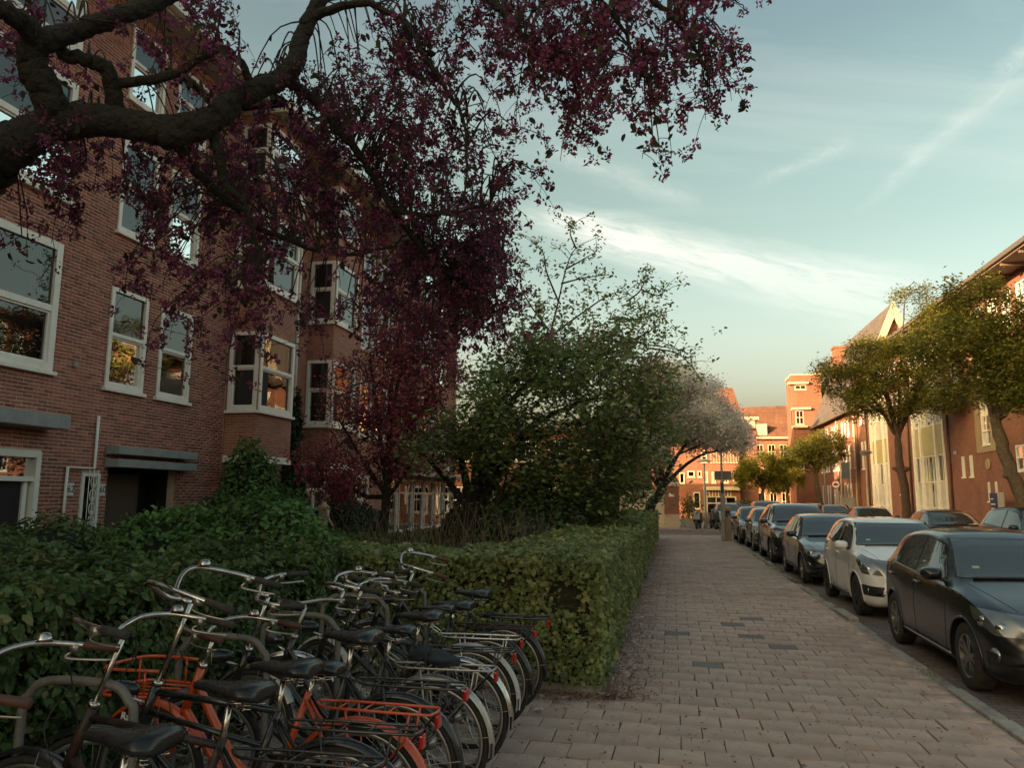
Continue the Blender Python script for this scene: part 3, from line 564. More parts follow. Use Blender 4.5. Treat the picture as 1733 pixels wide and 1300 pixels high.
def bay_house(y0, y1, b0, b1, label, extra_w, seed, shop=False):
    t = thing('brick_house', label, 'house', (LX, (y0 + y1) / 2, 0), group='brick houses along the gardens'); BX = .8
    Zs = ((3.68, 5.58), (6.7, 8.55), (9.4, 10.85)); ops = []
    for z0, z1 in Zs:
        for a, b in extra_w: ops.append((a, b, z0, z1))
    g = []
    if shop:
        for a, b in ((y0 + .2, b0 - .1), (b0 + .05, b1 - .05), (b1 + .1, b1 + 1.4), (b1 + 1.5, b1 + 2.8), (b1 + 3.0, b1 + 4.3), (b1 + 4.5, b1 + 5.8)): g.append((a, b, .3, 2.35))
    else: g = [(b0 + .12, b1 - .1, .85, 2.4)] + ([(extra_w[0][0], extra_w[0][1], .1, 2.35)] if extra_w else [])
    wall(FL, y0, b0, 0, 11.1, [o for o in ops + g if o[1] <= b0 + .01], BRK_L, t)
    wall(FL, b0, b1, 0, 2.62, [o for o in g if o[0] >= b0 - .01 and o[1] <= b1 + .01], BRK_L, t)
    wall(FL, b1, y1, 0, 11.1, [o for o in ops + g if o[0] >= b1 - .01], BRK_L, t)
    FB = Fac((LX + BX, 0, 0), (0, 1, 0), (1, 0, 0)); FS = Fac((LX, b0, 0), (1, 0, 0), (0, -1, 0)); FS2 = Fac((LX, b1, 0), (1, 0, 0), (0, 1, 0))
    fo = [(b0 + .02, b1 - .02, z0, z1) for z0, z1 in Zs]; so = [(.02, BX - .02, z0, z1) for z0, z1 in Zs]
    wall(FB, b0, b1, 2.62, 11.1, fo, BRK_L, t, name='bay_wall', rmar=-.02); wall(FS, 0, BX, 2.62, 11.1, so, BRK_LX, t, name='bay_wall', rmar=-.02); wall(FS2, 0, BX, 2.62, 11.1, [], BRK_LX, t, name='bay_wall', room=False)
    MB().quad(FL.p(b0, 2.62, 0), FL.p(b1, 2.62, 0), FL.p(b1, 2.62, BX), FL.p(b0, 2.62, BX)).build('bay_underside', SOFFIT, t, world=True)
    m = MB(); m.box(LX - .0, LX + BX + .03, b0 - .03, b1 + .03, 2.62 - .16, 2.62); m.build('bay_band', WHITE, t, world=True)
    for i, (a, b, z0, z1) in enumerate(fo):
        window(FB, t, a, b, z0, z1, rows=(.55,), fw=.1, d=.015, blind='curtain' if i == 0 else None); window(FS, t, *so[i], rows=(.55,), fw=.09, d=.015, blind='curtain' if seed % 2 and i == 0 else None)
    for a, b, z0, z1 in ops: window(FL, t, a, b, z0, z1, rows=(.53,), fw=.085, d=.012, blind='slat' if rnd.random() < .3 else None)
    for a, b, z0, z1 in g:
        if shop: window(FL, t, a, b, z0, z1, rows=(.74,), cols=(), fw=.06, d=.0, sill=False, glass=WGLASS2)
        else: window(FL, t, a, b, z0, z1, rows=(.66,), cols=(.5,), fw=.08, d=.0)
    if shop:
        c = MB(); FL.slab(c, y0 + .1, y1 - .2, 2.46, 2.6, .004, .85); c.build('shop_canopy', ZINC, t, world=True, bevel=.01)
        s = MB(); FL.slab(s, y1 - 2.4, y1 - 2.0, 2.75, 3.2, .2, .32); s.build('canopy_box', WHITE, t, world=True)
    s = MB(); FL.slab(s, y0, y1, 11.1, 11.2, -.2, BX + .4); s.build('soffit', SOFFIT, t, world=True)
    gt = MB(); FL.slab(gt, y0, y1, 11.18, 11.38, BX + .4, BX + .54); gt.build('gutter', WHITE, t, world=True)
    r = MB(); r.quad(FL.p(y0, 11.36, BX + .45), FL.p(y1, 11.36, BX + .45), FL.p(y1, 15.2, -4.5), FL.p(y0, 15.2, -4.5)); r.quad(FL.p(y0, 15.2, -4.5), FL.p(y1, 15.2, -4.5), FL.p(y1, 12.3, -9.5), FL.p(y0, 12.3, -9.5)); r.build('roof', ROOF_D, t, world=True)
    for u in (y0, y1): MB().poly([FL.p(u + .004, 0, -.004), FL.p(u + .004, 11.2, -.004), FL.p(u + .004, 15.1, -4.5), FL.p(u + .004, 12.2, -9.4), FL.p(u + .004, 0, -9.4)]).build('party_wall', BRK_LX, t, world=True)
    m = MB(); m.tube([FL.p(y1 - .25, 11.1, .07), FL.p(y1 - .25, 1.9, .07)], .05, 8); m.build('drainpipe', WHITE, t, True, True)
    return t
bay_house(16.42, 19.95, 16.5, 18.2, 'brick house with a bay window directly beside the house numbered 60', [], 1)
bay_house(19.95, 27.4, 20.5, 22.15, 'brick house with bay window half hidden behind the purple garden tree', [(24.4, 25.5), (25.9, 27.0)], 2)
bay_house(27.4, 36.4, 28.6, 30.3, 'brick corner house with canopied shop windows behind the green garden tree', [(32.0, 33.1), (33.5, 34.6)], 3, shop=True)
# the row's unseen continuation, added to keep the evening sun off the street
def added_row_behind():
    t = thing('brick_house', 'plain continuation of the brick row added out of view to block the sun', 'house', (LX, -9, 0))
    ops = [(-20 + i * 2.3, -19 + i * 2.3, z, z + 1.9) for i in range(11) for z in (.7, 3.7, 6.75, 9.8)]
    ops = [o for o in ops if o[1] < 6.6]; wall(FL, -22, 7, 0, 12.2, ops, BRK_L, t)
    for o in ops: window(FL, t, *o, rows=(.53,), d=.01, simple=True, sill=False)
    r = MB(); r.quad(FL.p(-22, 12.2, .7), FL.p(7, 12.2, .7), FL.p(7, 15.2, -4.5), FL.p(-22, 15.2, -4.5)); r.quad(FL.p(-22, 15.2, -4.5), FL.p(7, 15.2, -4.5), FL.p(7, 12.2, -9.5), FL.p(-22, 12.2, -9.5)); r.build('roof', ROOF_D, t, world=True)
    MB().poly([FL.p(-22, 0, 0), FL.p(-22, 12.2, 0), FL.p(-22, 15.2, -4.5), FL.p(-22, 12.2, -9.4), FL.p(-22, 0, -9.4)]).build('party_wall', BRK_LX, t, world=True)
added_row_behind()
def rear_sun_blocker():  # unseen block, added to shade the low house past the side road
    t = thing('brick_house', 'plain brick block added out of view to shade the low house', 'house', (-28, 10, 0)); FB = Fac((-21, 0, 0), (0, 1, 0), (1, 0, 0))
    wall(FB, -14, 31, 0, 12.2, [], BRK_L, t, room=False); MB().quad((-34, 31, 0), (-21, 31, 0), (-21, 31, 12.2), (-34, 31, 12.2)).build('end_wall', BRK_LX, t, world=True); MB().quad((-34, -14, 0), (-34, 31, 0), (-34, 31, 12.2), (-34, -14, 12.2)).build('rear_wall', BRK_L, t, world=True); MB().quad((-34, -14, 12.2), (-21, -14, 12.2), (-21, 31, 12.2), (-34, 31, 12.2)).build('roof', ROOF_D, t, world=True)
rear_sun_blocker()

# --- school building across the street
RX = 14.0; FR = Fac((RX, 0, 0), (0, 1, 0), (-1, 0, 0))
PANEL_Y = pm('yellow_panel', (0.42, 0.36, 0.17), 0.7, var=0.15, scale=2)
SURR = pm('sandstone', (0.36, 0.27, 0.17), 0.85, var=0.18, bump=.2)
def school():
    t = thing('school_building', 'long red brick building with tall white window bays behind the street trees', 'building', (RX, 46, 0))
    y0, y1 = 22.0, 62.8; ops = []; W = []
    def add(a, b, z0, z1, **k): ops.append((a, b, z0, z1)); W.append((a, b, z0, z1, k))
    for a in (24.6, 26.6, 28.6, 30.6): add(a, a + 1.2, 3.0, 4.9, rows=(.5,)); add(a, a + 1.2, 6.2, 8.4, rows=(.5,))
    add(34.4, 35.6, 2.9, 3.95, rows=(.5,)); add(36.3, 36.7, 2.85, 3.85, rows=()); add(40.3, 40.75, 2.8, 3.8, rows=()); add(41.35, 41.8, 2.8, 3.8, rows=()); add(37.7, 38.0, 1.65, 2.5, rows=()); add(38.5, 38.8, 1.65, 2.5, rows=())
    add(37.95, 39.0, 4.15, 8.2, rows=(.16, .33, .5, .66, .83), cols=(.5,)); add(41.4, 42.4, 6.2, 8.6, rows=(.33, .66), cols=(.5,))
    for i in range(14):
        a = 23.2 + i * 1.45
        if a < 43: add(a, a + .95, 8.95, 10.5, rows=(.5,))
    bays = [(43.95, 49.35), (54.6, 59.2)]
    for a, b in bays: ops.append((a, b, .25, 10.4))
    for a in (50.3, 51.6, 52.9): add(a, a + .8, 8.9, 10.4, rows=(.5,)); add(a, a + .8, 6.4, 8.4, rows=(.5,))
    add(51.3, 52.5, 2.0, 3.4, rows=(.5,))
    add(60.2, 60.9, .2, 2.6, rows=(.8,)); 
    for a in (60.2, 61.3): add(a, a + .75, 3.9, 5.9, rows=(.5,)); add(a, a + .75, 7.2, 9.2, rows=(.5,))
    wall(FR, y0, y1, 0, 11.0, ops, BRK_R, t, rd=.18)
    for a, b, z0, z1, k in W:
        sw = (b - a) < .6
        window(FR, t, a, b, z0, z1, fw=.055 if sw else .07, d=-.02, simple=True, cols=k.get('cols', () if sw else (.5,)), rows=k['rows'])
    m = MB()
    for r in ((37.3, 37.93, 3.85, 8.5), (39.02, 39.6, 3.85, 8.5), (37.93, 39.02, 3.85, 4.13), (37.93, 39.02, 8.22, 8.5)): FR.slab(m, *r, -.1, .05)
    m.build('stone_surround', SURR, t, world=True, bevel=.015)
    for a, b in bays:
        n = 3; wd = (b - a); mul = MB()
        for u in (a, a + wd * .25, a + wd * .72, b - .22): FR.slab(mul, u, u + .22, .25, 10.4, -.16, .05)
        f = mul.build('bay_mullion', WHITE, t, world=True, bevel=.01)
        for (u0, u1) in ((a + .22, a + wd * .25), (a + wd * .25 + .22, a + wd * .72), (a + wd * .72 + .22, b - .22)):
            window(FR, t, u0, u1, .3, 1.2, rows=(), cols=(.33, .66) if u1 - u0 > 1.2 else (.5,), fw=.06, d=-.06, simple=True, sill=False)
            window(FR, t, u0, u1, 1.22, 4.1, rows=(.5,), cols=(.33, .66) if u1 - u0 > 1.2 else (.5,), fw=.06, d=-.06, simple=True, sill=False)
            p = MB(); FR.slab(p, u0, u1, 4.12, 5.7, -.14, -.06); p.build('spandrel_panel', PANEL_Y, t, world=True)
            window(FR, t, u0, u1, 5.72, 8.2, rows=(.5,), cols=(.33, .66) if u1 - u0 > 1.2 else (.5,), fw=.06, d=-.06, simple=True, sill=False)
            p = MB(); FR.slab(p, u0, u1, 8.22, 9.0, -.14, -.06); p.build('spandrel_panel', CREAM, t, world=True)
            window(FR, t, u0, u1, 9.02, 10.35, rows=(.5,), cols=(.5,), fw=.06, d=-.06, simple=True, sill=False)
    for u in (43.2, 60.0, 49.95):
        m = MB(); m.tube([FR.p(u, 11, .08), FR.p(u, .1, .08)], .06, 8); m.build('drainpipe', pm('pipe_brown', (.13, .085, .07), .6), t, True, True)
    m = MB(); m.lathe([(0, .05), (.16, .05), (.2, .03), (.24, .06), (.26, 0)], 18, axes_mtx(FR.p(38.45, 3.3, .01), (0, -1, 0), (0, 0, 1))); m.build('medallion', SURR, t, True, True)
    m = MB(); FR.slab(m, 42.2, 42.85, 3.92, 4.15, .01, .03); sg = m.build('street_name_plate', pm('sign_blue', (.02, .035, .12), .4), t, world=True)
    m = MB(); [FR.slab(m, a, a + .07, z, z + .045, .031, .034) for z in (3.97, 4.06) for a in np.arange(42.28, 42.75, .095)]; m.build('lettering', WHITE, sg, world=True)
    s = MB(); FR.slab(s, y0, y1, 11.0, 11.1, -.3, 1.1); s.build('soffit', pm('soffit_dark', (.16, .12, .09), .8), t, world=True)
    for i in range(24):
        b = MB(); FR.slab(b, y0 + .6 + i * 1.7, y0 + .7 + i * 1.7, 10.88, 10.998, .0, 1.05); b.build('eave_bracket', pm('soffit_dark', (0, 0, 0)), t, world=True)
    g = MB(); FR.slab(g, y0, y1, 11.08, 11.26, 1.1, 1.22); g.build('gutter', pm('gutter_dark', (.10, .085, .075), .6), t, world=True)
    r = MB(); r.quad(FR.p(y0, 11.24, 1.15), FR.p(y1, 11.24, 1.15), FR.p(y1, 12.6, -6), FR.p(y0, 12.6, -6)); r.build('roof', ROOF_D, t, world=True)
    MB().poly([FR.p(y1, 0, -.003), FR.p(y1, 11.2, -.003), FR.p(y1, 12.5, -6), FR.p(y1, 0, -6)]).build('end_wall', BRK_E, t, world=True)
    MB().poly([FR.p(y0, 0, 0), FR.p(y0, 11.2, 0), FR.p(y0, 12.5, -6), FR.p(y0, 0, -6)]).build('end_wall', BRK_E, t, world=True)
school()
def gabled_row():
    t = thing('brick_building', 'brick building with steep slate-dark roof and pale gable boards beyond the street trees', 'building', (RX, 80, 0))
    y0, y1 = 63.0, 104.0; ops = []
    for z0, z1 in ((1.1, 2.9), (4.1, 5.9), (6.6, 8.0)):
        u = y0 + .7
        while u < y1 - 1:
            if not (79 < u < 84): ops.append((u, u + .72, z0, z1))
            u += 1.12 if (int((u - y0) / 1.12) % 4) else 1.9
    wall(FR, y0, y1, 0, 8.6, ops, BRK_R, t, d=.02, rd=.16)
    for o in ops: window(FR, t, *o, rows=(.5,), fw=.07, d=.0, simple=True)
    X0, X1, rz, ez = RX - .5, RX + 6.6, 16.7, 8.5; xm = 17.0
    r = MB(); r.quad((X0, y0 - .4, ez), (X0, y1, ez), (xm, y1, rz), (xm, y0 - .4, rz)); r.quad((xm, y0 - .4, rz), (xm, y1, rz), (X1, y1, ez), (X1, y0 - .4, ez)); r.build('roof', ROOF_D, t, world=True)
    MB().poly([(X0 + .5, y0 - .1, 0), (X0 + .5, y0 - .1, ez + .8), (xm, y0 - .1, rz - .3), (X1 - .5, y0 - .1, ez + .8), (X1 - .5, y0 - .1, 0)]).build('gable_wall', BRK_E, t, world=True)
    for xa in (X0, X1):
        b = MB(); sx = 1 if xa < xm else -1; wv = .75
        b.hexa([(xa, y0 - .55, ez), (xa + sx * wv * .6, y0 - .55, ez), (xa + sx * wv * .6, y0 - .3, ez), (xa, y0 - .3, ez), (xm - sx * .0, y0 - .55, rz + .1), (xm + sx * .0001, y0 - .55, rz - wv * 1.6), (xm + sx * .0001, y0 - .3, rz - wv * 1.6), (xm, y0 - .3, rz + .1)]); b.build('bargeboard', CREAM, t, world=True)
    c = MB(); c.box(15.3, 16.2, 76, 77.2, 12.0, 15.7); c.box(15.2, 16.3, 75.9, 77.3, 15.7, 15.9); c.build('chimney', BRK_E, t, world=True)
    g = MB(); g.box(X0 - .12, X0 + .04, y0, y1, ez - .12, ez + .06); g.build('gutter', pm('gutter_dark', (0, 0, 0)), t, world=True)
    for u in (63.6, 70.0, 76.2): m = MB(); m.tube([FR.p(u, 8.5, .1), FR.p(u, .1, .1)], .06, 8); m.build('drainpipe', CREAM, t, True, True)
gabled_row()
def tower():
    t = thing('brick_tower', 'sunlit square brick stair tower with cream window bands above the roofs', 'tower', (13.2, 81, 0)); x0, x1, y0, y1 = 11.95, 14.7, 80, 84
    FT = Fac((0, y0, 0), (1, 0, 0), (0, -1, 0)); ops = [(12.15, 12.95, 8.9, 10.3), (12.2, 13.3, 12.35, 12.85), (12.4, 13.1, 4.5, 6.3)]
    wall(FT, x0, x1, 0, 13.8, ops, BRK_E, t); m = MB()
    m.quad((x0, y0, 0), (x0, y1, 0), (x0, y1, 13.8), (x0, y0, 13.8)); m.quad((x1, y0, 0), (x1, y1, 0), (x1, y1, 13.8), (x1, y0, 13.8)); m.quad((x0, y0, 13.8), (x1, y0, 13.8), (x1, y1, 13.8), (x0, y1, 13.8)); m.build('side_wall', BRK_ES, t, world=True)
    for o in ops: window(FT, t, *o, rows=(.5,) if o[3] - o[2] > 1 else (), cols=(.5,), fw=.1, d=.02, mat=CREAM, simple=True)
    for z, a, b in ((12.9, x0 - .35, 13.5), (10.35, x0 - .1, 13.6), (8.55, x0 - .1, 13.2)):
        s = MB(); s.box(a, b, y0 - .35, y0 + .6, z, z + .22); s.build('cream_band', CREAM, t, world=True)
    s = MB(); s.box(x0 - .06, x1 + .06, y0 - .06, y1, 13.8, 13.95); s.build('coping', CREAM, t, world=True)
tower()
def end_building():
    Y = 66.0; t = thing('brick_building', 'sunlit red brick building with shopfront facing up the street behind the white blossom', 'building', (0, Y, 0)); FE = Fac((0, Y, 0), (1, 0, 0), (0, -1, 0)); ops = []; W = []
    def px(x0, y0, x1, y1, **k):
        a, zt = onY(x0, y0, Y); b, zb = onY(x1, y1, Y); ops.append((a, b, zb, zt)); W.append((a, b, zb, zt, k))
    px(1149, 800, 1159, 819); px(1163, 797, 1176, 808); px(1180, 797, 1188, 808); px(1191, 798, 1199, 817, cols=(.5,)); px(1204, 799, 1212, 818, cols=(.5,)); px(1221, 799, 1233, 818, cols=(.5,)); px(1240, 800, 1249, 818, cols=(.5,)); px(1122, 800, 1132, 820)
    px(1173, 833, 1186, 862); px(1195, 840, 1247, 872, rows=(.62,), cols=(.33, .66)); px(1128, 830, 1140, 872)
    px(1186, 762, 1197, 783, rows=(.5,))
    for i in range(10): px(1202 + i * 4.8, 764, 1204.4 + i * 4.8, 783, rows=())
    wall(FE, -1.6, 5.5, 0, 7.7, ops, BRK_E, t)
    for a, b, z0, z1, k in W: window(FE, t, a, b, z0, z1, rows=k.get('rows', ()), cols=k.get('cols', ()), fw=min(.1, (b - a) * .3), d=.03, simple=True, mat=CREAM)
    a, zt = onY(1190, 824, Y); s = MB(); FE.slab(s, a, 5.45, zt - .28, zt, .005, .5); s.build('shop_fascia', CREAM, t, world=True)
    m = MB()
    for i in range(9): FE.slab(m, a + .2 + i * .24, a + .3 + i * .24, zt - .85, zt - .3, .02, .06)
    m.build('transom_bars', CREAM, t, world=True)
    [MB().quad((x, Y, 0), (x, Y + 9, 0), (x, Y + 9, 7.7), (x, Y, 7.7)).build('side_wall', BRK_ES, t, world=True) for x in (-1.6,)]; MB().quad((5.5, Y, 0), (5.5, Y + 9, 0), (5.5, Y + 9, 7.7), (5.5, Y, 7.7)).build('side_wall', BRK_ES, t, world=True)
    MB().poly([(5.6, Y, 7.7), (5.35, Y + 4, 11.1), (5.6, Y + 9, 7.7)]).build('gable_wall', BRK_ES, t, world=True)
    r = MB(); r.quad((-1.8, Y - .3, 7.6), (6.1, Y - .3, 7.6), (5.5, Y + 4, 11.3), (-1.2, Y + 4, 11.6)); r.quad((-1.2, Y + 4, 11.6), (5.5, Y + 4, 11.3), (6.1, Y + 9.3, 7.6), (-1.8, Y + 9.3, 7.6)); r.build('roof', ROOF_R, t, world=True)
    s = MB(); s.box(-1.8, 6.1, Y - .4, Y + .05, 7.45, 7.6); s.build('eave', CREAM, t, world=True)
    d = MB(); d.box(5.3, 7.0, Y + .5, Y + 2.6, 0, 7.4); d.build('corner_turret', BRK_E, t, world=True); d = MB(); d.box(5.4, 6.9, Y + .45, Y + 2.5, 7.4, 8.1); d.build('lantern', CREAM, t, world=True); d = MB(); d.box(5.1, 7.2, Y + .2, Y + 2.8, 8.1, 8.35); d.build('lantern_cap', CREAM, t, world=True)
end_building()
def far_building():
    Y = 90.0; t = thing('brick_building', 'far brick building with a broad red-brown tiled roof closing the street', 'building', (10, Y, 0)); FE = Fac((0, Y, 0), (1, 0, 0), (0, -1, 0)); ops = []
    for z0, z1 in ((.4, 2.3), (3.5, 5.0), (6.0, 7.6)):
        x = 5.6
        while x < 18: ops.append((x, x + .8, z0, z1)); x += 1.25
    wall(FE, 4, 20, 0, 8.4, ops, BRK_E, t)
    for o in ops: window(FE, t, *o, rows=(.5,), cols=(.5,), fw=.08, d=.02, simple=True, mat=CREAM)
    r = MB(); r.quad((4, Y - .5, 8.3), (20, Y - .5, 8.3), (20, Y + 4.5, 12.6), (4, Y + 4.5, 12.2)); r.build('roof', ROOF_R, t, world=True); s = MB(); s.box(4, 20, Y - .6, Y + .05, 8.2, 8.42); s.build('eave', CREAM, t, world=True)
    d = MB(); d.box(9.6, 10.6, Y - .1, Y + 2, 8.6, 9.9); d.build('dormer', CREAM, t, world=True)
far_building()
# brick gate pier and low buildings past the crossing
def pier():
    x0, _ = onY(1124, 860, 46); x1, _ = onY(1150, 860, 46); t = thing('brick_pier', 'brick corner pier with pale base and tiled cap past the hedge end', 'pier', ((x0 + x1) / 2, 46, 0)); c = (x0 + x1) / 2; h = (x1 - x0) / 2
    MB().box(c - h, c + h, 46, 46 + 2 * h, 0, .75).build('base', pm('pier_base', (.5, .4, .28), .8), t, world=True); MB().box(c - h * .97, c + h * .97, 46.02, 46 + 1.97 * h, .75, 2.35).build('shaft', BRK_E, t, world=True)
    MB().box(c - h * 1.1, c + h * 1.1, 45.95, 46 + 2.1 * h, 2.35, 2.6).build('band', CREAM, t, world=True)
    m = MB(); m.poly([(c - h * 1.1, 45.95, 2.6), (c + h * 1.1, 45.95, 2.6), (c, 46 + h, 3.3)]); m.poly([(c + h * 1.1, 45.95, 2.6), (c + h * 1.1, 46 + 2.1 * h, 2.6), (c, 46 + h, 3.3)]); m.poly([(c - h * 1.1, 45.95, 2.6), (c - h * 1.1, 46 + 2.1 * h, 2.6), (c, 46 + h, 3.3)]); m.poly([(c - h * 1.1, 46 + 2.1 * h, 2.6), (c + h * 1.1, 46 + 2.1 * h, 2.6), (c, 46 + h, 3.3)]); m.build('cap', ROOF_R, t, world=True)
    MB().box(c - .15, c + .15, 45.985, 46.015, 1.75, 1.95).build('plate', WHITE, t, world=True)
pier()
def low_wall():
    t = thing('garden_wall', 'low cream plastered wall left of the brick pier', 'wall', (-1.6, 46.4, 0)); MB().box(-3.3, -.35, 46.2, 46.45, 0, 2.0).build('wall', CREAM, t, world=True); MB().box(-3.35, -.33, 46.15, 46.5, 2.0, 2.1).build('coping', STONE, t, world=True)
low_wall()
def side_block():
    t = thing('brick_building', 'low brick house glimpsed between the garden tree trunks', 'building', (-9, 48, 0)); FE = Fac((0, 48, 0), (1, 0, 0), (0, -1, 0)); ops = []
    for z0, z1 in ((.6, 2.3), (3.9, 5.2)):
        x = -18.0
        while x < -5: ops.append((x, x + 1.4, z0, z1)); x += 2.1
    wall(FE, -19, -3.2, 0, 3.2, [o for o in ops if o[3] < 3.2], BRK_E, t); wall(FE, -19, -3.2, 3.2, 5.9, [o for o in ops if o[3] > 3.2], BRK_E, t)
    for o in ops: window(FE, t, *o, rows=(.5,), cols=(.5,), fw=.1, d=.0, simple=True)
    MB().quad((-3.2, 48, 0), (-3.2, 53, 0), (-3.2, 53, 5.9), (-3.2, 48, 5.9)).build('side_wall', BRK_ES, t, world=True)
    r = MB(); r.quad((-19, 47.6, 5.8), (-3.0, 47.6, 5.8), (-3.0, 53, 6.6), (-19, 53, 6.6)); r.build('roof', ROOF_R, t, world=True)
side_block()

# ------------------------------------------------------------------ bicycles
CHROME = pm('chrome', (0.62, 0.60, 0.57), 0.22, metal=1.0, var=0.12, scale=30, dirt=(0.22, 0.16, 0.12), dscale=14, damt=0.55)
ALU = pm('dull_aluminium', (0.50, 0.47, 0.43), 0.42, metal=0.9, var=0.15, scale=20, dirt=(0.2, 0.16, 0.13), dscale=10, damt=.5)
RUBBER = pm('tyre_rubber', (0.028, 0.026, 0.025), 0.8, var=0.2, scale=30, dirt=(0.09, 0.075, 0.06), dscale=9, damt=0.6)
GUM = pm('tyre_wall', (0.17, 0.12, 0.085), 0.8, var=0.2, scale=20)
BLACKP = pm('black_paint', (0.012, 0.012, 0.014), 0.28, var=0.2, coat=0.5, dirt=(0.05, 0.042, 0.035), dscale=12, damt=0.5)
RUSTP = pm('rusty_black', (0.02, 0.017, 0.016), 0.5, var=0.3, dirt=(0.13, 0.055, 0.03), dscale=14, damt=0.8)
ORANGE = pm('orange_paint', (0.62, 0.085, 0.02), 0.3, var=0.12, coat=0.5, dirt=(0.25, 0.05, 0.02), dscale=10, damt=.4)
LEATHR = pm('saddle_vinyl', (0.016, 0.017, 0.019), 0.27, var=0.2, scale=30, bump=0.06, bscale=220, dirt=(0.03, 0.03, 0.03), dscale=8, damt=.25)
REDL = pm('red_reflector', (0.45, 0.012, 0.012), 0.15, var=0.1, coat=0.6)
BROWN = pm('brown_grip', (0.09, 0.038, 0.028), 0.6, var=0.2)
WHITEP = pm('pale_paint', (0.55, 0.53, 0.49), 0.4, var=0.12, dirt=(.3, .25, .2), damt=.4)
RACKG = pm('galvanised', (0.20, 0.19, 0.175), 0.6, metal=0.4, var=0.2, scale=14, dirt=(0.10, 0.08, 0.065), dscale=6, damt=.6)
WR = 0.345
def ring(c, r, n, ax='y', a0=0.0, a1=2 * math.pi, closed=True):
    m = n if closed else n - 1
    return [Vector((c[0] + r * math.cos(a0 + (a1 - a0) * i / m), c[1], c[2] + r * math.sin(a0 + (a1 - a0) * i / m))) for i in range(n)]
def wheel(parent, c, M, gum=False, ns=28):
    w = MB().tube(ring(c, .318, 48), .0195, 8, closed=True).build('wheel', RUBBER, parent, True, mtx=M)
    w.name = 'wheel'
    if gum: MB().tube(ring((c[0], c[1] - .0125, c[2]), .309, 48), .0105, 6, closed=True).build('tyre_wall', GUM, w, True, mtx=M)
    MB().tube(ring(c, .294, 48), .0145, 8, closed=True, flat=.9).build('rim', ALU, w, True, mtx=M)
    h = MB(); h.tube([(c[0], c[1] - .05, c[2]), (c[0], c[1] - .035, c[2]), (c[0], c[1] - .034, c[2]), (c[0], c[1] + .034, c[2]), (c[0], c[1] + .035, c[2]), (c[0], c[1] + .05, c[2])], [.012, .012, .034, .034, .012, .012], 12); h.build('hub', ALU, w, True, mtx=M)
    s = MB()
    for i in range(ns):
        a = 2 * math.pi * i / ns; sg = 1 if i % 2 else -1; b = a + sg * (1 if (i // 2) % 2 else -1) * .55
        s.tube([(c[0] + .03 * math.cos(b), c[1] + sg * .03, c[2] + .03 * math.sin(b)), (c[0] + .29 * math.cos(a), c[1], c[2] + .29 * math.sin(a))], .0016, 4, cap=False)
    s.build('spokes', ALU, w, False, mtx=M, kind='stuff'); return w
def fender(parent, c, mat, a0, a1, M, r=.358, w=.03, flap=None, name='mudguard'):
    m = MB(); n = 26; pr = [(-w, -.016), (-w * .75, 0), (-w * .3, .008), (w * .3, .008), (w * .75, 0), (w, -.016)]; base = 0
    for i in range(n):
        a = lerp(a0, a1, i / (n - 1))
        for y, dr in pr: m.v.append((c[0] + (r + dr) * math.cos(a), c[1] + y, c[2] + (r + dr) * math.sin(a)))
    k = len(pr)
    for i in range(n - 1):
        for j in range(k - 1): m.f.append((i * k + j, i * k + j + 1, (i + 1) * k + j + 1, (i + 1) * k + j))
    o = m.build(name, mat, parent, True, mtx=M)
    st = MB()
    for aa in (lerp(a0, a1, .12), lerp(a0, a1, .4)):
        for sg in (-1, 1): st.tube([(c[0], c[1] + sg * .05, c[2]), (c[0] + r * math.cos(aa), c[1] + sg * w, c[2] + r * math.sin(aa))], .0022, 4)
    st.build('stay', ALU, o, False, mtx=M)
    if flap:
        f = MB(); a = a0
        f.hexa([(c[0] + (r - .0) * math.cos(a), -w, c[2] + r * math.sin(a)), (c[0] + r * math.cos(a), w, c[2] + r * math.sin(a)), (c[0] + (r + .004) * math.cos(a), w, c[2] + (r + .004) * math.sin(a)), (c[0] + (r + .004) * math.cos(a), -w, c[2] + (r + .004) * math.sin(a)),
                (c[0] + r * math.cos(a - .22), -w * 1.2, c[2] + r * math.sin(a - .22)), (c[0] + r * math.cos(a - .22), w * 1.2, c[2] + r * math.sin(a - .22)), (c[0] + (r + .004) * math.cos(a - .22), w * 1.2, c[2] + (r + .004) * math.sin(a - .22)), (c[0] + (r + .004) * math.cos(a - .22), -w * 1.2, c[2] + (r + .004) * math.sin(a - .22))]); f.build('mud_flap', RUBBER, o, False, mtx=M)
    return o
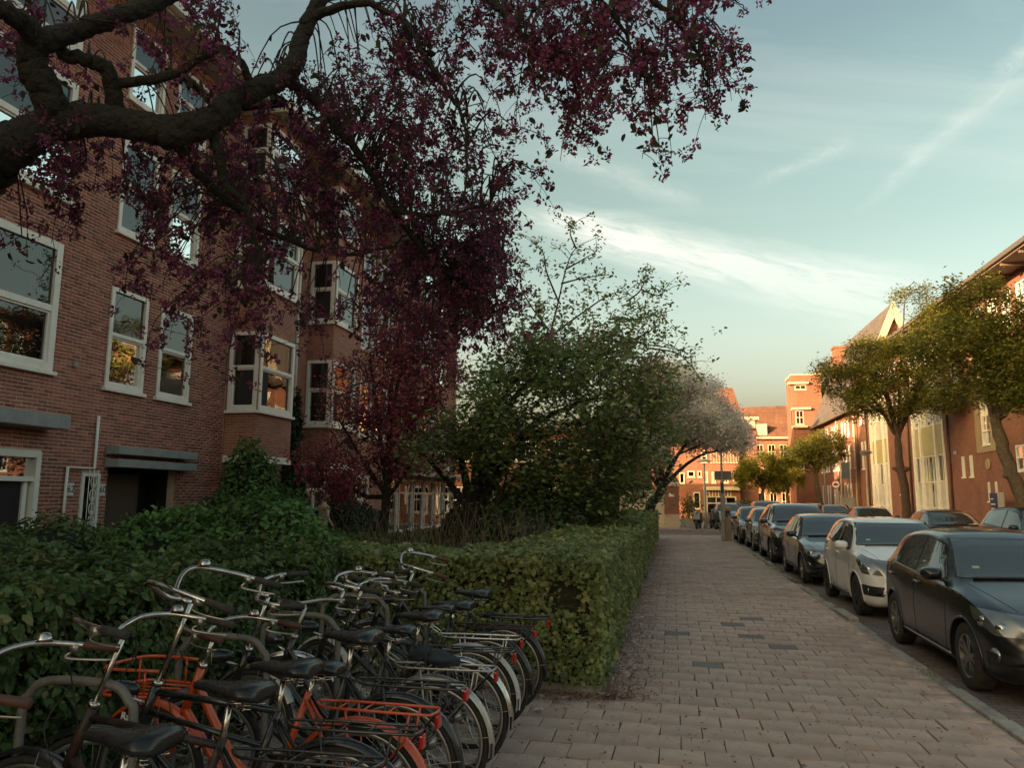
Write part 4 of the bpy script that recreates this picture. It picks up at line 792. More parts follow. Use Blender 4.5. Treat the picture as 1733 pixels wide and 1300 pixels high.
def saddle(parent, x, z, M, kind='wide', tilt=0.0):
    # sections along the length: x from tail to nose
    secs = [(-.125, .070, -.004, .05), (-.115, .098, .012, .062), (-.07, .108, .02, .07), (-.02, .088, .012, .062), (.04, .05, .004, .05), (.10, .03, .004, .042), (.145, .024, .0, .034), (.158, .012, -.008, .02)]
    if kind == 'slim': secs = [(a * 1.05, b * .78, c, d * .8) for a, b, c, d in secs]
    else: secs = [(a * 1.08, b * 1.18, c, d * 1.15) for a, b, c, d in secs]
    m = MB(); n = 12; ct, st = math.cos(tilt), math.sin(tilt)
    for sx, w, top, dp in secs:
        for k in range(n):
            a = math.pi * (-.18 + 1.36 * k / (n - 1)); yy = w * math.cos(a); zz = top + dp * .5 * (math.sin(a) - 1)
            if abs(yy) < w * .35 and sx < .02: zz -= .004
            m.v.append((x + sx * ct - zz * st, yy, z + zz * ct + sx * st))
    for i in range(len(secs) - 1):
        for k in range(n - 1): a = i * n + k; m.f.append((a, a + 1, a + n + 1, a + n))
        m.f.append((i * n + n - 1, i * n, i * n + n, i * n + 2 * n - 1))
    m.f.append(tuple(range(n))); m.f.append(tuple(range((len(secs) - 1) * n + n - 1, (len(secs) - 1) * n - 1, -1)))
    s = m.build('saddle', LEATHR, parent, True, mtx=M)
    if kind != 'slim':
        for sg in (-1, 1): MB().tube([Vector((x - .085 + .016 * math.cos(t), sg * .055 + .016 * math.sin(t), z - .03 - .055 * t / 25)) for t in np.linspace(0, 25, 60)], .0035, 5).build('spring', CHROME, s, True, mtx=M)
    r = MB()
    for sg in (-1, 1): r.tube([(x - .09, sg * .03, z - .06), (x, sg * .022, z - .07), (x + .12, sg * .012, z - .03)], .0035, 5)
    r.tube([(x - .03, 0, z - .05), (x - .03, 0, z - .085)], .018, 8); r.build('rail', CHROME, s, True, mtx=M); return s
def bicycle(label, Y, rearX=-1.4, style='oma', paint=None, fend=None, rack='tube', rackm=None, sz=.95, bar='swept', steer=0.0, lean=0.0, gum=False, gripm=None, text=None, lamp=True, front_rack=False, yaw=0.0, barm=None, cloth=False, chain=True, bh=1.08, slim=False, light='box', barback=0.0):
    paint = paint or BLACKP; fend = fend or BLACKP; gripm = gripm or RUBBER; barm = barm or CHROME; rackm = rackm or BLACKP
    t = thing('bicycle', label, 'bicycle', (rearX, Y, 0), math.pi + yaw, group='bicycles parked at the rack')
    t.rotation_euler = (lean + rnd.gauss(0, .022), 0, math.pi + yaw + rnd.gauss(0, .03)); I = Matrix.Identity(4)
    fh = Vector((1.12, 0, WR)); ht, hb = Vector((.855, 0, .87)), Vector((.935, 0, .66)); ax = (ht - hb).normalized()
    S = Matrix.Translation(hb) @ Matrix.Rotation(steer, 4, ax) @ Matrix.Translation(-hb)
    bb = Vector((.46, 0, .285)); st = Vector((.27, 0, .80)); f = MB(); T = lambda *a, **k: f.tube(*a, **k)
    T([bb, st], .0165, 10); T([hb + ax * -.01, ht + ax * .015], .0205, 10)
    for sg in (-1, 1):
        T([bb + Vector((0, sg * .03, 0)), (.2, sg * .045, .315), (0, sg * .058, WR)], .0095, 6); T([st + Vector((.01, sg * .014, -.03)), (.1, sg * .045, .5), (0, sg * .058, WR)], .0085, 6)
    if style == 'men': T([ht + ax * -.03, st + Vector((.0, 0, -.03))], .0155, 10); T([hb + ax * .03, bb], .0175, 10)
    elif style == 'twin': T([ht + ax * -.02, st + Vector((.0, 0, -.0))], .0155, 10); T([ht + ax * -.11, st + Vector((.04, 0, -.15))], .0135, 10); T([hb + ax * .02, bb], .0175, 10)
    elif style == 'oma': T(spline([ht + ax * -.04, (.75, 0, .68), (.60, 0, .47), bb + Vector((0.01, 0, .09))], 6), .0165, 10); T([hb + ax * .03, bb], .0165, 10)
    elif style == 'low': T(spline([ht + ax * -.06, (.74, 0, .60), (.58, 0, .42), st + Vector((.085, 0, -.34))], 6), .021, 10); T(spline([hb + ax * .02, (.74, 0, .45), (.6, 0, .33), bb], 6), .021, 10)
    elif style == 'mixte':
        for sg in (-1, 1): T([ht + ax * -.05 + Vector((0, sg * .012, 0)), st + Vector((.07, sg * .03, -.25)), (0, sg * .058, WR)], .0095, 8)
        T([hb + ax * .02, bb], .0165, 10)
    T([bb + Vector((0, -.04, 0)), bb + Vector((0, .04, 0))], .022, 12); f.build('frame', paint, t, True)
    fk = MB(); fk.tube([hb - ax * .0, hb - ax * .035], .019, 10)
    fk.cbox(hb - ax * .03, .035, .1, .025)
    for sg in (-1, 1): fk.tube(spline([hb - ax * .03 + Vector((0, sg * .045, 0)), (1.03, sg * .052, .47), fh + Vector((-.02, sg * .055, .05)), fh + Vector((0, sg * .056, 0))], 4), [.013] * 5 + [.011] * 4 + [.009] * 4, 8)
    fk.build('fork', paint, t, True, mtx=S)
    wheel(t, (0, 0, WR), I, gum); wheel(t, fh, S, gum)
    fender(t, (0, 0, WR), fend, R_(-168 + 180 - 10 + 158), R_(35), I, flap=None) if False else None
    fr_ = fender(t, (0, 0, WR), fend, R_(190), R_(35), I, flap=True); fender(t, fh, fend, R_(150), R_(25), S, w=.028)
    # seat
    MB().tube([st + Vector((.01, 0, -.06)), (.255, 0, sz - .07)], .0128, 8).build('seat_post', CHROME, t, True); saddle(t, .24, sz, I, 'slim' if slim else 'wide', tilt=rnd.uniform(-.04, .06))
    # handlebar
    top = ht + ax * (bh - .87 - .03); h = MB(); sm = MB(); sm.tube([ht, top], .0115, 8); sm.tube([ht + ax * .012, ht + ax * .03], .024, 10); sm.tube([top, top + Vector((.05, 0, .02))], .012, 8); c = top + Vector((.05, 0, .02)); stem = sm.build('stem', barm, t, True, mtx=S)
    bx = -barback
    if bar == 'swept': hp = [(c.x + .0, 0, c.z), (c.x + .03, .08, c.z + .02), (c.x + .02, .17, c.z + .055), (c.x - .06, .25, c.z + .065), (c.x - .18 + bx, .285, c.z + .05), (c.x - .33 + bx, .30, c.z + .03)]
    elif bar == 'high': hp = [(c.x + .0, 0, c.z), (c.x + .045, .05, c.z + .02), (c.x + .06, .16, c.z + .085), (c.x + .02, .235, c.z + .105), (c.x - .14, .29, c.z + .07), (c.x - .34, .315, c.z + .01)]
    else: hp = [(c.x + .0, 0, c.z), (c.x + .0, .12, c.z + .01), (c.x - .02, .2, c.z + .02), (c.x - .1, .27, c.z + .02), (c.x - .24, .295, c.z + .01)]
    left = [Vector((p[0], -p[1], p[2])) for p in hp[::-1]]; full = left + [Vector(p) for p in hp[1:]]; sp = spline(full, 7); h.tube(sp, .0112, 8); hb_o = h.build('handlebar', barm, t, True, mtx=S)
    for sg in (-1, 1):
        e = Vector((hp[-1][0], sg * hp[-1][1], hp[-1][2])); d = (Vector((hp[-2][0], sg * hp[-2][1], hp[-2][2])) - e).normalized()
        MB().tube([e - d * .012, e - d * .01, e + d * .11, e + d * .115], [.012, .0165, .0155, .012], 10).build('grip', gripm, hb_o, True, mtx=S)
        bl = MB(); q = e + d * .145; bl.cbox(q + Vector((0, 0, -.012)), .03, .026, .03); bl.tube(spline([q + Vector((.0, 0, -.02)), q + Vector((.03, sg * -.01, -.045)), q - d * .06 + Vector((.02, 0, -.05)), q - d * .13 + Vector((.0, 0, -.045))], 4), .0055, 6, flat=.6); bl.build('brake_lever', ALU, hb_o, True, mtx=S)
    if bar != 'flat': MB().lathe([(0, .028), (.02, .024), (.029, .008), (.03, 0), (0, 0)], 12, Matrix.Translation((hp[3][0] - .03, -hp[3][1], hp[3][2] + .012))).build('bell', CHROME, hb_o, True, mtx=S)
    cb = MB(); q = Vector((hp[4][0], -hp[4][1], hp[4][2] - .015)); cb.tube(spline([q, q + Vector((.18, .06, .03)), Vector((1.02, .03, .86)), Vector((.99, .03, .66)), Vector((1.02, .04, .5))], 6), .0028, 5); cb.tube(spline([Vector((q.x, -q.y, q.z)), Vector((q.x + .2, -q.y - .05, q.z + .05)), Vector((.95, -.02, .85)), Vector((.88, 0, .7))], 6), .0028, 5); cb.build('cable', RUBBER, t, True, mtx=S)
    if lamp:
        m4 = S @ axes_mtx((1.0, 0, .86), (0, 1, 0), (0, 0, 1)); l = MB(); l.lathe([(0, -.075), (.02, -.068), (.036, -.03), (.042, .02), (.044, .03)], 14, m4); lo = l.build('headlight', BLACKP, t, True); MB().lathe([(.041, .026), (.03, .036), (0, .04)], 14, m4).build('lens', pm('lamp_glass', (.75, .68, .45), .15, var=.05, coat=.5), lo, True)
        MB().tube([(.90, 0, .80), (.97, 0, .83), (1.0, 0, .83)], .007, 6).build('bracket', CHROME, lo, True, mtx=S)
    # carrier
    rz = WR + .41; rk = MB(); xa, xb, w = .17, -.36, .07
    if rack:
        lo_ = [(xa + .05, 0.012, rz + .01), (xa, w * .8, rz), (xa - .1, w, rz), (xb + .06, w, rz), (xb, w * .7, rz), (xb, -w * .7, rz), (xb + .06, -w, rz), (xa - .1, -w, rz), (xa, -w * .8, rz), (xa + .05, -.012, rz + .01)]
        rk.tube(spline(lo_, 3), .0065 if rack != 'heavy' else .0085, 6)
        for i in range(4 if rack != 'long' else 3): x = lerp(xa - .08, xb + .08, i / 3); rk.tube([(x, -w, rz), (x, w, rz)], .0045, 5)
        if rack in ('tube', 'heavy'): rk.tube([(xa - .05, 0, rz), (xb, 0, rz)], .0045, 5)
        for sg in (-1, 1):
            rk.tube([(xb + .1, sg * w, rz), (xb + .12, sg * w, rz - .12), (0.0, sg * .062, WR + .02)], .0055, 6); rk.tube([(xa - .12, sg * w, rz), (0.0, sg * .062, WR + .02)], .0055, 6)
        rko = rk.build('carrier', rackm, t, True)
        if rack == 'heavy':
            s2 = MB()
            for x in (xa - .05, xb + .14): s2.cbox((x, 0, rz + .012), .06, .165, .012)
            s2.build('carrier_strap', BLACKP, rko, False)
        if rack == 'clip': MB().tube([(xa + .03, -.03, rz + .015), (xa + .1, -.035, rz + .06), (xa + .1, .035, rz + .06), (xa + .03, .03, rz + .015)], .005, 6).build('clip', rackm, rko, True)
        tl = MB(); tl.cbox((xb - .012, 0, rz - .04 if light == 'box' else rz - .09), .02, .055, .055); tl.build('tail_light', REDL, t, False, bevel=.006)
    if cloth: pass
    ck = MB(); ck.lathe([(.07, -.005), (.092, -.004), (.092, .004), (.07, .005)], 20, axes_mtx(bb + Vector((0, -.055, 0)), (1, 0, 0), (0, 0, 1)))
    for sg, a in ((-1, .6), (1, .6 + math.pi)):
        e = bb + Vector((.165 * math.cos(a), sg * .07, .165 * math.sin(a))); ck.tube([bb + Vector((0, sg * .065, 0)), e], .009, 6)
        MB().cbox(e + Vector((0, sg * .055, 0)), .09, .085, .024).build('pedal', RUBBER, t, False, bevel=.004)
    ck.build('crank', ALU, t, True)
    if chain:
        pts = [(.58, .285 + .02), (.57, .36), (.50, .40), (.42, .40), (.0, .40), (-.06, .36), (-.05, .30), (.02, .285), (.44, .175), (.53, .195)]
        MB().prism(pts, -.075, -.045, lambda u, v, d: (u, d, v)).build('chain_case', BLACKP, t, False, bevel=.01)
    MB().tube([(.06, -.075, .3), (.0, -.12, .05), (-.03, -.13, .02)], .008, 6).build('kickstand', ALU, t, True)
    if text:
        s, pos, dr, up, size, tm = text; text_mesh('lettering', s, size, tm, t, axes_mtx(pos, dr, up), ext=.0015, bold=.0008)
    return t
CW = pm('lettering_white', (.62, .6, .55), .5, var=.05)
bicycle('rusty black bicycle nearest the viewer, its front wheel cut off by the picture edge', 2.36, rearX=-1.5, style='oma', paint=RUSTP, fend=RUSTP, rack='heavy', bar='swept', steer=.25, sz=.95, bh=1.10, gum=True, gripm=BROWN, lamp=False)
bicycle('black bicycle with white lettering on its thin straight tube, second from the viewer', 2.78, rearX=-1.42, style='men', paint=RUSTP, rack='tube', bar='swept', steer=-.1, sz=1.0, bh=1.19, text=('Rats', (.70, -.0175, .845), (-.585, 0, -.07), (0, 0, 1), .04, CW), lamp=False)
bicycle('black bicycle with double top tube, tall chrome handlebar and black headlight', 3.2, rearX=-1.4, style='twin', rack='tube', bar='high', steer=.18, sz=1.0, bh=1.29, lean=.03)
bicycle('orange bicycle with orange carrier, mudguard and front rack', 3.52, rearX=-1.42, style='low', paint=ORANGE, fend=ORANGE, rack='long', rackm=ORANGE, bar='swept', steer=-.1, sz=.93, bh=1.05, front_rack=True, lamp=False, slim=True, gripm=BROWN)
bicycle('black bicycle with a pale-tipped straight top tube beside the orange bicycle', 4.02, rearX=-1.42, style='men', rack='tube', bar='flat', steer=.45, sz=1.0, bh=1.22, rackm=BLACKP, gum=True, lean=-.03)
bicycle('grey-black bicycle with dull metal carrier carrying a dark cloth bundle', 4.42, rearX=-1.36, style='low', fend=ALU, rack='clip', rackm=ALU, bar='flat', steer=-.3, sz=.96, bh=1.10, text=('GAZELLE', (.80, -.0235, .66), (-.62, 0, -.78), (.78, 0, -.62), .035, CW), barm=ALU, slim=True, gum=True)
bicycle('black bicycle lettered POPAL on its tube, with polished rear mudguard', 4.95, rearX=-1.36, style='men', fend=CHROME, rack='tube', bar='swept', steer=.15, sz=.97, bh=1.14, text=('POPAL', (.62, -.0185, .46), (.75, 0, .66), (-.66, 0, .75), .055, CW), lean=.02, gum=True)
bicycle('bicycle with pale mudguard and thin silver carrier in the rack', 5.4, rearX=-1.4, style='mixte', fend=WHITEP, rack='clip', rackm=CHROME, bar='swept', steer=-.5, sz=.95, bh=1.1, gum=True, slim=True)
bicycle('dark bicycle with brown-black tube carrier, second from the hedge', 5.85, rearX=-1.38, style='oma', rack='tube', rackm=RUSTP, bar='flat', steer=.5, sz=.92, bh=1.05)
bicycle('black bicycle with a high flat black carrier right against the hedge', 6.35, rearX=-1.36, style='oma', rack='heavy', bar='high', steer=.3, sz=.95, bh=1.12, gripm=BROWN, lean=-.02)
def orange_front_rack():
    o = [c for c in bpy.data.objects if c.get('label', '').startswith('orange bicycle')][0]; m = MB(); z = .76
    for dz in (0, .12): m.tube(spline([(.98, -.15, z + dz), (1.2, -.17, z + dz), (1.3, -.12, z + dz), (1.3, .12, z + dz), (1.2, .17, z + dz), (.98, .15, z + dz)], 4), .008, 6)
    for y in (-.1, -.03, .03, .1): m.tube([(.98, y, z), (1.3, y, z)], .005, 5)
    for p in ((1.3, -.12), (1.3, .12), (1.05, -.155), (1.05, .155)): m.tube([(p[0], p[1], z), (p[0], p[1], z + .12)], .006, 5)
    for sg in (-1, 1): m.tube([(1.12, sg * .06, WR), (1.16, sg * .1, z)], .006, 6)
    m.build('front_rack', ORANGE, o, True)
    for a, s in ((R_(160), .02),):
        c = MB(); p = Vector((WR * 0 + .37 * math.cos(a), -.02, WR + .37 * math.sin(a)))
    for (a, mt, nm) in ((R_(158), pm('sticker_grey', (.12, .14, .15), .4), 'sticker'), (R_(167), pm('sticker_yellow', (.6, .42, .06), .4), 'sticker')):
        c = MB(); n = Vector((math.cos(a), 0, math.sin(a))); c.lathe([(0, .002), (.02, .002), (.02, -.003)], 14, axes_mtx(Vector((0, -.012, WR)) + n * .3685, (0, 1, 0), n.cross(Vector((0, 1, 0)))));  c.build(nm, mt, o, False)
orange_front_rack()
# dark cloth bundle on the carrier
def bundle():
    m = MB(); n = 18; P = []
    for i in range(n):
        t = i / (n - 1); x = -1.50 + .30 * t; r = .045 * (math.sin(math.pi * (t * .92 + .05)) ** .6) * (1 - .55 * math.exp(-((t - .38) / .06) ** 2)) + .006; P.append((x, 4.42 + .012 * math.sin(9 * t), .80 + .015 * math.sin(5 * t), r))
    seg = 16; base = 0
    for x, y, z, r in P:
        for k in range(seg):
            a = 2 * math.pi * k / seg; q = r * (1 + .22 * math.sin(a * 5 + x * 30) + .1 * rnd.uniform(-1, 1)); m.v.append((x, y + q * 1.25 * math.cos(a), z + q * .85 * math.sin(a)))
    for i in range(n - 1):
        for k in range(seg): m.f.append((i * seg + k, i * seg + (k + 1) % seg, (i + 1) * seg + (k + 1) % seg, (i + 1) * seg + k))
    m.f.append(tuple(range(seg))); m.f.append(tuple(range((n - 1) * seg, n * seg)))
    o = m.build('cloth_bundle', pm('dark_cloth', (.025, .035, .042), .9, var=.3, scale=20, bump=.3), None, True); tag(o, 'dark blue-grey cloth knotted on the metal bicycle carrier', 'cloth')
    MB().tube([(-1.385, 4.42 + .045 * math.cos(a), .805 + .045 * math.sin(a)) for a in np.linspace(0, 6.2, 14)], .012, 6).build('knot', MATS['dark_cloth'], o, True)
bundle()
# hoop racks
hoop = thing('bicycle_rack', 'grey galvanised hoop rack beside the nearest bicycles', 'bike rack', (-2.62, 2.85, 0), group='hoop racks holding the bicycles')
MB().tube(spline([(0, 0, 0), (0, 0, .78), (.03, 0, .90), (.12, 0, .96), (.40, 0, .96), (.49, 0, .90), (.52, 0, .78), (.52, 0, 0)], 5), .0185, 12).build('hoop', RACKG, hoop, True); MB().tube([(0, 0, .0), (0, 0, .006)], .06, 12).build('foot', RACKG, hoop); MB().tube([(.52, 0, .0), (.52, 0, .006)], .06, 12).build('foot', RACKG, hoop)
for y, lb in ((3.9, 'grey hoop rack between the orange bicycle and the black one with pale top tube'), (4.75, 'grey hoop rack in front of the bicycle lettered POPAL'), (5.62, 'grey hoop rack second from the hedge'), (6.5, 'grey hoop rack right against the hedge')):
    h = copy_tree(hoop); h.location = (-2.62 + rnd.uniform(-.03, .03), y, rnd.uniform(-.02, .02)); h['label'] = lb

# ------------------------------------------------------------------ cars
CGLASS = pm('car_glass', (0.045, 0.055, 0.058), 0.03, var=0.05, ior=2.2, rvar=0.0, spec=0.5)  # opaque; base colour lifted to imitate haze behind the glass
SEALB = pm('black_trim', (0.014, 0.014, 0.015), 0.5, var=0.15)
PLAST = pm('bumper_plastic', (0.022, 0.022, 0.023), 0.6, var=0.2)
HEADL = pm('headlamp', (0.22, 0.22, 0.22), 0.14, metal=0.6, var=0.12, scale=16, coat=1.0)
ALLOY = pm('alloy', (0.30, 0.29, 0.28), 0.35, metal=0.9, var=0.15)
def paint(name, c, metal=0.55, rough=0.32, coat=1.0): return pm('car_' + name, c, rough, metal=metal, var=0.06, scale=2, coat=coat, dirt=tuple(x * .85 + .006 for x in c), dscale=3, damt=.4)
def pchip(tab):
    x = np.array([p[0] for p in tab], float); y = np.array([p[1] for p in tab], float); h = np.diff(x); d = np.diff(y) / h; m = np.zeros(len(x))
    m[0], m[-1] = d[0], d[-1]
    for i in range(1, len(x) - 1):
        if d[i - 1] * d[i] > 0: w1, w2 = 2 * h[i] + h[i - 1], h[i] + 2 * h[i - 1]; m[i] = (w1 + w2) / (w1 / d[i - 1] + w2 / d[i])
    def f(q):
        i = min(max(np.searchsorted(x, q) - 1, 0), len(h) - 1); t = min(max((q - x[i]) / h[i], 0), 1); t2, t3 = t * t, t ** 3
        return float((2 * t3 - 3 * t2 + 1) * y[i] + (t3 - 2 * t2 + t) * h[i] * m[i] + (-2 * t3 + 3 * t2) * y[i + 1] + (t3 - t2) * h[i] * m[i + 1])
    return f
SPECS = {
 'hatch': dict(L=3.97, W=1.70, wb=2.47, fo=.80, top=[(0, .50), (.03, .62), (.12, .74), (.35, .82), (.98, .965), (1.08, .99), (1.75, 1.395), (2.0, 1.452), (2.5, 1.468), (3.1, 1.43), (3.45, 1.36), (3.72, 1.10), (3.88, .94), (3.95, .80), (3.97, .55)],
     belt=[(0, .45), (.35, .74), (1.0, .90), (2.0, .95), (3.2, 1.01), (3.7, 1.0), (3.97, .5)], cowl=1.1, roof=1.82,
     win=[[(1.36, .985), (1.80, 1.325), (2.28, 1.385), (2.28, .99)], [(2.36, .992), (2.36, 1.388), (2.9, 1.37), (3.16, 1.30), (3.28, 1.045)]],
     head=[(-.06, .60), (-.07, .735), (.28, .79), (.66, .815), (.56, .71), (.22, .60)], hood0=.2),
 'micro': dict(L=3.60, W=1.62, wb=2.385, fo=.70, top=[(0, .50), (.03, .64), (.10, .78), (.28, .88), (.72, 1.01), (.84, 1.04), (1.5, 1.42), (1.8, 1.482), (2.3, 1.49), (2.9, 1.45), (3.2, 1.38), (3.42, 1.08), (3.53, .94), (3.58, .80), (3.60, .55)],
     belt=[(0, .45), (.28, .78), (.8, .93), (1.6, .97), (2.8, 1.06), (3.3, 1.05), (3.6, .5)], cowl=.86, roof=1.58,
     win=[[(1.13, 1.01), (1.55, 1.345), (2.0, 1.41), (2.0, 1.03)], [(2.07, 1.035), (2.07, 1.415), (2.55, 1.395), (2.82, 1.31), (2.9, 1.12)]],
     head=[(-.02, .66), (.05, .82), (.36, .90), (.62, .95), (.60, .84), (.34, .68)], hood0=.2),
 'compact': dict(L=4.27, W=1.81, wb=2.63, fo=.83, top=[(0, .48), (.03, .60), (.12, .72), (.4, .80), (1.1, .93), (1.25, .96), (2.0, 1.38), (2.3, 1.44), (2.8, 1.455), (3.4, 1.40), (3.7, 1.33), (4.0, 1.08), (4.16, .94), (4.25, .78), (4.27, .55)],
     belt=[(0, .45), (.35, .72), (1.2, .88), (2.2, .93), (3.4, 1.0), (3.9, .98), (4.27, .5)], cowl=1.27, roof=2.05,
     win=[[(1.55, .965), (2.02, 1.30), (2.5, 1.375), (2.5, .975)], [(2.58, .978), (2.58, 1.378), (3.1, 1.36), (3.42, 1.27), (3.54, 1.04)]],
     head=[(-.04, .62), (-.02, .72), (.3, .775), (.72, .80), (.62, .70), (.2, .615)], hood0=.25),
 'suv': dict(L=4.42, W=1.84, wb=2.64, fo=.88, top=[(0, .62), (.03, .78), (.10, .90), (.35, 1.0), (1.0, 1.10), (1.15, 1.13), (1.85, 1.56), (2.15, 1.635), (2.7, 1.655), (3.5, 1.61), (3.85, 1.54), (4.15, 1.22), (4.3, 1.06), (4.39, .90), (4.42, .65)],
     belt=[(0, .55), (.35, .9), (1.2, 1.02), (2.2, 1.07), (3.5, 1.16), (4.0, 1.14), (4.42, .6)], cowl=1.17, roof=1.92,
     win=[[(1.45, 1.10), (1.92, 1.49), (2.45, 1.565), (2.45, 1.12)], [(2.53, 1.125), (2.53, 1.568), (3.2, 1.54), (3.55, 1.44), (3.66, 1.2)]],
     head=[(-.02, .74), (.0, .86), (.3, .93), (.68, .97), (.6, .86), (.25, .74)], hood0=.25)}
def car_body(sp):
    L, W = sp['L'], sp['W']; top, belt = pchip(sp['top']), pchip(sp['belt'])
    plan = pchip([(0, .60), (.04, .74), (.12, .85), (.3, .935), (.7, .985), (1.2, 1.0), (L - 1.2, 1.0), (L - .5, .97), (L - .2, .92), (L - .06, .84), (L, .72)])
    zbot = pchip([(0, .34), (.06, .22), (.3, .18), (L - .4, .2), (L - .08, .28), (L, .4)])
    xs = np.concatenate([np.array([0, .012, .03, .06, .1, .15, .21]), np.linspace(.28, L - .28, 64), L - np.array([.21, .15, .1, .06, .03, .012, 0])])
    V, F, rows = [], [], []
    for x in xs:
        zt, z0, w = top(x), zbot(x), W / 2 * plan(x); zb = min(belt(x), zt - .035); gh = max(0.0, min(1.0, (zt - zb - .05) / .38)); wr = w * lerp(.86, .735, gh); zm = lerp(z0, zb, .52)
        e = lerp(.02, .075, gh)
        P = [(0, z0), (.55 * w, z0), (.86 * w, z0 + .005), (.955 * w, z0 + .05), (.985 * w, z0 + .14), (1.0 * w, zm), (.992 * w, lerp(zm, zb, .55)), (.965 * w, zb - .012), (lerp(.965 * w, wr, .06), zb + .006)]
        side = [(lerp(.95 * w, wr, t), lerp(zb + .01, zt - e, t)) for t in (.25, .5, .75, 1.0)]
        P += side + [(wr - .05 * w, zt - e * .42), (wr - .13 * w, zt - e * .16), (wr * .6, zt + .004), (wr * .3, zt + .012), (0, zt + .015)]
        # densify
        Q = []
        for i in range(len(P) - 1):
            a, b, c, d = P[max(i - 1, 0)], P[i], P[i + 1], P[min(i + 2, len(P) - 1)]
            for t in (0, .5):
                if t == 0: Q.append(b)
                else:
                    lin = i in (8, 9, 10, 11)
                    Q.append(((b[0] + c[0]) / 2, (b[1] + c[1]) / 2) if lin else tuple((-a[k] + 9 * b[k] + 9 * c[k] - d[k]) / 16 for k in (0, 1)))
        Q.append(P[-1]); rows.append(Q)
    n = len(rows[0]); full = 2 * n - 2
    for x, Q in zip(xs, rows):
        for y, z in Q: V.append((x, y, z))
        for y, z in Q[-2:0:-1]: V.append((x, -y, z))
    for i in range(len(xs) - 1):
        for k in range(full): k2 = (k + 1) % full; F.append((i * full + k, i * full + k2, (i + 1) * full + k2, (i + 1) * full + k))
    F.append(tuple(range(full))); F.append(tuple(range((len(xs) - 1) * full + full - 1, (len(xs) - 1) * full - 1, -1)))
    me = bpy.data.meshes.new('body'); me.from_pydata(V, [], F); bm = bmesh.new(); bm.from_mesh(me); bpy.data.meshes.remove(me); bmesh.ops.recalc_face_normals(bm, faces=bm.faces); return bm
def cut_poly(bm, poly, axis, filt):      # cut faces along the polygon's sides; axis: function (u, v) -> plane point, and its direction
    fn, dr = axis; n = len(poly); cx = sum(p[0] for p in poly) / n; cy = sum(p[1] for p in poly) / n
    for i in range(n):
        a, b = Vector(fn(*poly[i])), Vector(fn(*poly[(i + 1) % n])); no = (b - a).cross(dr).normalized(); fs = [f for f in bm.faces if filt(f)]
        bmesh.ops.bisect_plane(bm, geom=fs + list({e for f in fs for e in f.edges}) + list({v for f in fs for v in f.verts}), plane_co=a, plane_no=no, dist=1e-6)
    def inside(f):
        c = f.calc_center_median()
        for i in range(n):
            a, b = Vector(fn(*poly[i])), Vector(fn(*poly[(i + 1) % n])); no = (b - a).cross(dr); s0 = (Vector(fn(cx, cy)) - a).dot(no)
            if (c - a).dot(no) * s0 < 0: return False
        return True
    return [f for f in bm.faces if filt(f) and inside(f)]
SIDE = (lambda u, v: (u, 0, v), Vector((0, 1, 0))); FRONT = (lambda u, v: (0, u, v), Vector((1, 0, 0)))
def patch(bm0, name, poly, axis, filt, mat, parent, off=.003, thick=0.0):
    bm = bm0.copy(); keep = set(cut_poly(bm, poly, axis, filt)); bm.normal_update()
    bmesh.ops.delete(bm, geom=[f for f in bm.faces if f not in keep], context='FACES'); bm.normal_update()
    for v in bm.verts: v.co += v.normal * off
    me = bpy.data.meshes.new(name); bm.to_mesh(me); bm.free(); me.shade_smooth(); return link_mesh(name, me, mat, parent)
def inset(poly, d):
    n = len(poly); cx = sum(p[0] for p in poly) / n; cy = sum(p[1] for p in poly) / n; out = []
    for x, y in poly:
        l = math.hypot(x - cx, y - cy); out.append((x - (x - cx) / l * d, y - (y - cy) / l * d))
    return out
def car_wheel(parent, c, side, r, alloy=True, w=.19):
    s = side; m4 = axes_mtx(c, (1, 0, 0), (0, 0, 1)) if s < 0 else axes_mtx(c, (-1, 0, 0), (0, 0, 1))
    t = MB().lathe([(r * .60, -w * .5), (r * .93, -w * .5), (r * .985, -w * .42), (r, -w * .25), (r, w * .25), (r * .985, w * .42), (r * .93, w * .49), (r * .72, w * .5), (r * .655, w * .44), (r * .65, -.02)], 36, m4, cap=False).build('wheel', RUBBER, parent, R_(40))
    rm = MB(); rm.lathe([(r * .66, w * .42), (r * .64, w * .46), (r * .60, w * .42), (r * .58, w * .1)], 36, m4, cap=False)
    for k in range(5):
        for dd in (-.16, .16):
            a = 2 * math.pi * k / 5 + dd; p0, p1 = Vector((r * .16 * math.cos(a), r * .16 * math.sin(a), w * .34)), Vector((r * .61 * math.cos(a + dd * .25), r * .61 * math.sin(a + dd * .25), w * .42)); q = (p1 - p0).normalized(); nn = Vector((-q.y, q.x, 0)) * .02
            rm.hexa([m4 @ (p0 - nn - Vector((0, 0, .02))), m4 @ (p0 + nn - Vector((0, 0, .02))), m4 @ (p1 + nn * .8 - Vector((0, 0, .02))), m4 @ (p1 - nn * .8 - Vector((0, 0, .02))), m4 @ (p0 - nn), m4 @ (p0 + nn), m4 @ (p1 + nn * .8), m4 @ (p1 - nn * .8)])
    rm.lathe([(0, w * .38), (r * .14, w * .37), (r * .2, w * .33), (r * .2, w * .2)], 16, m4); rm.build('rim', ALLOY if alloy else PLAST, t, R_(35))
    MB().lathe([(0, w * .1), (r * .5, w * .1), (r * .5, w * .02)], 24, m4).build('brake_disc', pm('brake_steel', (.08, .075, .07), .5, metal=.8), t); return t
CARS = {}
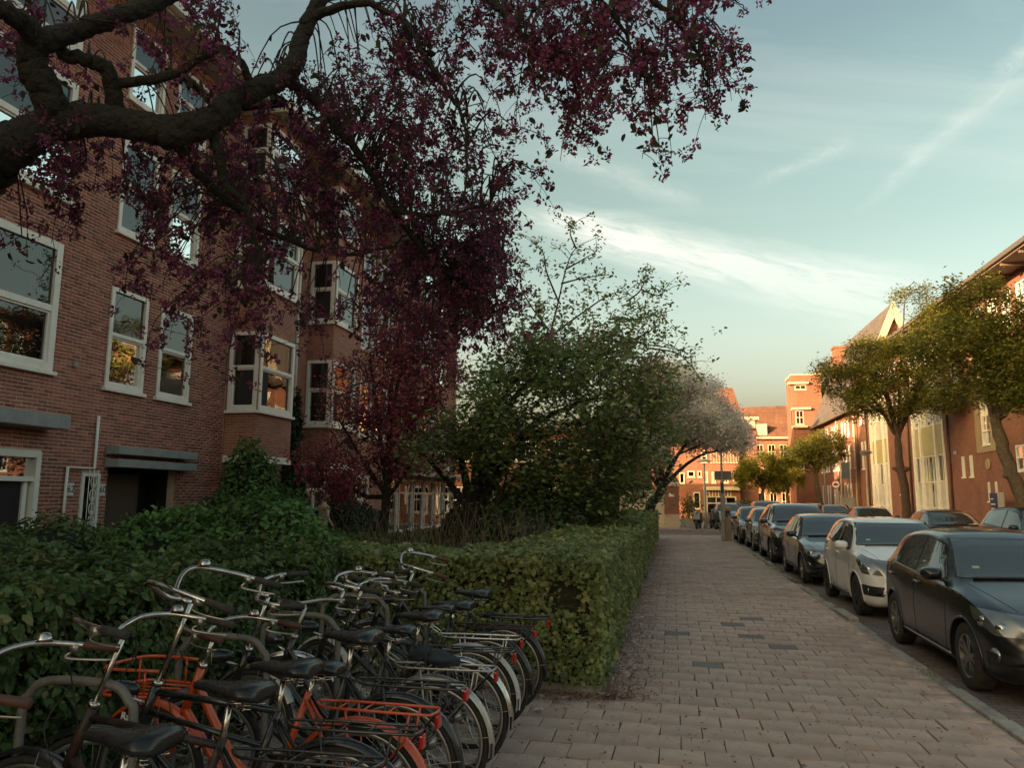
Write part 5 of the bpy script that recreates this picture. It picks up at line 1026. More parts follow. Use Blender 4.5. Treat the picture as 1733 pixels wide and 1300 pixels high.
def make_car(kind, mat, alloy=True, mirror=None):
    key = (kind, mat.name)
    sp = SPECS[kind]; L, W = sp['L'], sp['W']; r = .315 if kind != 'suv' else .345; bm = car_body(sp); root = thing('parked_car', 'car', 'car'); side = lambda f: abs(f.normal.y) > .3
    bm.normal_update(); top = pchip(sp['top']); ref = bm.copy(); tree = BVHTree.FromBMesh(ref)
    fx, rx = sp['fo'], sp['fo'] + sp['wb']
    bd = bm.copy()
    for wx in (fx, rx):
        circ = [(wx + (r + .055) * math.cos(a), r + (r + .055) * math.sin(a)) for a in np.linspace(0, 2 * math.pi, 22, endpoint=False)]
        fs = cut_poly(bd, circ, SIDE, lambda f: abs(f.calc_center_median().y) > W * .3 and abs(f.calc_center_median().x - wx) < .7 and f.calc_center_median().z < 1.0); bmesh.ops.delete(bd, geom=fs, context='FACES')
    me = bpy.data.meshes.new('body'); bd.to_mesh(me); bd.free(); me.shade_smooth(); link_mesh('body', me, mat, root)
    ar = MB()
    for wx in (fx, rx):
        for sg in (-1, 1):
            pts = [(wx + (r + .05) * math.cos(a), r + (r + .05) * math.sin(a)) for a in np.linspace(-.35, math.pi + .35, 18)]
            lo = []
            for px_, pz in pts:
                h = tree.ray_cast(Vector((px_, sg * 3, pz)), Vector((0, -sg, 0))); lo.append(Vector((px_, (h[0].y if h[0] else sg * W * .48), pz)))
            m = MB(); m.tube(lo, .014, 6); m.build('arch_lip', mat if kind != 'suv' else PLAST, root, True)
            l = MB()
            for i in range(len(lo) - 1): l.quad(lo[i], lo[i + 1], (lo[i + 1].x, sg * W * .22, lo[i + 1].z), (lo[i].x, sg * W * .22, lo[i].z))
            l.build('wheel_housing', SEALB, root)
            car_wheel(root, Vector((wx, sg * (W / 2 - .115), r)), sg, r, alloy)
    # glazing
    for sg in (-1, 1):
        for w in sp['win']:
            fl = lambda f: f.normal.y * sg > .35 and f.calc_center_median().z > .8
            patch(ref, 'window_seal', inset(w, -.02), SIDE, fl, SEALB, root, .0015); patch(ref, 'side_window', inset(w, .004), SIDE, fl, CGLASS, root, .004)
        fl = lambda f: f.normal.y * sg > .2 and f.calc_center_median().x < 1.2
        hd = patch(ref, 'headlight', sp['head'], SIDE, lambda f: f.calc_center_median().y * sg > W * .20 and f.calc_center_median().x < 1.0 and f.calc_center_median().z < 1.05, HEADL, root, .004)
        for i, (u, v) in enumerate(((.30, .34), (.56, .5))):
            P = sp['head']; hx = lerp(P[0][0], P[3][0], u + .06) ; hz = lerp(P[0][1], P[3][1], v - .05); h = tree.ray_cast(Vector((hx, sg * 3, hz)), Vector((0, -sg, 0)))
            if h[0]:
                nn = (h[1] + Vector((-1.2, 0, 0))).normalized(); q = nn.cross(Vector((0, 0, 1))); MB().lathe([(0, -.004), (.03, .0), (.042, .012), (.052, .016), (.056, .004)], 14, axes_mtx(h[0] + nn * .002, q, Vector((0, 0, 1)))).build('lamp_lens', pm('lamp_chrome', (.55, .55, .53), .12, metal=1), hd, True)
        # mirror
        w0 = sp['win'][0][0]; h = tree.ray_cast(Vector((w0[0] + .05, sg * 3, w0[1] - .01)), Vector((0, -sg, 0))); y = h[0].y if h[0] else sg * W * .48
        c = Vector((w0[0] + .04, y + sg * .13, w0[1] + .05)); mm = MB(); n, seg = 9, 14
        for i in range(n):
            t = i / (n - 1); xx = lerp(-.085, .06, t); rr = math.sin(math.pi * min(max(t * .93 + .07, 0), 1)) ** .45 if t < .98 else .8
            rr = [0.25, .62, .82, .93, .98, 1.0, 1.0, .98, .94][i]
            for k in range(seg):
                a = 2 * math.pi * k / seg; ca, sa = math.cos(a), math.sin(a); mm.v.append((c.x + xx, c.y + .105 * rr * math.copysign(abs(ca) ** .7, ca), c.z + .068 * rr * math.copysign(abs(sa) ** .7, sa)))
        for i in range(n - 1):
            for k in range(seg): mm.f.append((i * seg + k, i * seg + (k + 1) % seg, (i + 1) * seg + (k + 1) % seg, (i + 1) * seg + k))
        mm.f.append(tuple(range(seg))); mm.f.append(tuple(range((n - 1) * seg, n * seg))); mo = mm.build('mirror', mirror or mat, root, R_(50)); MB().tube([c + Vector((.0, -sg * .08, -.05)), c + Vector((.02, -sg * .16, -.07))], .02, 8).build('mirror_arm', SEALB, mo, True)
        # door seams, handles, sill trim: follow the body side
        def follow(pts, rad, name, m, off=.0, k=8, flat=None):
            out = []
            for i in range(len(pts) - 1):
                for j in range(k): out.append((lerp(pts[i][0], pts[i + 1][0], j / k), lerp(pts[i][1], pts[i + 1][1], j / k)))
            out.append(pts[-1]); q = []
            for u, v in out:
                h = tree.ray_cast(Vector((u, sg * 3, v)), Vector((0, -sg, 0)))
                if h[0]: q.append(h[0] + h[1] * off)
            if len(q) > 1: return MB().tube(q, rad, 5, flat=flat).build(name, m, root, True)
        w1, w2 = sp['win'][0], sp['win'][1]; zb = w1[0][1]
        follow([(w1[0][0] - .12, zb - .03), (w1[0][0] - .1, .55), (w1[0][0] - .06, .27)], .0035, 'door_seam', SEALB); follow([(w1[3][0] + .03, zb), (w1[3][0] + .05, .6), (w1[3][0] + .03, .27)], .0035, 'door_seam', SEALB)
        follow([(w2[-1][0] + .1, w2[-1][1] - .02), (w2[-1][0] + .08, .85), (rx - .36, .62), (rx - .42, .3)], .0035, 'door_seam', SEALB); follow([(w1[0][0] - .08, .275), (rx - .42, .285)], .004, 'door_seam', SEALB)
        for u in (w1[3][0] - .2, w2[-1][0] - .12):
            follow([(u, zb - .115), (u + .19, zb - .105)], .014, 'door_handle', mat, off=.016, k=4)
        follow([(fx + r + .1, .26), (rx - r - .1, .27)], .012, 'sill_trim', ALU if kind == 'hatch' else PLAST, off=.002)
        follow([(w1[0][0], zb - .014), (w1[3][0], w1[3][1] - .014), (w2[-1][0], w2[-1][1] - .016)], .006, 'belt_strip', ALU if kind == 'hatch' else SEALB, off=.004)
        fg = [(.02, .36), (.02, .50), (.30, .52), (.46, .47), (.40, .36)] if kind == 'micro' else [(.02, .34), (.02, .44), (.34, .45), (.36, .34)]
        fo_ = patch(ref, 'fog_recess', fg, SIDE, lambda f: f.calc_center_median().y * sg > W * .24 and f.calc_center_median().x < .6, SEALB, root, .003)
        h = tree.ray_cast(Vector((.22, sg * 3, .43)), Vector((0, -sg, 0)))
        if h[0]: MB().lathe([(0, .01), (.045, .008), (.06, .012), (.065, 0)], 14, axes_mtx(h[0], h[1].cross(Vector((0, 0, 1))), Vector((0, 0, 1)))).build('fog_lamp', HEADL, fo_, True)
        patch(ref, 'tail_light', [(L - .42, .82), (L - .36, 1.0), (L + .1, 1.0), (L + .1, .78)], SIDE, lambda f: f.calc_center_median().y * sg > W * .3 and f.calc_center_median().x > L - .6, REDL, root, .004)
    cz, rz = top(sp['cowl']), top(sp['roof']); hw = W / 2
    ws = [(-hw * .86, cz + .02), (hw * .86, cz + .02), (hw * .70, rz - .025), (-hw * .70, rz - .025)]; ff = lambda f: f.normal.x < -.2 and f.normal.z > .2 and f.calc_center_median().x > sp['cowl'] - .1 and f.calc_center_median().x < sp['roof'] + .15
    patch(ref, 'windscreen_seal', ws, FRONT, ff, SEALB, root, .0015); ws_o = patch(ref, 'windscreen', inset(ws, .022), FRONT, ff, CGLASS, root, .004)
    rw = [(-hw * .68, lerp(top(L - .25), top(L - .52), .3)), (hw * .68, lerp(top(L - .25), top(L - .52), .3)), (hw * .62, top(L - .56)), (-hw * .62, top(L - .56))]
    patch(ref, 'rear_window', rw, FRONT, lambda f: f.normal.x > .2 and f.calc_center_median().x > L - 1.0 and f.calc_center_median().z > .8, CGLASS, root, .003)
    patch(ref, 'grille', [(-hw * .5, .60), (hw * .5, .60), (hw * .58, .70), (-hw * .58, .70)] if kind != 'suv' else [(-hw * .5, .6), (hw * .5, .6), (hw * .6, .86), (-hw * .6, .86)], FRONT, lambda f: f.normal.x < -.2 and f.calc_center_median().x < .3, SEALB, root, .003)
    patch(ref, 'lower_grille', [(-hw * .5, .27), (hw * .5, .27), (hw * .6, .44), (-hw * .6, .44)], FRONT, lambda f: f.normal.x < -.2 and f.calc_center_median().x < .4, SEALB, root, .003)
    MB().box(-.035, -.02, -.26, .26, .46, .57).build('number_plate', pm('plate_yellow', (.60, .42, .05), .4, var=.05), root)
    # bonnet seams, wiper, sticker, antenna
    for sg in (-1, 1):
        q = []
        for x in np.linspace(.3, sp['cowl'] - .02, 14):
            h = tree.ray_cast(Vector((x, sg * hw * lerp(.62, .80, (x - .3) / (sp['cowl'] - .3)), 3)), Vector((0, 0, -1)))
            if h[0]: q.append(h[0])
        MB().tube(q, .0035, 5).build('bonnet_seam', SEALB, root, True)
    q = []
    for y in np.linspace(-hw * .7, hw * .7, 16):
        h = tree.ray_cast(Vector((sp['cowl'] + .02 + .03 * (abs(y) / hw), y, 3)), Vector((0, 0, -1)))
        if h[0]: q.append(h[0] + Vector((0, 0, .012)))
    MB().tube(q, .013, 6).build('wiper', SEALB, root, True)
    MB().tube([(sp['roof'] + 1.1, 0, top(sp['roof'] + 1.1)), (sp['roof'] + 1.35, 0, top(sp['roof'] + 1.1) + .13)], .004, 5).build('antenna', SEALB, root, True)
    ref.free(); bm.free(); return root
P_BLK, P_WHT, P_DRK, P_GRN, P_GRY = paint('black', (.007, .0075, .009), 0.0, .3, .55), paint('white', (.76, .745, .72), 0.0, .3), paint('dark_blue', (.013, .016, .020), .4), paint('anthracite', (.035, .034, .033), .6), paint('silver', (.16, .165, .165), .7)
def place(o, x, yfront, label, flip=False):
    o.location = (x, yfront, ZR); o.rotation_euler = (0, 0, math.pi / 2 if not flip else -math.pi / 2); o['label'] = label; o['category'] = 'car'; o['group'] = 'cars parked along the street'; return o
STK = pm('green_sticker', (.2, .45, .28), .5, var=.05)
c_h = place(make_car('hatch', P_BLK), 3.60, 7.75, 'glossy black hatchback cut off by the picture edge, nearest to the viewer')
c_m = place(make_car('micro', P_WHT, alloy=False), 3.62, 12.75, 'small white hatchback with big oval headlights behind the black hatchback')
c_c = place(make_car('compact', P_DRK), 3.62, 17.3, 'dark compact hatchback with bright headlights behind the white car')
c_s = place(make_car('suv', P_GRN), 3.62, 22.6, 'dark grey tall crossover car fourth in the near row')
def cp(o, x, y, lb, mt=None, flip=False):
    c = copy_tree(o); place(c, x, y, lb, flip)
    if mt:
        for ch in c.children:
            if ch.name.split('.')[0] in ('body', 'mirror', 'arch_lip', 'door_handle'): ch.data = ch.data.copy(); ch.data.materials.clear(); ch.data.materials.append(mt)
    return c
cp(c_h, 3.55, 27.6, 'silver-grey hatchback behind the tall crossover car', P_GRY); cp(c_c, 3.5, 32.0, 'dark hatchback standing at the charging post', P_BLK)
cp(c_s, 5.1, 42.5, 'dark crossover car parked just past the crossing', P_DRK)
cp(c_m, 3.3, 47.5, 'pale blue-grey small car behind the motorbikes', paint('pale_blue', (.17, .21, .23), .4)); cp(c_c, 9.1, 26.6, 'dark car across the street in front of the tree trunk', P_BLK); cp(c_s, 9.05, 19.5, 'glossy black car across the street mirroring the trees', P_BLK); cp(c_c, 9.0, 36.5, 'dark blue car parked across the street before the no-cars sign', P_DRK)
cp(c_h, 9.0, 45.0, 'grey hatchback far down across the street', P_GRY); cp(c_m, 8.9, 52.0, 'pale small car far down the street', P_WHT); cp(c_h, 4.8, 55, 'dark hatchback at the far end of the near row', P_BLK)
for car in (c_h, c_m):                   # green badge low in the windscreen corner
    ws = [c for c in car.children if c.name.split('.')[0] == 'windscreen'][0]; sp = SPECS['hatch' if car is c_h else 'micro']; zc = pchip(sp['top'])(sp['cowl']); tgt = Vector((sp['cowl'] + .2, sp['W'] * .30, zc + .13)); v = min(ws.data.vertices, key=lambda q: (q.co - tgt).length); nn = v.normal; x = Vector((0, 1, 0)); x = (x - nn * x.dot(nn)).normalized(); y = nn.cross(x); m = MB(); o = v.co + nn * .003
    m.quad(o - x * .035 - y * .022, o + x * .035 - y * .022, o + x * .035 + y * .022, o - x * .035 + y * .022); m.build('badge', STK, car)

# ------------------------------------------------------------------ plants
from mathutils import noise as mnoise
BARK = pm('bark', (0.024, 0.020, 0.016), 0.92, var=0.4, scale=14, bump=1.0, bscale=30, bdist=.05, dirt=(0.032, 0.032, 0.017), dscale=5, damt=0.7)
BARK_L = pm('bark_pale', (0.13, 0.095, 0.06), 0.92, var=0.45, scale=10, bump=1.0, bscale=22, bdist=.05, dirt=(0.06, 0.05, 0.03), dscale=4, damt=0.5)
TWIG = pm('twig', (0.040, 0.030, 0.024), 0.9, var=0.3)
TWIG_L = pm('twig_pale', (0.16, 0.12, 0.07), 0.9, var=0.3)
L_PUR = leaf_mat('blossom_purple', (0.13, 0.030, 0.075), (0.40, 0.11, 0.24), (0.10, 0.06, 0.045), 0.14, trans=0.42)
L_PUR2 = leaf_mat('blossom_wine', (0.18, 0.036, 0.055), (0.50, 0.12, 0.16), (0.15, 0.095, 0.05), 0.2, trans=0.42)
L_HEDGE = leaf_mat('hedge_leaf', (0.14, 0.185, 0.06), (0.33, 0.37, 0.15), (0.46, 0.42, 0.17), 0.16, trans=0.42, rough=.45)
L_DARK = leaf_mat('dark_hedge_leaf', (0.065, 0.11, 0.04), (0.15, 0.22, 0.07), (0.25, 0.24, 0.10), 0.12, trans=0.38, rough=.45)
L_BUSH = leaf_mat('bush_leaf', (0.07, 0.15, 0.045), (0.17, 0.30, 0.08), trans=0.38, rough=.38)
L_VIB = leaf_mat('viburnum_leaf', (0.14, 0.20, 0.075), (0.30, 0.36, 0.13), (0.48, 0.44, 0.24), 0.08, trans=0.45)
L_WHT = leaf_mat('white_blossom', (0.80, 0.75, 0.68), (0.90, 0.86, 0.79), (0.26, 0.30, 0.14), 0.04, trans=0.5, rough=.8)
L_LOC = leaf_mat('locust_leaf', (0.12, 0.145, 0.03), (0.27, 0.265, 0.055), (0.36, 0.30, 0.08), 0.15, trans=0.42)
L_LOC2 = leaf_mat('locust_leaf_golden', (0.168, 0.180, 0.026), (0.336, 0.300, 0.048), trans=0.42)
L_IVY = leaf_mat('ivy_leaf', (0.022, 0.045, 0.016), (0.055, 0.09, 0.028), trans=0.2, rough=.4)
def rand_unit(n): return unit(rng.normal(size=(n, 3)))
def twig_mesh(name, segs, mat, parent, sides=4):     # many thin curved twigs as one part; segs: list of (points, r0, r1)
    m = MB()
    for pts, r0, r1 in segs:
        k = len(pts); m.tube(pts, [lerp(r0, r1, i / (k - 1)) for i in range(k)], sides, cap=False)
    V = np.array(m.v); rl = np.array(root_loc(parent)) if parent else 0; return np_mesh(name, V - rl, np.array(m.f), mat, parent, 'stuff', True)
def limb_part(name, pts, rads, mat, parent, n=5, seg=10, wob=.0):
    P = spline(pts, n); k = len(P); xs = np.linspace(0, 1, len(rads)); R = np.interp(np.linspace(0, 1, k), xs, rads)
    if wob: P = [p + Vector((rnd.gauss(0, wob), rnd.gauss(0, wob), rnd.gauss(0, wob))) if 0 < i < k - 1 else p for i, p in enumerate(P)]
    R = [r * (1 + .07 * mnoise.noise(p * 3.1) + rnd.uniform(-.012, .012)) for r, p in zip(R, P)]
    m = MB().tube(P, R, seg); n0 = len(P)
    if max(rads) > .03:            # ridged, knobbly bark
        for i in range(n0):
            for k in range(seg):
                q = Vector(m.v[i * seg + k]); d = q - P[i]; f = .10 * mnoise.noise(q * 9) + .05 * mnoise.noise(q * 24) + .07 * mnoise.noise(Vector((k * 2.1, i * .25, P[0].x))); m.v[i * seg + k] = tuple(P[i] + d * (1 + f * (1.6 if seg > 10 else 1)))
    return P, m.build(name, mat, parent, True, True)
def gap(p, s, th): return mnoise.noise(Vector(p) * s) > th
def crown(t, nodes, blobs, leafm, tmpl, lsize, per, rc, twigm, gapS=.9, gapT=-.12, up=.6, down=.2, nsec=18, shell=.55, name='crown', tw=.012, rough=.16):
    """secondary branches from limb nodes into the blobs, twigs to tips, leaves round the tips"""
    segs = []; allN = [Vector(n) for n in nodes]; tipsP = []
    for (c, r, n) in blobs:
        c = Vector(c)
        for _ in range(max(2, int(nsec * n / 100))):
            d = Vector(rand_unit(1)[0]); e = c + Vector((d.x * r[0], d.y * r[1], d.z * r[2])) * rnd.uniform(.45, .9)
            b = min(allN, key=lambda q: (q - e).length + rnd.uniform(0, .4)); mid = (b + e) / 2 + Vector((rnd.gauss(0, .12), rnd.gauss(0, .12), rnd.uniform(.0, .3))) * (e - b).length
            P = spline([b, mid, e], 5); segs.append((P, tw * 1.6, tw * .45)); allN += P[3:]
        k = 0; tries = 0
        while k < n and tries < n * 8:
            tries += 1; d = Vector(rand_unit(1)[0]); f = rnd.random() ** (1 / 3); f = lerp(f, 1, shell * rnd.random()); p = c + Vector((d.x * r[0], d.y * r[1], d.z * r[2])) * f * (1 + rough * mnoise.noise(d * 2.2 + c) + rough * .6 * mnoise.noise(d * 5.1 + c))
            if p.z < .25 or not gap(p, gapS, gapT): continue
            tipsP.append(p); k += 1
    nodesA = np.array([tuple(q) for q in allN])
    for p in tipsP:
        i = int(np.argmin(np.sum((nodesA - np.array(p)) ** 2, 1))); b = allN[i]
        if (b - p).length > .05: segs.append(([b, (b + p) / 2 + Vector((rnd.gauss(0, .05), rnd.gauss(0, .05), rnd.uniform(0, .1))) * (b - p).length * 1.5, p], tw * .4, tw * .16))
    twig_mesh('twigs', segs, twigm, t); T = np.array([tuple(p) for p in tipsP]); n = len(T) * per
    P = np.repeat(T, per, 0) + rng.normal(size=(n, 3)) * rc * .5; N = rand_unit(n); N[:, 2] = np.abs(N[:, 2]) + up
    return leaf_mesh(name, P, N, rng.uniform(.65, 1.2, n) * lsize, tmpl, leafm, t, down=down), tipsP
# --- hedges: clipped faces packed with leaves over a twiggy inside
def hedge(name, label, boxes, leafm, size, dens, tmpl, core=(0.03, 0.03, 0.016), rough=.07, far=None, seed=0, holes=()):
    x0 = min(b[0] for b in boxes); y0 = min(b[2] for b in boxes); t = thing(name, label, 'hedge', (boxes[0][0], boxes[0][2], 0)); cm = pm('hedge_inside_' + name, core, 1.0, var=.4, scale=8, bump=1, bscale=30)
    P_, N_, S_ = [], [], []; ins = MB()
    for (xa, xb, ya, yb, za, zb) in boxes:
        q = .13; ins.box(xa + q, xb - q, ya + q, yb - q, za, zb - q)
        for ax, sgn in ((0, -1), (0, 1), (1, -1), (1, 1), (2, 1)):
            lo = [xa, ya, za]; hi = [xb, yb, zb]; a, b = [i for i in range(3) if i != ax]; area = (hi[a] - lo[a]) * (hi[b] - lo[b])
            n = int(area * dens)
            if n < 1: continue
            p = np.zeros((n, 3)); p[:, a] = rng.uniform(lo[a], hi[a], n); p[:, b] = rng.uniform(lo[b], hi[b], n); p[:, ax] = hi[ax] if sgn > 0 else lo[ax]
            if far is not None:
                d = np.hypot(p[:, 0], p[:, 1]); keep = rng.random(n) < np.clip((far / d) ** 1.15, .12, 1); p = p[keep]; n = len(p)
            nz = np.array([mnoise.noise(Vector(q_) * 2.3 + Vector((seed, 0, 0))) + .5 * mnoise.noise(Vector(q_) * 6.1) for q_ in p]); dpt = nz * rough - np.abs(rng.normal(0, .05, n)) + .01
            nn = np.zeros((n, 3)); nn[:, ax] = sgn; p = p + nn * dpt[:, None]
            if holes:
                hk = np.ones(n, bool)
                for (hx, hy, hz, hr) in holes: hk &= ~((np.linalg.norm(p - np.array((hx, hy, hz)), axis=1) < hr * (1 + .5 * nz)) & (rng.random(n) < .86))
                p, nn, n = p[hk], nn[hk], int(hk.sum())
            N = nn * .75 + rng.normal(size=(n, 3)) * .55; N[:, 2] += .45; d = np.hypot(p[:, 0], p[:, 1]); s = size * rng.uniform(.55, 1.25, n)
            if far is not None: s = s * np.clip((d / far) ** .5, 1, 2.0)
            P_.append(p); N_.append(N); S_.append(s)
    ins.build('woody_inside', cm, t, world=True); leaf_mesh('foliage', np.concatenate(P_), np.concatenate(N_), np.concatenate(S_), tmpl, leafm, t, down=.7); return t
HH = 1.17
hg = hedge('clipped_hedge', 'clipped pale green hedge round the garden beside the pavement', [(-3.9, -0.62, 7.12, 8.45, 0.08, HH), (-1.85, -0.62, 8.45, 33.5, 0.08, HH)], L_HEDGE, .056, 2100, T_LOBE, far=9.0, holes=((-.95, 7.12, .82, .17), (-.72, 7.3, .72, .15), (-1.5, 7.1, .95, .1), (-.78, 7.12, .55, .1), (-.66, 7.6, .9, .12)))
sg_ = []
for _ in range(60):      # bare twigs where the hedge has thinned
    b = Vector((rnd.uniform(-1.7, -.7), 7.3, rnd.uniform(.35, .8))); e = b + Vector((rnd.uniform(-.25, .25), rnd.uniform(-.24, -.1), rnd.uniform(0, .35))); sg_.append((spline([b, (b + e) / 2 + Vector((rnd.gauss(0, .05), 0, .04)), e], 3), .006, .002))
twig_mesh('bare_twigs', sg_, TWIG_L, hg)
hedge('dark_hedge', 'dark green leafy hedge behind the nearest bicycles', [(-4.3, -3.05, -1.5, 7.1, 0.0, 1.22)], L_DARK, .062, 2500, T_OVAL, core=(.014, .017, .010), rough=.16, seed=5)
def bush(name, label, blobs, leafm, size, n, tmpl, cat='bush', core=True, up=.5, stems=14, down=.5):
    c0 = blobs[0][0]; t = thing(name, label, cat, (c0[0], c0[1], 0)); P_, N_ = [], []; tot = sum(b[2] for b in blobs)
    ic = pm('bush_inside', (.018, .022, .012), 1.0, var=.4, scale=8)
    if core:
        m = MB()
        for (c, r, w) in blobs:
            base = len(m.v); k, l = 14, 8
            for i in range(l + 1):
                th = math.pi * i / l
                for j in range(k):
                    d = Vector((math.sin(th) * math.cos(2 * math.pi * j / k), math.sin(th) * math.sin(2 * math.pi * j / k), math.cos(th))); q = .8 * (1 + .2 * mnoise.noise(d * 2 + Vector(c))); m.v.append((c[0] + d.x * r[0] * q, c[1] + d.y * r[1] * q, max(.02, c[2] + d.z * r[2] * q)))
            for i in range(l):
                for j in range(k): m.f.append((base + i * k + j, base + i * k + (j + 1) % k, base + (i + 1) * k + (j + 1) % k, base + (i + 1) * k + j))
        m.build('woody_inside', ic, t, True, True, kind='stuff')
    for (c, r, w) in blobs:
        m_ = int(n * w / tot); d = rand_unit(m_); nz = np.array([mnoise.noise(Vector(q) * 2.4 + Vector(c)) + .5 * mnoise.noise(Vector(q) * 6 + Vector(c)) for q in d]); f = 1 + .22 * nz - np.abs(rng.normal(0, .10, m_)); p = np.array(c) + d * np.array(r) * f[:, None]; ok = p[:, 2] > .03; P_.append(p[ok]); q = d[ok] * .7 + rng.normal(size=(int(ok.sum()), 3)) * .5; q[:, 2] += up; N_.append(q)
    P = np.concatenate(P_); leaf_mesh('foliage', P, np.concatenate(N_), size * rng.uniform(.55, 1.3, len(P)), tmpl, leafm, t, down=down)
    sg = []
    for (c, r, w) in blobs:
        for _ in range(max(2, int(stems * w / tot))):
            d = rand_unit(1)[0]; e = Vector((c[0] + d[0] * r[0] * 1.05, c[1] + d[1] * r[1] * 1.05, max(.3, c[2] + abs(d[2]) * r[2] * 1.1))); b = Vector((c[0] + d[0] * .15, c[1] + d[1] * .15, 0)); sg.append((spline([b, (b + e) / 2 + Vector((d[0] * .2, d[1] * .2, .1)), e], 4), .012, .003))
    twig_mesh('stems', sg, TWIG, t); return t
bush('leafy_bush', 'glossy bright green bush in front of the porch of number 60', [((-4.9, 8.7, .85), (1.0, .9, .88), 3), ((-5.9, 8.5, .8), (.9, .8, .78), 2), ((-4.0, 8.2, .65), (.7, .6, .68), 2)], L_BUSH, .085, 17000, T_OVAL)
bush('low_shrub', 'low dark shrubs below the doors of the brick house', [((-7.2, 8.0, .65), (1.0, 1.0, .8), 2), ((-6.3, 6.0, .7), (1.2, 1.2, .72), 2), ((-5.4, 4.4, .7), (1.0, 1.6, .7), 2), ((-8.4, 9.8, .6), (1.0, 1.0, .62), 2), ((-7.6, 7.0, .7), (1.0, .9, .68), 1)], L_DARK, .08, 26000, T_OVAL)
bush('wall_shrub', 'leafy shrub climbing beside the porch beams of number 60', [((-9.3, 16.0, 1.7), (.65, .6, 1.25), 2), ((-9.5, 15.3, .9), (.6, .6, .9), 1), ((-8.8, 16.6, 1.0), (.6, .6, 1.0), 1)], L_BUSH, .10, 6000, T_OVAL)
bush('ivy', 'dark ivy climbing the wall along the drainpipe', [((-10.15, 19.7, 1.2), (.35, .55, 1.6), 2), ((-10.2, 19.75, 3.0), (.16, .28, 1.6), 1)], L_IVY, .10, 6000, T_LOBE, cat='ivy')
bush('wall_shrub', 'dark shrub under the second bay window', [((-9.2, 20.8, .9), (.7, .7, .95), 1), ((-8.9, 21.8, .7), (.7, .7, .75), 1)], L_IVY, .10, 4500, T_OVAL)
bush('garden_shrub', 'dark tangled shrub under the green garden tree', [((-2.7, 14.2, .8), (.9, .7, .85), 2), ((-1.95, 15.0, .9), (.6, .9, .95), 2), ((-3.2, 16.6, .9), (1.0, .7, 1.0), 2), ((-1.9, 17.5, 1.0), (.6, 1.2, 1.1), 2), ((-4.6, 17.4, .8), (.8, .7, .9), 1)], leaf_mat('shrub_leaf', (0.05, 0.085, 0.03), (0.12, 0.17, 0.06), trans=.3), .09, 12000, T_OVAL)
bush('low_shrub', 'low green shrubs between the hedge and the wine-red tree', [((-5.6, 13.2, .5), (.9, .8, .55), 2), ((-4.6, 12.4, .45), (.8, .7, .5), 2), ((-6.6, 14.0, .5), (.8, .8, .6), 2)], L_DARK, .09, 7000, T_OVAL)
# garden undergrowth and dry stalks
def undergrowth():
    n = 26000; x = rng.uniform(-9.2, -1.9, n); y = 8.6 + 14.5 * rng.random(n) ** 1.4; hgt = np.array([.45 + .38 * mnoise.noise(Vector((a * .9, b * .9, 0))) for a, b in zip(x, y)]); z = rng.random(n) * np.clip(hgt + .25, .1, 1.1)
    N = rand_unit(n); N[:, 2] *= .4; leaf_mesh('undergrowth', np.stack([x, y, z], 1), N, rng.uniform(.10, .26, n), T_LONG, leaf_mat('undergrowth_leaf', (0.035, 0.065, 0.02), (0.085, 0.12, 0.035), (.14, .11, .05), .12, trans=.3), None, 'stuff', down=-.9)
    sg = []
    for _ in range(380):
        b = Vector((rnd.uniform(-4.4, -1.9), rnd.uniform(9.5, 14.5), 0)) if rnd.random() < .8 else Vector((rnd.uniform(-7, -3), rnd.uniform(9, 13), 0)); e = b + Vector((rnd.gauss(0, .35), rnd.gauss(0, .25), rnd.uniform(.8, 1.65))); sg.append((spline([b, (b + e) / 2 + Vector((rnd.gauss(0, .1), rnd.gauss(0, .1), .1)), e], 3), .006, .002))
    o = twig_mesh('dry_stalks', sg, pm('dry_stalk', (.17, .12, .07), .9, var=.3), None)
undergrowth()

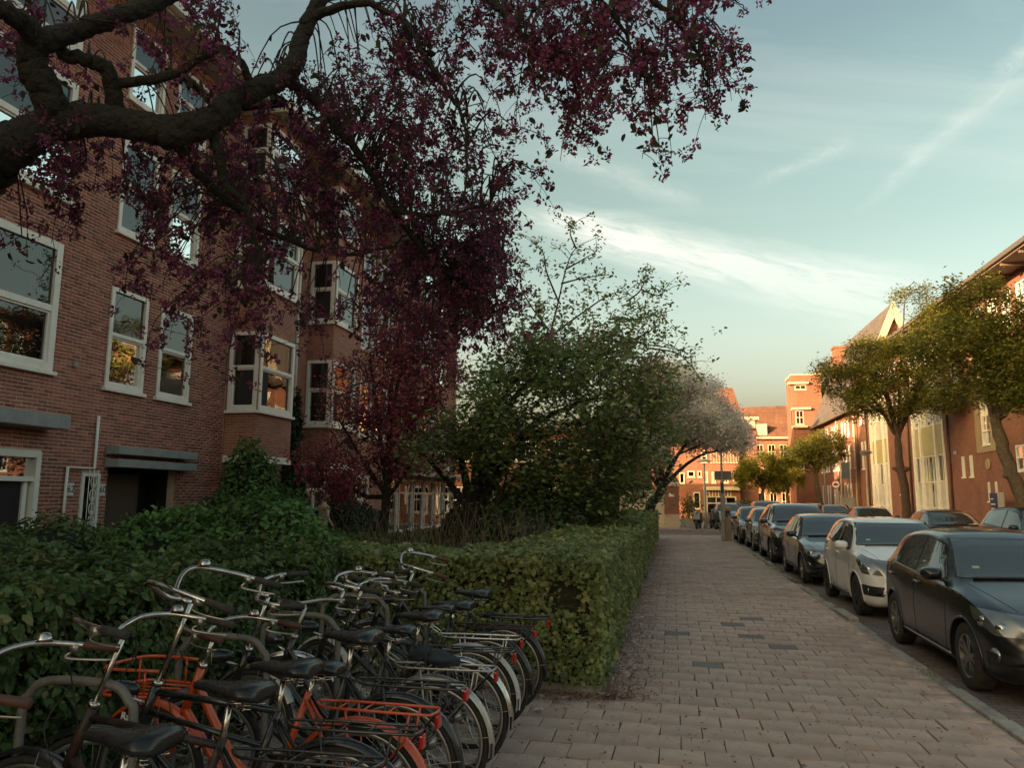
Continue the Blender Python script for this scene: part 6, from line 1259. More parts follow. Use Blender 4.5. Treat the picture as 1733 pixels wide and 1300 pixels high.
# --- the overhanging crab apple
def crab_apple():
    t = thing('crab_apple_tree', 'old crab apple with dark mossy limbs and purple blossom overhanging the bicycles', 'tree', (-4.05, 1.6, 0))
    tr, _ = limb_part('trunk', [(-4.05, 1.6, -.05), (-3.95, 1.7, .9), (-3.75, 2.05, 1.9), at(-120, 330, 3.55), at(-10, 262, 3.6)], [.21, .17, .15, .14, .125], BARK, t, 9, 18, .004)
    A, _ = limb_part('limb', [at(-10, 262, 3.6), at(45, 232, 3.62), at(105, 207, 3.65), at(200, 206, 3.7), at(290, 222, 3.75), at(355, 205, 3.8), at(400, 165, 3.9), at(455, 142, 4.0), at(490, 120, 4.05), at(508, 75, 4.1), at(522, 35, 4.15), at(550, -20, 4.2), at(600, -120, 4.3)], [.115, .095, .082, .075, .075, .07, .06, .055, .052, .046, .04, .036, .03], BARK, t, 9, 18, .004)
    B, _ = limb_part('limb', [at(95, 208, 3.64), at(75, 150, 3.55), at(50, 95, 3.5), at(70, 72, 3.5), at(130, 52, 3.55), at(200, 26, 3.6), at(265, 3, 3.7), at(340, -40, 3.8), at(460, -120, 4.0)], [.075, .07, .062, .055, .048, .044, .04, .035, .03], BARK, t, 9, 18, .004)
    D, _ = limb_part('limb', [at(66, 74, 3.5), at(40, 40, 3.4), at(0, 12, 3.3), at(-60, -30, 3.2)], [.05, .046, .042, .035], BARK, t, 5, 10, .006)
    E, _ = limb_part('limb', [at(95, 90, 3.56), at(140, 97, 3.6), at(175, 115, 3.65), at(188, 150, 3.7), at(198, 200, 3.72)], [.03, .034, .036, .038, .04], BARK, t, 5, 10, .006)
    Fm, _ = limb_part('limb', [at(185, 142, 3.7), at(240, 137, 3.7), at(300, 122, 3.75), at(345, 95, 3.8), at(378, 82, 3.85), at(408, 108, 3.9), at(426, 150, 3.95)], [.024, .024, .022, .021, .02, .02, .022], BARK, t, 5, 8, .005)
    G, _ = limb_part('limb', [at(530, 28, 4.15), at(570, 12, 4.1), at(612, 3, 4.0), at(655, 18, 3.95), at(690, 42, 3.9), at(712, 80, 3.9), at(735, 120, 3.95), at(765, 165, 4.0), at(782, 200, 4.0), at(790, 262, 4.0), at(782, 345, 4.0)], [.026, .022, .019, .017, .015, .014, .013, .011, .009, .007, .005], BARK, t, 4, 8, .005)
    H, _ = limb_part('limb', [at(480, 130, 4.05), at(545, 180, 4.2), at(575, 225, 4.3), at(610, 265, 4.4), at(640, 312, 4.5), at(668, 352, 4.5), at(705, 362, 4.5), at(760, 362, 4.45), at(830, 345, 4.4)], [.03, .026, .024, .022, .02, .017, .015, .012, .008], BARK, t, 4, 8, .006)
    J, _ = limb_part('limb', [at(600, -120, 4.3), at(760, -60, 4.0), at(860, 35, 3.9), at(905, 85, 3.9), at(945, 112, 3.9)], [.03, .022, .015, .012, .007], BARK, t, 4, 8, .006)
    K, _ = limb_part('limb', [at(600, -120, 4.3), at(900, -130, 3.8), at(1060, -40, 3.6), at(1120, 10, 3.6), at(1150, 42, 3.6), at(1178, 80, 3.6), at(1200, 135, 3.6)], [.03, .025, .018, .013, .010, .008, .005], BARK, t, 4, 8, .006)
    K2, _ = limb_part('limb', [at(900, -130, 3.8), at(1000, -20, 3.7), at(1060, 60, 3.7), at(1090, 130, 3.7)], [.02, .014, .009, .005], BARK, t, 4, 8, .006)
    M, _ = limb_part('limb', [at(355, 205, 3.8), at(380, 300, 3.9), at(420, 360, 4.0), at(440, 440, 4.1), at(415, 520, 4.1)], [.03, .022, .016, .011, .006], BARK, t, 4, 8, .008)
    M2, _ = limb_part('limb', [at(290, 222, 3.75), at(330, 290, 3.9), at(420, 370, 4.2), at(520, 420, 4.5), at(620, 430, 4.7), at(700, 395, 4.8)], [.03, .024, .018, .014, .010, .006], BARK, t, 4, 8, .008)
    N2, _ = limb_part('limb', [at(640, 312, 4.5), at(720, 430, 5.0), at(800, 480, 5.4), at(850, 440, 5.6)], [.02, .016, .012, .006], BARK, t, 4, 8, .008)
    nodes = []
    for L_ in (A, B, D, E, Fm, G, H, J, K, K2, M, M2, N2): nodes += list(L_)
    nod = np.array([tuple(q) for q in nodes])
    # hanging sprays: (centre px, half-size px, depth range, how many, length range)
    Z = [((330, 60), (130, 70), (3.6, 4.6), 26, (.12, .35)), ((110, 120), (110, 110), (3.4, 4.4), 22, (.12, .3)), ((60, 270), (80, 50), (3.6, 4.2), 9, (.15, .45)), ((210, 260), (140, 50), (3.8, 4.4), 17, (.2, .6)), ((330, 330), (120, 90), (3.8, 4.8), 30, (.2, .55)), ((450, 330), (130, 130), (4.0, 5.2), 54, (.15, .5)),
         ((480, 180), (110, 60), (4.0, 4.8), 26, (.12, .3)), ((640, 110), (90, 60), (4.0, 4.6), 24, (.12, .32)), ((640, 200), (110, 80), (4.2, 5.2), 52, (.15, .4)), ((600, 320), (130, 100), (4.4, 5.4), 58, (.15, .4)), ((690, 300), (90, 70), (4.3, 5.2), 28, (.12, .35)), ((780, 430), (105, 75), (5.0, 6.0), 92, (.15, .45)), ((720, 500), (105, 80), (5.0, 6.2), 66, (.15, .45)), ((815, 520), (60, 60), (5.0, 5.8), 50, (.12, .35)),
         ((760, 60), (110, 60), (3.8, 4.5), 26, (.15, .4)), ((880, 60), (80, 70), (3.7, 4.3), 30, (.15, .45)), ((970, 70), (80, 70), (3.6, 4.2), 30, (.15, .45)), ((960, 150), (60, 50), (3.7, 4.1), 13, (.12, .35)), ((1050, 50), (60, 50), (3.6, 4.0), 15, (.15, .4)), ((1090, 150), (32, 75), (3.6, 3.9), 16, (.12, .3)), ((1110, 265), (8, 20), (3.6, 3.8), 3, (.06, .12)), ((1165, 38), (55, 32), (3.5, 3.8), 14, (.12, .25)), ((1205, 115), (30, 66), (3.5, 3.8), 22, (.10, .22)), ((1235, 25), (26, 18), (3.5, 3.7), 4, (.05, .12)),
         ((800, 240), (90, 60), (4.0, 4.6), 16, (.12, .35)), ((880, 270), (50, 50), (4.0, 4.4), 7, (.1, .25)), ((840, 350), (50, 50), (4.3, 4.9), 13, (.12, .3)), ((995, 205), (35, 45), (3.8, 4.1), 11, (.12, .3)), ((380, 520), (90, 60), (4.0, 4.6), 17, (.2, .45)), ((560, 540), (80, 40), (4.6, 5.4), 13, (.15, .35)), ((250, 440), (60, 50), (3.9, 4.4), 8, (.15, .35)), ((60, 420), (30, 40), (3.8, 4.0), 3, (.15, .3))]
    twigs, clus = [], []
    for (c, h, dr, n, lr) in Z:
        for _ in range(int(n * .76 + .6)):
            r = math.sqrt(rnd.random()); a = rnd.uniform(0, 6.28); p = at(c[0] + h[0] * r * math.cos(a), c[1] + h[1] * r * math.sin(a) - 25, rnd.uniform(*dr)); i = int(np.argmin(np.sum((nod - np.array(p)) ** 2, 1) * rng.uniform(.7, 1.3, len(nod)))); b = nodes[i]
            twigs.append((spline([b, (b + p) / 2 + Vector((0, 0, .10 + .1 * (b - p).length)), p], 4), .006, .003))
            L_ = rnd.uniform(*lr); sw = Vector((rnd.gauss(0, .45), rnd.gauss(0, .3), 0)); e = p + Vector((sw.x * L_, sw.y * L_, -L_ * rnd.uniform(.45, 1.0))); m = p + (e - p) * .5 + Vector((sw.x * .15, sw.y * .15, .04)) * L_ * 2; S = spline([p, m, e], 5); twigs.append((S, .0032, .0014))
            k = max(2, int(L_ / .042))
            for j in range(k):
                f = (j + rnd.random()) / k
                if rnd.random() < .28: continue
                q = S[min(int(f * 10), 10)]; o = Vector(rand_unit(1)[0]) * .045; clus.append(q + o); twigs.append(([q, q + o * .8], .0016, .001))
            for _k in range(2):
                q = S[rnd.randint(3, 10)]; o = Vector((rnd.gauss(0, .1), rnd.gauss(0, .1), rnd.uniform(-.12, .05))); twigs.append((spline([q, q + o * .5 + Vector((0, 0, .02)), q + o], 2), .002, .001)); clus.append(q + o)
    twig_mesh('twigs', twigs, TWIG, t); T = np.array([tuple(q) for q in clus]); per = 20; n = len(T) * per; sz = rng.uniform(.5, 1.3, len(T)); o = rand_unit(n); P = np.repeat(T, per, 0) + o * (.010 + .026 * rng.random((n, 1))) * np.repeat(sz, per)[:, None]
    leaf_mesh('blossom', P, o + rng.normal(size=(n, 3)) * .5, rng.uniform(.014, .028, n), T_OVAL, L_PUR, t, axis=o, down=.1)
    k = len(T); T2 = T[rng.random(k) < .42]; per = 2; n = len(T2) * per; P = np.repeat(T2, per, 0) + rng.normal(size=(n, 3)) * .03; N = rand_unit(n); leaf_mesh('foliage', P, N, rng.uniform(.03, .06, n), T_OVAL, leaf_mat('crab_leaf', (0.046, 0.039, 0.029), (0.091, 0.065, 0.039), (0.065, 0.078, 0.039), .3, trans=.35), t, down=1.4)
crab_apple()

# --- trees of the garden behind the hedge
def purple_tree():
    t = thing('purple_plum_tree', 'wine-red blossoming tree in front of the bay windowed houses', 'tree', (-6.3, 16.4, 0)); b = Vector((-6.3, 16.4, 0))
    tr, _ = limb_part('trunk', [b, b + Vector((.05, 0, .8)), b + Vector((.15, -.1, 1.7)), b + Vector((.1, 0, 2.6))], [.13, .11, .1, .08], BARK, t); nodes = list(tr[-4:])
    for e in ((-1.0, -.2, 3.4), (1.0, .3, 4.0), (.2, .8, 5.2), (.6, -.6, 5.6), (-.6, .5, 4.9), (-1.3, .2, 2.4), (.9, -.4, 2.6)):
        P, _ = limb_part('limb', [tr[-6], b + Vector((e[0] * .4, e[1] * .4, e[2] * .72)), b + Vector(e)], [.06, .045, .02], BARK, t, 5, 8, .01); nodes += P[3:]
    crown(t, nodes, [((-6.3, 16.4, 4.0), (1.5, 1.2, 1.2), 400), ((-5.7, 16.6, 5.5), (1.25, 1.1, 1.0), 330), ((-6.9, 16.2, 2.6), (1.2, 1.0, .9), 260), ((-5.6, 16.2, 2.9), (1.2, 1.0, .9), 230), ((-5.3, 16.4, 4.4), (.9, .9, .9), 190), ((-7.5, 16.2, 1.9), (.6, .6, .4), 60)], L_PUR2, T_OVAL, .08, 13, .24, TWIG, gapS=1.5, gapT=-.12, up=.2, nsec=16, tw=.012, rough=.34)
purple_tree()
def green_tree():
    t = thing('viburnum_tree', 'broad rounded green tree with pale flower heads in the hedged garden', 'tree', (-4.1, 15.3, 0)); b = Vector((-4.15, 15.5, 0))
    tr, _ = limb_part('trunk', [b, b + Vector((.05, 0, .5)), b + Vector((.12, 0, 1.0)), b + Vector((.2, 0, 1.5))], [.26, .22, .2, .18], BARK, t); nodes = []
    for e in ((-1.0, .2, 2.6), (.9, -.4, 2.7), (1.6, .2, 3.1), (.6, .4, 3.8), (2.4, -.2, 3.2), (2.8, .2, 3.8), (1.6, -.6, 4.4), (-.2, -.3, 3.2), (2.2, 0, 4.6)):
        P, _ = limb_part('limb', [tr[-3], b + Vector((e[0] * .45, e[1] * .45, e[2] * .8)), b + Vector(e)], [.11, .06, .025], BARK, t, 5, 8, .015); nodes += P[3:]
    for k in range(7):
        s = Vector((rnd.uniform(-3.3, -1.6), rnd.uniform(14.6, 15.8), 0)); P, _ = limb_part('stem', [s, s + Vector((rnd.gauss(0, .1), 0, .9)), s + Vector((rnd.gauss(0, .3), rnd.gauss(0, .3), 2.2))], [.05, .04, .025], BARK, t, 4, 7); nodes += P[3:]
    c, tips = crown(t, nodes, [((-2.2, 15.1, 3.3), (1.95, 1.6, 1.35), 560), ((-2.0, 15.3, 4.5), (1.35, 1.1, .75), 230), ((-3.7, 15.1, 2.9), (1.0, .9, .75), 150), ((-.75, 15.1, 3.0), (.9, .9, .95), 170), ((-1.9, 15.2, 2.0), (1.35, 1.1, .75), 230), ((-2.5, 15.7, 1.5), (1.2, .7, .8), 190), ((-3.3, 15.9, 1.7), (.8, .6, .6), 70), ((-1.0, 15.2, 1.7), (.8, .9, .6), 90), ((-4.6, 15.2, 2.6), (.85, .7, .5), 70), ((-.2, 15.2, 3.9), (.6, .6, .5), 44), ((-3.0, 15.3, 4.2), (.8, .8, .6), 80)], L_VIB, T_LOBE, .105, 13, .36, TWIG, gapS=1.7, gapT=-.14, up=.9, nsec=14, tw=.014, rough=.34)
    F_ = [p for p in tips if rnd.random() < .16]; n = 16; C = np.repeat(np.array([tuple(p + Vector((0, -.08, .1))) for p in F_]), n, 0); d = rng.normal(size=(len(C), 3)) * np.array((.05, .05, .014)); N = rng.normal(size=(len(C), 3)) * .4; N[:, 2] += 1
    leaf_mesh('flower_heads', C + d, N, rng.uniform(.018, .03, len(C)), T_DIA, leaf_mat('flower_head', (.28, .30, .17), (.42, .42, .27), trans=.3), t)
green_tree()
def sparse_tree():
    t = thing('rowan_tree', 'thin sparse tree with bare twigs and leaf tufts rising above the green tree', 'tree', (-1.7, 20.5, 0)); b = Vector((-1.7, 20.5, 0)); tips = []; 
    tr, _ = limb_part('trunk', [b, b + Vector((.0, 0, 2.5)), at(930, 570, 20.3)], [.12, .10, .06], TWIG, t); segs = []
    br = [[(930, 570), (945, 510), (958, 455), (975, 420), (1015, 400)], [(945, 510), (925, 460), (920, 430), (905, 410)], [(958, 455), (985, 440), (1010, 425)], [(975, 420), (965, 395), (970, 378)], [(950, 480), (990, 470), (1030, 465)], [(930, 570), (985, 530), (1030, 500), (1060, 495), (1085, 520)], [(1060, 510), (1085, 490), (1095, 455)], [(1030, 540), (1080, 540), (1120, 530)], [(1085, 490), (1110, 500), (1122, 495)], [(930, 560), (900, 520), (880, 480), (890, 440)], [(1020, 560), (1080, 580), (1140, 590), (1170, 600)], [(1060, 580), (1100, 560), (1110, 545)], [(1100, 590), (1150, 600), (1185, 640)]]
    for q in br:
        P = spline([at(x, y, 20.3 + rnd.uniform(-.5, .5)) for x, y in q], 5); segs.append((P, .028, .006)); tips += [P[-1], P[-1], P[len(P) // 2], P[int(len(P) * .75)]]
        for _ in range(5):
            s = P[rnd.randint(3, len(P) - 1)]; e = s + Vector((rnd.gauss(0, .3), rnd.gauss(0, .3), rnd.uniform(-.05, .35))); segs.append(([s, (s + e) / 2 + Vector((0, 0, .05)), e], .010, .004)); tips.append(e)
    twig_mesh('limb', segs, TWIG, t, 5); extra = [at(rnd.gauss(1070, 45), rnd.gauss(560, 35), 20.3 + rnd.gauss(0, .6)) for _ in range(150)] + [at(rnd.gauss(930, 45), rnd.gauss(540, 35), 20.3 + rnd.gauss(0, .6)) for _ in range(110)]
    T = np.array([tuple(p) for p in tips + extra]); per = 9; n = len(T) * per; P = np.repeat(T, per, 0) + rng.normal(size=(n, 3)) * .085; N = rand_unit(n); N[:, 2] = np.abs(N[:, 2]) + .5; leaf_mesh('crown', P, N, rng.uniform(.07, .13, n), T_OVAL, L_VIB, t, down=.4)
sparse_tree()
def back_purple():
    t = thing('purple_plum_tree', 'smaller wine-red tree peeping out behind the green garden tree', 'tree', (-.9, 19.0, 0)); b = Vector((-1.4, 19.0, 0))
    tr, _ = limb_part('trunk', [b, b + Vector((.1, 0, 2.2)), b + Vector((.0, 0, 4.2))], [.1, .09, .05], BARK, t); t.location = b; 
    for ch in t.children: ch.location = Vector((-.9, 19.0, 0)) - b
    for ch in t.children: ch.location = (0, 0, 0); ch.data.transform(Matrix.Translation(Vector((-.9, 19.0, 0)) - b))
    crown(t, list(tr[4:]), [((-1.6, 19, 5.1), (1.4, 1.0, .8), 220), ((-.35, 19, 4.2), (.7, .7, .7), 110), ((-3.4, 18.6, 5.3), (.7, .7, .5), 70), ((-.6, 18.6, 2.4), (.5, .5, .5), 40)], L_PUR2, T_OVAL, .085, 9, .25, TWIG, gapS=1.6, gapT=0.0, up=.2, nsec=14, rough=.3)
back_purple()
def white_tree():
    b = Vector((-.95, 27.6, 0)); t = thing('hawthorn_tree', 'tree covered in white blossom leaning over the pavement at the hedge end', 'tree', tuple(b))
    tr, _ = limb_part('trunk', [b, b + Vector((.0, 0, .7)), b + Vector((.25, 0, 1.4)), b + Vector((.7, .1, 2.1))], [.22, .19, .17, .14], BARK, t, 5, 10, .02); nodes = list(tr[-4:])
    for e in ((.5, .3, 4.0), (1.8, .2, 4.6), (3.0, .3, 4.2), (2.2, -.4, 3.6), (-.4, .2, 3.6), (3.6, .2, 3.6), (1.2, -.5, 5.0)):
        P, _ = limb_part('limb', [tr[-2], b + Vector((e[0] * .5, e[1] * .5, e[2] * .85)), b + Vector(e)], [.08, .05, .02], BARK, t, 5, 8, .015); nodes += P[4:]
    c = b + Vector((.75, .2, .75))
    crown(t, nodes, [(c + Vector((.2, 0, 4.1)), (1.9, 1.5, 1.35), 620), (c + Vector((1.4, 0, 3.45)), (1.3, 1.1, .95), 330), (c + Vector((-1.2, 0, 3.3)), (1.3, 1.1, 1.2), 330), (c + Vector((.1, 0, 5.1)), (1.1, 1.0, .6), 150), (c + Vector((-.5, 0, 2.7)), (.9, .9, .7), 120), (c + Vector((2.5, 0, 3.1)), (.6, .6, .45), 60)], L_WHT, T_DIA, .095, 58, .30, TWIG, gapS=1.3, gapT=-.24, up=.3, nsec=12, tw=.014, down=.5, rough=.3)
    P = [c + Vector((rnd.gauss(-1.2, .8), rnd.gauss(-.6, .5), rnd.gauss(2.9, 1.0))) for _ in range(160)]; T = np.array([tuple(p) for p in P]); n = len(T) * 10; leaf_mesh('foliage', np.repeat(T, 10, 0) + rng.normal(size=(n, 3)) * .14, rand_unit(n) + np.array((0, 0, .6)), rng.uniform(.06, .12, n), T_OVAL, L_VIB, t, down=.4)
white_tree()
# --- street trees across the road
def locust(label, base, H, blobs, leafm, knobs=(), n_lim=8, per=34, ls=.135, bark=None, r0=.17, lean=(0, 0)):
    b = Vector(base); t = thing('locust_tree', label, 'tree', base, group='street trees across the road'); bark = bark or BARK_L; top = b + Vector((lean[0], lean[1], H))
    tr, tro = limb_part('trunk', [b, b + (top - b) * .35 + Vector((.05, .03, 0)), b + (top - b) * .7 + Vector((-.05, 0, 0)), top], [r0 * 1.25, r0, r0 * .95, r0 * .75], bark, t, 6, 12, .02)
    for (h, d) in knobs:
        p = b + (top - b) * h; MB().tube([p, p + Vector(d) * .6, p + Vector(d)], [r0 * .8, r0 * .6, r0 * .3], 10).build('burl', bark, t, True, True)
    nodes = list(tr[-3:])
    for i in range(n_lim):
        c, r, _n = blobs[i % len(blobs)]; e = Vector(c) + Vector((rnd.uniform(-.6, .6) * r[0], rnd.uniform(-.6, .6) * r[1], rnd.uniform(-.5, .4) * r[2])); P, _ = limb_part('limb', [tr[-2], lerp(tr[-1], e, .45) + Vector((0, 0, .3)), e], [r0 * .55, r0 * .32, .025], bark, t, 5, 8, .03); nodes += P[4:]
    crown(t, nodes, blobs, leafm, T_DIA, ls, per, .36, TWIG, gapS=1.15, gapT=-.1, up=.9, nsec=13, tw=.018, down=.3, rough=.42, shell=.35); return t
locust('big street tree with knotty pale trunk at the picture edge across the road', (11.1, 27.0, 0), 4.3, [((10.6, 27.5, 5.6), (2.4, 2.2, .8), 300), ((12.4, 26.6, 6.4), (2.3, 2.0, .9), 280), ((9.5, 27.6, 6.8), (1.7, 1.6, .8), 190), ((11.8, 26, 4.9), (2.0, 1.6, .6), 150), ((11.2, 28.0, 7.6), (2.0, 1.8, .8), 210), ((10.2, 28.0, 8.5), (1.0, 1.0, .6), 60), ((12.8, 27, 8.0), (1.5, 1.4, .8), 130)], L_LOC, knobs=((.62, (-.25, 0, -.25)),), lean=(-.9, .3), r0=.20)
locust('street tree with a burl on its straight trunk across the road', (11.2, 41.2, 0), 5.0, [((10.6, 41.2, 6.6), (2.5, 2.1, .9), 300), ((9.0, 41.4, 7.5), (1.6, 1.5, .9), 200), ((11.2, 40.6, 8.0), (2.1, 1.9, .9), 270), ((12.9, 41, 6.6), (1.5, 1.4, .8), 150), ((12.6, 40.6, 9.2), (1.9, 1.6, .9), 210), ((10.0, 41.0, 9.0), (1.2, 1.2, .7), 110), ((13.2, 40.6, 10.6), (1.3, 1.2, .7), 100), ((12.1, 41, 11.8), (.9, .9, .7), 34), ((8.0, 41.4, 8.3), (.8, .7, .5), 36)], L_LOC, knobs=((.62, (-.42, 0, .12)), (.62, (.40, 0, .1))), lean=(-.15, .1), r0=.20, bark=pm('bark_dark_red', (0.085, 0.055, 0.04), .92, var=.35, scale=10, bump=.9, bscale=22))
locust('middle-sized street tree before the brick tower', (11.0, 62.0, 0), 3.6, [((10.7, 62, 5.0), (2.3, 2.0, 1.2), 330), ((9.3, 62, 5.0), (1.5, 1.4, .9), 150), ((11.6, 62, 6.0), (1.5, 1.5, .9), 150)], L_LOC, per=26, ls=.17, r0=.2, lean=(-.3, 0))
locust('golden green sunlit tree at the far end of the street', (6.6, 60.0, 0), 2.4, [((6.5, 60, 3.9), (1.5, 1.4, 1.1), 240), ((5.6, 60, 3.2), (1.0, 1.0, .8), 110), ((7.6, 60, 3.3), (1.1, 1.1, .9), 120)], L_LOC2, per=26, ls=.19, r0=.14)
locust('sunlit tree beside the golden one at the far end of the street', (9.2, 66.0, 0), 2.4, [((9.2, 66, 3.7), (1.5, 1.5, 1.1), 220), ((8.3, 66, 3.0), (1.0, 1.0, .8), 90)], L_LOC2, per=26, ls=.19, r0=.14)
# fallen blossom and leaf litter along the hedge
def litter():
    n = 11000; x = -.62 + np.abs(rng.normal(0, .22, n)); y = 7.0 + 22 * rng.random(n) ** 1.5; k = rng.random(n) < .25; x[k] = rng.uniform(-3, 2.2, int(k.sum())); y[k] = rng.uniform(4.5, 12, int(k.sum())); j = rng.random(n) < .14; x[j] = rng.uniform(-2.2, -.5, int(j.sum())); y[j] = 7.1 - np.abs(rng.normal(0, .16, int(j.sum())))
    z = np.full(n, .006) + rng.random(n) * .006; N = rng.normal(size=(n, 3)) * .25; N[:, 2] = 1; leaf_mesh('fallen_petals', np.stack([x, y, z], 1), N, rng.uniform(.010, .034, n), T_DIA, leaf_mat('petal_litter', (.10, .03, .03), (.20, .08, .06), (.24, .16, .10), .25, trans=.1), None)
    m = MB()
    for _ in range(46):
        a, b, r = rnd.uniform(-.3, 2.35), rnd.uniform(5.2, 13), rnd.uniform(.004, .02); m.lathe([(0, .0035), (r, .003), (r * 1.05, .001)], 8, Matrix.Translation((a, b, .003)) @ Matrix.Diagonal((1, rnd.uniform(.5, 1), 1, 1)))
    m.build('chewing_gum_spots', pm('gum', (.42, .40, .36), .8), None, kind='stuff')
    p = at(912, 1204, 1); d = (p - Vector((0, 0, EYE))); q = Vector((0, 0, EYE)) + d * (EYE / -d.z); mb = MB(); pts = []
    for i in range(5):
        for j in range(5): pts.append((q.x + (i - 2) * .016 + rnd.gauss(0, .003), q.y + (j - 2) * .016 + rnd.gauss(0, .003), .008 + abs(rnd.gauss(0, .014))))
    mb.v = pts; mb.f = [(i * 5 + j, (i + 1) * 5 + j, (i + 1) * 5 + j + 1, i * 5 + j + 1) for i in range(4) for j in range(4)]; tag(mb.build('paper_scrap', pm('paper', (.75, .74, .72), .8, var=.05)), 'crumpled white paper scrap on the paving by the hedge corner', 'paper')
litter()

# ------------------------------------------------------------------ street furniture
POST = pm('post_grey', (.46, .41, .35), .5, metal=.3, var=.12, dirt=(.14, .11, .08), damt=.4)
LAMPC = pm('lamp_cap', (.13, .125, .12), .45, var=.1)
BOWL = pm('lamp_bowl', (.52, .47, .40), .35, var=.06)
def lamp(label, x, y, h=3.75, r=.33, style='disc'):
    t = thing('street_lamp', label, 'street lamp', (x, y, 0), group='lamp posts'); MB().tube([(0, 0, 0), (0, 0, 2.35), (0, 0, 2.36), (0, 0, h - .12)], [.075, .07, .045, .04], 12).build('pole', POST, t, R_(40)); MB().lathe([(.1, 0), (.1, .25), (.08, .27)], 12).build('base', POST, t)
    if style == 'disc':
        MB().lathe([(0, .14), (r * .25, .13), (r * .8, .06), (r * 1.12, .0), (r * 1.1, -.015), (r * .9, -.01)], 24, Matrix.Translation((0, 0, h))).build('lamp_cap', LAMPC, t, True); MB().lathe([(r * .82, -.012), (r * .74, -.09), (r * .45, -.16), (.05, -.2)], 24, Matrix.Translation((0, 0, h)), cap=False).build('lamp_bowl', BOWL, t, True)
    else: MB().lathe([(0, .16), (.1, .13), (r, 0), (r * .95, -.03), (.05, -.04)], 20, Matrix.Translation((0, 0, h))).build('lamp_cap', pm('lamp_white', (.55, .5, .43), .5), t, True)
    return t
l1 = lamp('grey street lamp with disc head beside the charging post', 2.0, 32.4, 3.72)
MB().box(-.28, .38, .05, .08, 2.42, 2.78).build('sign_board', pm('sign_back', (.22, .21, .20), .5, metal=.4), l1); MB().box(-.05, .06, -.09, -.07, 1.9, 2.3).build('notice_plate', pm('plate_dark', (.06, .06, .06), .5), l1)
lamp('street lamp with disc head in front of the white window bay', 11.0, 47.8, 4.35, .36); lamp('slim pale street lamp with cone head past the crossing', 1.85, 45.2, 3.75, .42, 'cone')
def charger():
    x, y = 2.2, 33.0; t = thing('charging_post', 'brown-grey car charging post with a cable to the dark hatchback', 'charging post', (x, y, 0))
    MB().box(-.15, .15, -.1, .1, 0, 1.32).build('column', pm('charger_brown', (.38, .28, .19), .5, var=.1), t, bevel=.02); MB().box(-.1, .1, -.108, -.098, .95, 1.2).build('socket_panel', SEALB, t); MB().box(-.14, .14, -.09, .09, 1.325, 1.36).build('cap', ALU, t)
    MB().tube(spline([(.02, -.11, 1.05), (.1, -.2, .85), (.35, -.25, .62), (.7, -.2, .52), (.86, -.1, .62)], 6), .018, 8).build('cable', pm('cable_pale', (.5, .45, .36), .5), t, True)
    t2 = thing('metal_post', 'thin pale metal post between lamp and charging post', 'post', (2.08, 32.75, 0)); MB().tube([(0, 0, 0), (0, 0, 2.0)], .04, 10).build('pole', POST, t2, True); MB().lathe([(.04, 2.0), (.03, 2.03), (0, 2.04)], 10).build('cap', POST, t2, True)
charger()
def ring_sign():
    x, y = 10.5, 54.0; t = thing('traffic_sign', 'round red-ringed traffic sign with car symbol across the street', 'traffic sign', (x, y, 0)); MB().tube([(0, 0, 0), (0, 0, 3.0)], .035, 8).build('pole', POST, t, True); c = Vector((0, -.05, 2.62)); m4 = axes_mtx(c, (1, 0, 0), (0, 0, 1))
    MB().lathe([(.30, -.01), (.30, .008)], 28, m4).build('ring', pm('sign_red', (.45, .03, .025), .4), t); f = MB().lathe([(.225, .009), (.225, .013)], 28, m4).build('face', pm('sign_white', (.72, .68, .62), .4, var=.04), t)
    sy = pm('sign_black', (.02, .02, .02), .5); car = [(-.13, -.05), (-.14, .0), (-.10, .02), (-.07, .075), (.07, .075), (.10, .02), (.14, .0), (.13, -.05), (.10, -.05), (.10, -.08), (.06, -.08), (.06, -.05), (-.06, -.05), (-.06, -.08), (-.10, -.08), (-.10, -.05)]
    MB().prism(car, .014, .017, lambda u, v, d: m4 @ Vector((u, v, d))).build('car_symbol', sy, f)
    MB().box(.18, .24, -.02, .0, 2.2, 3.0).build('blue_plate', pm('sign_blue', (.02, .035, .12), .4), t)
ring_sign()
def cabinet():
    t = thing('switch_cabinet', 'grey street cabinet before the brick corner across the street', 'cabinet', (11.6, 56.0, 0)); MB().box(-.45, .45, -.2, .2, 0, 1.75).build('body', pm('cabinet_grey', (.30, .29, .28), .6), t, bevel=.02); MB().box(-.4, .4, -.215, -.202, .15, 1.6).build('door', pm('cabinet_grey', (0, 0, 0)), t); MB().box(-.47, .47, -.22, .22, 1.755, 1.8).build('lid', pm('cabinet_grey', (0, 0, 0)), t)
    s = thing('sign_post', 'tall sign boards on pale poles above the grey cabinet', 'sign', (11.3, 55.0, 0)); [MB().tube([(a, 0, 0), (a, 0, 4.2)], .035, 8).build('pole', POST, s, True) for a in (-.25, .35)]; MB().box(-.2, .3, -.06, -.04, 3.0, 4.1).build('board', pm('board_slate', (.10, .13, .16), .4, metal=.3), s)
    b = thing('bollard', 'black round bollard bin across the street', 'bollard', (10.7, 52.5, 0)); MB().lathe([(.22, 0), (.22, 1.15), (.2, 1.25), (.12, 1.32), (0, 1.33)], 16).build('body', pm('bollard_black', (.02, .02, .022), .4), b, R_(40)); MB().lathe([(.225, .95), (.225, 1.05)], 16, cap=False).build('band', ALU, b)
cabinet()
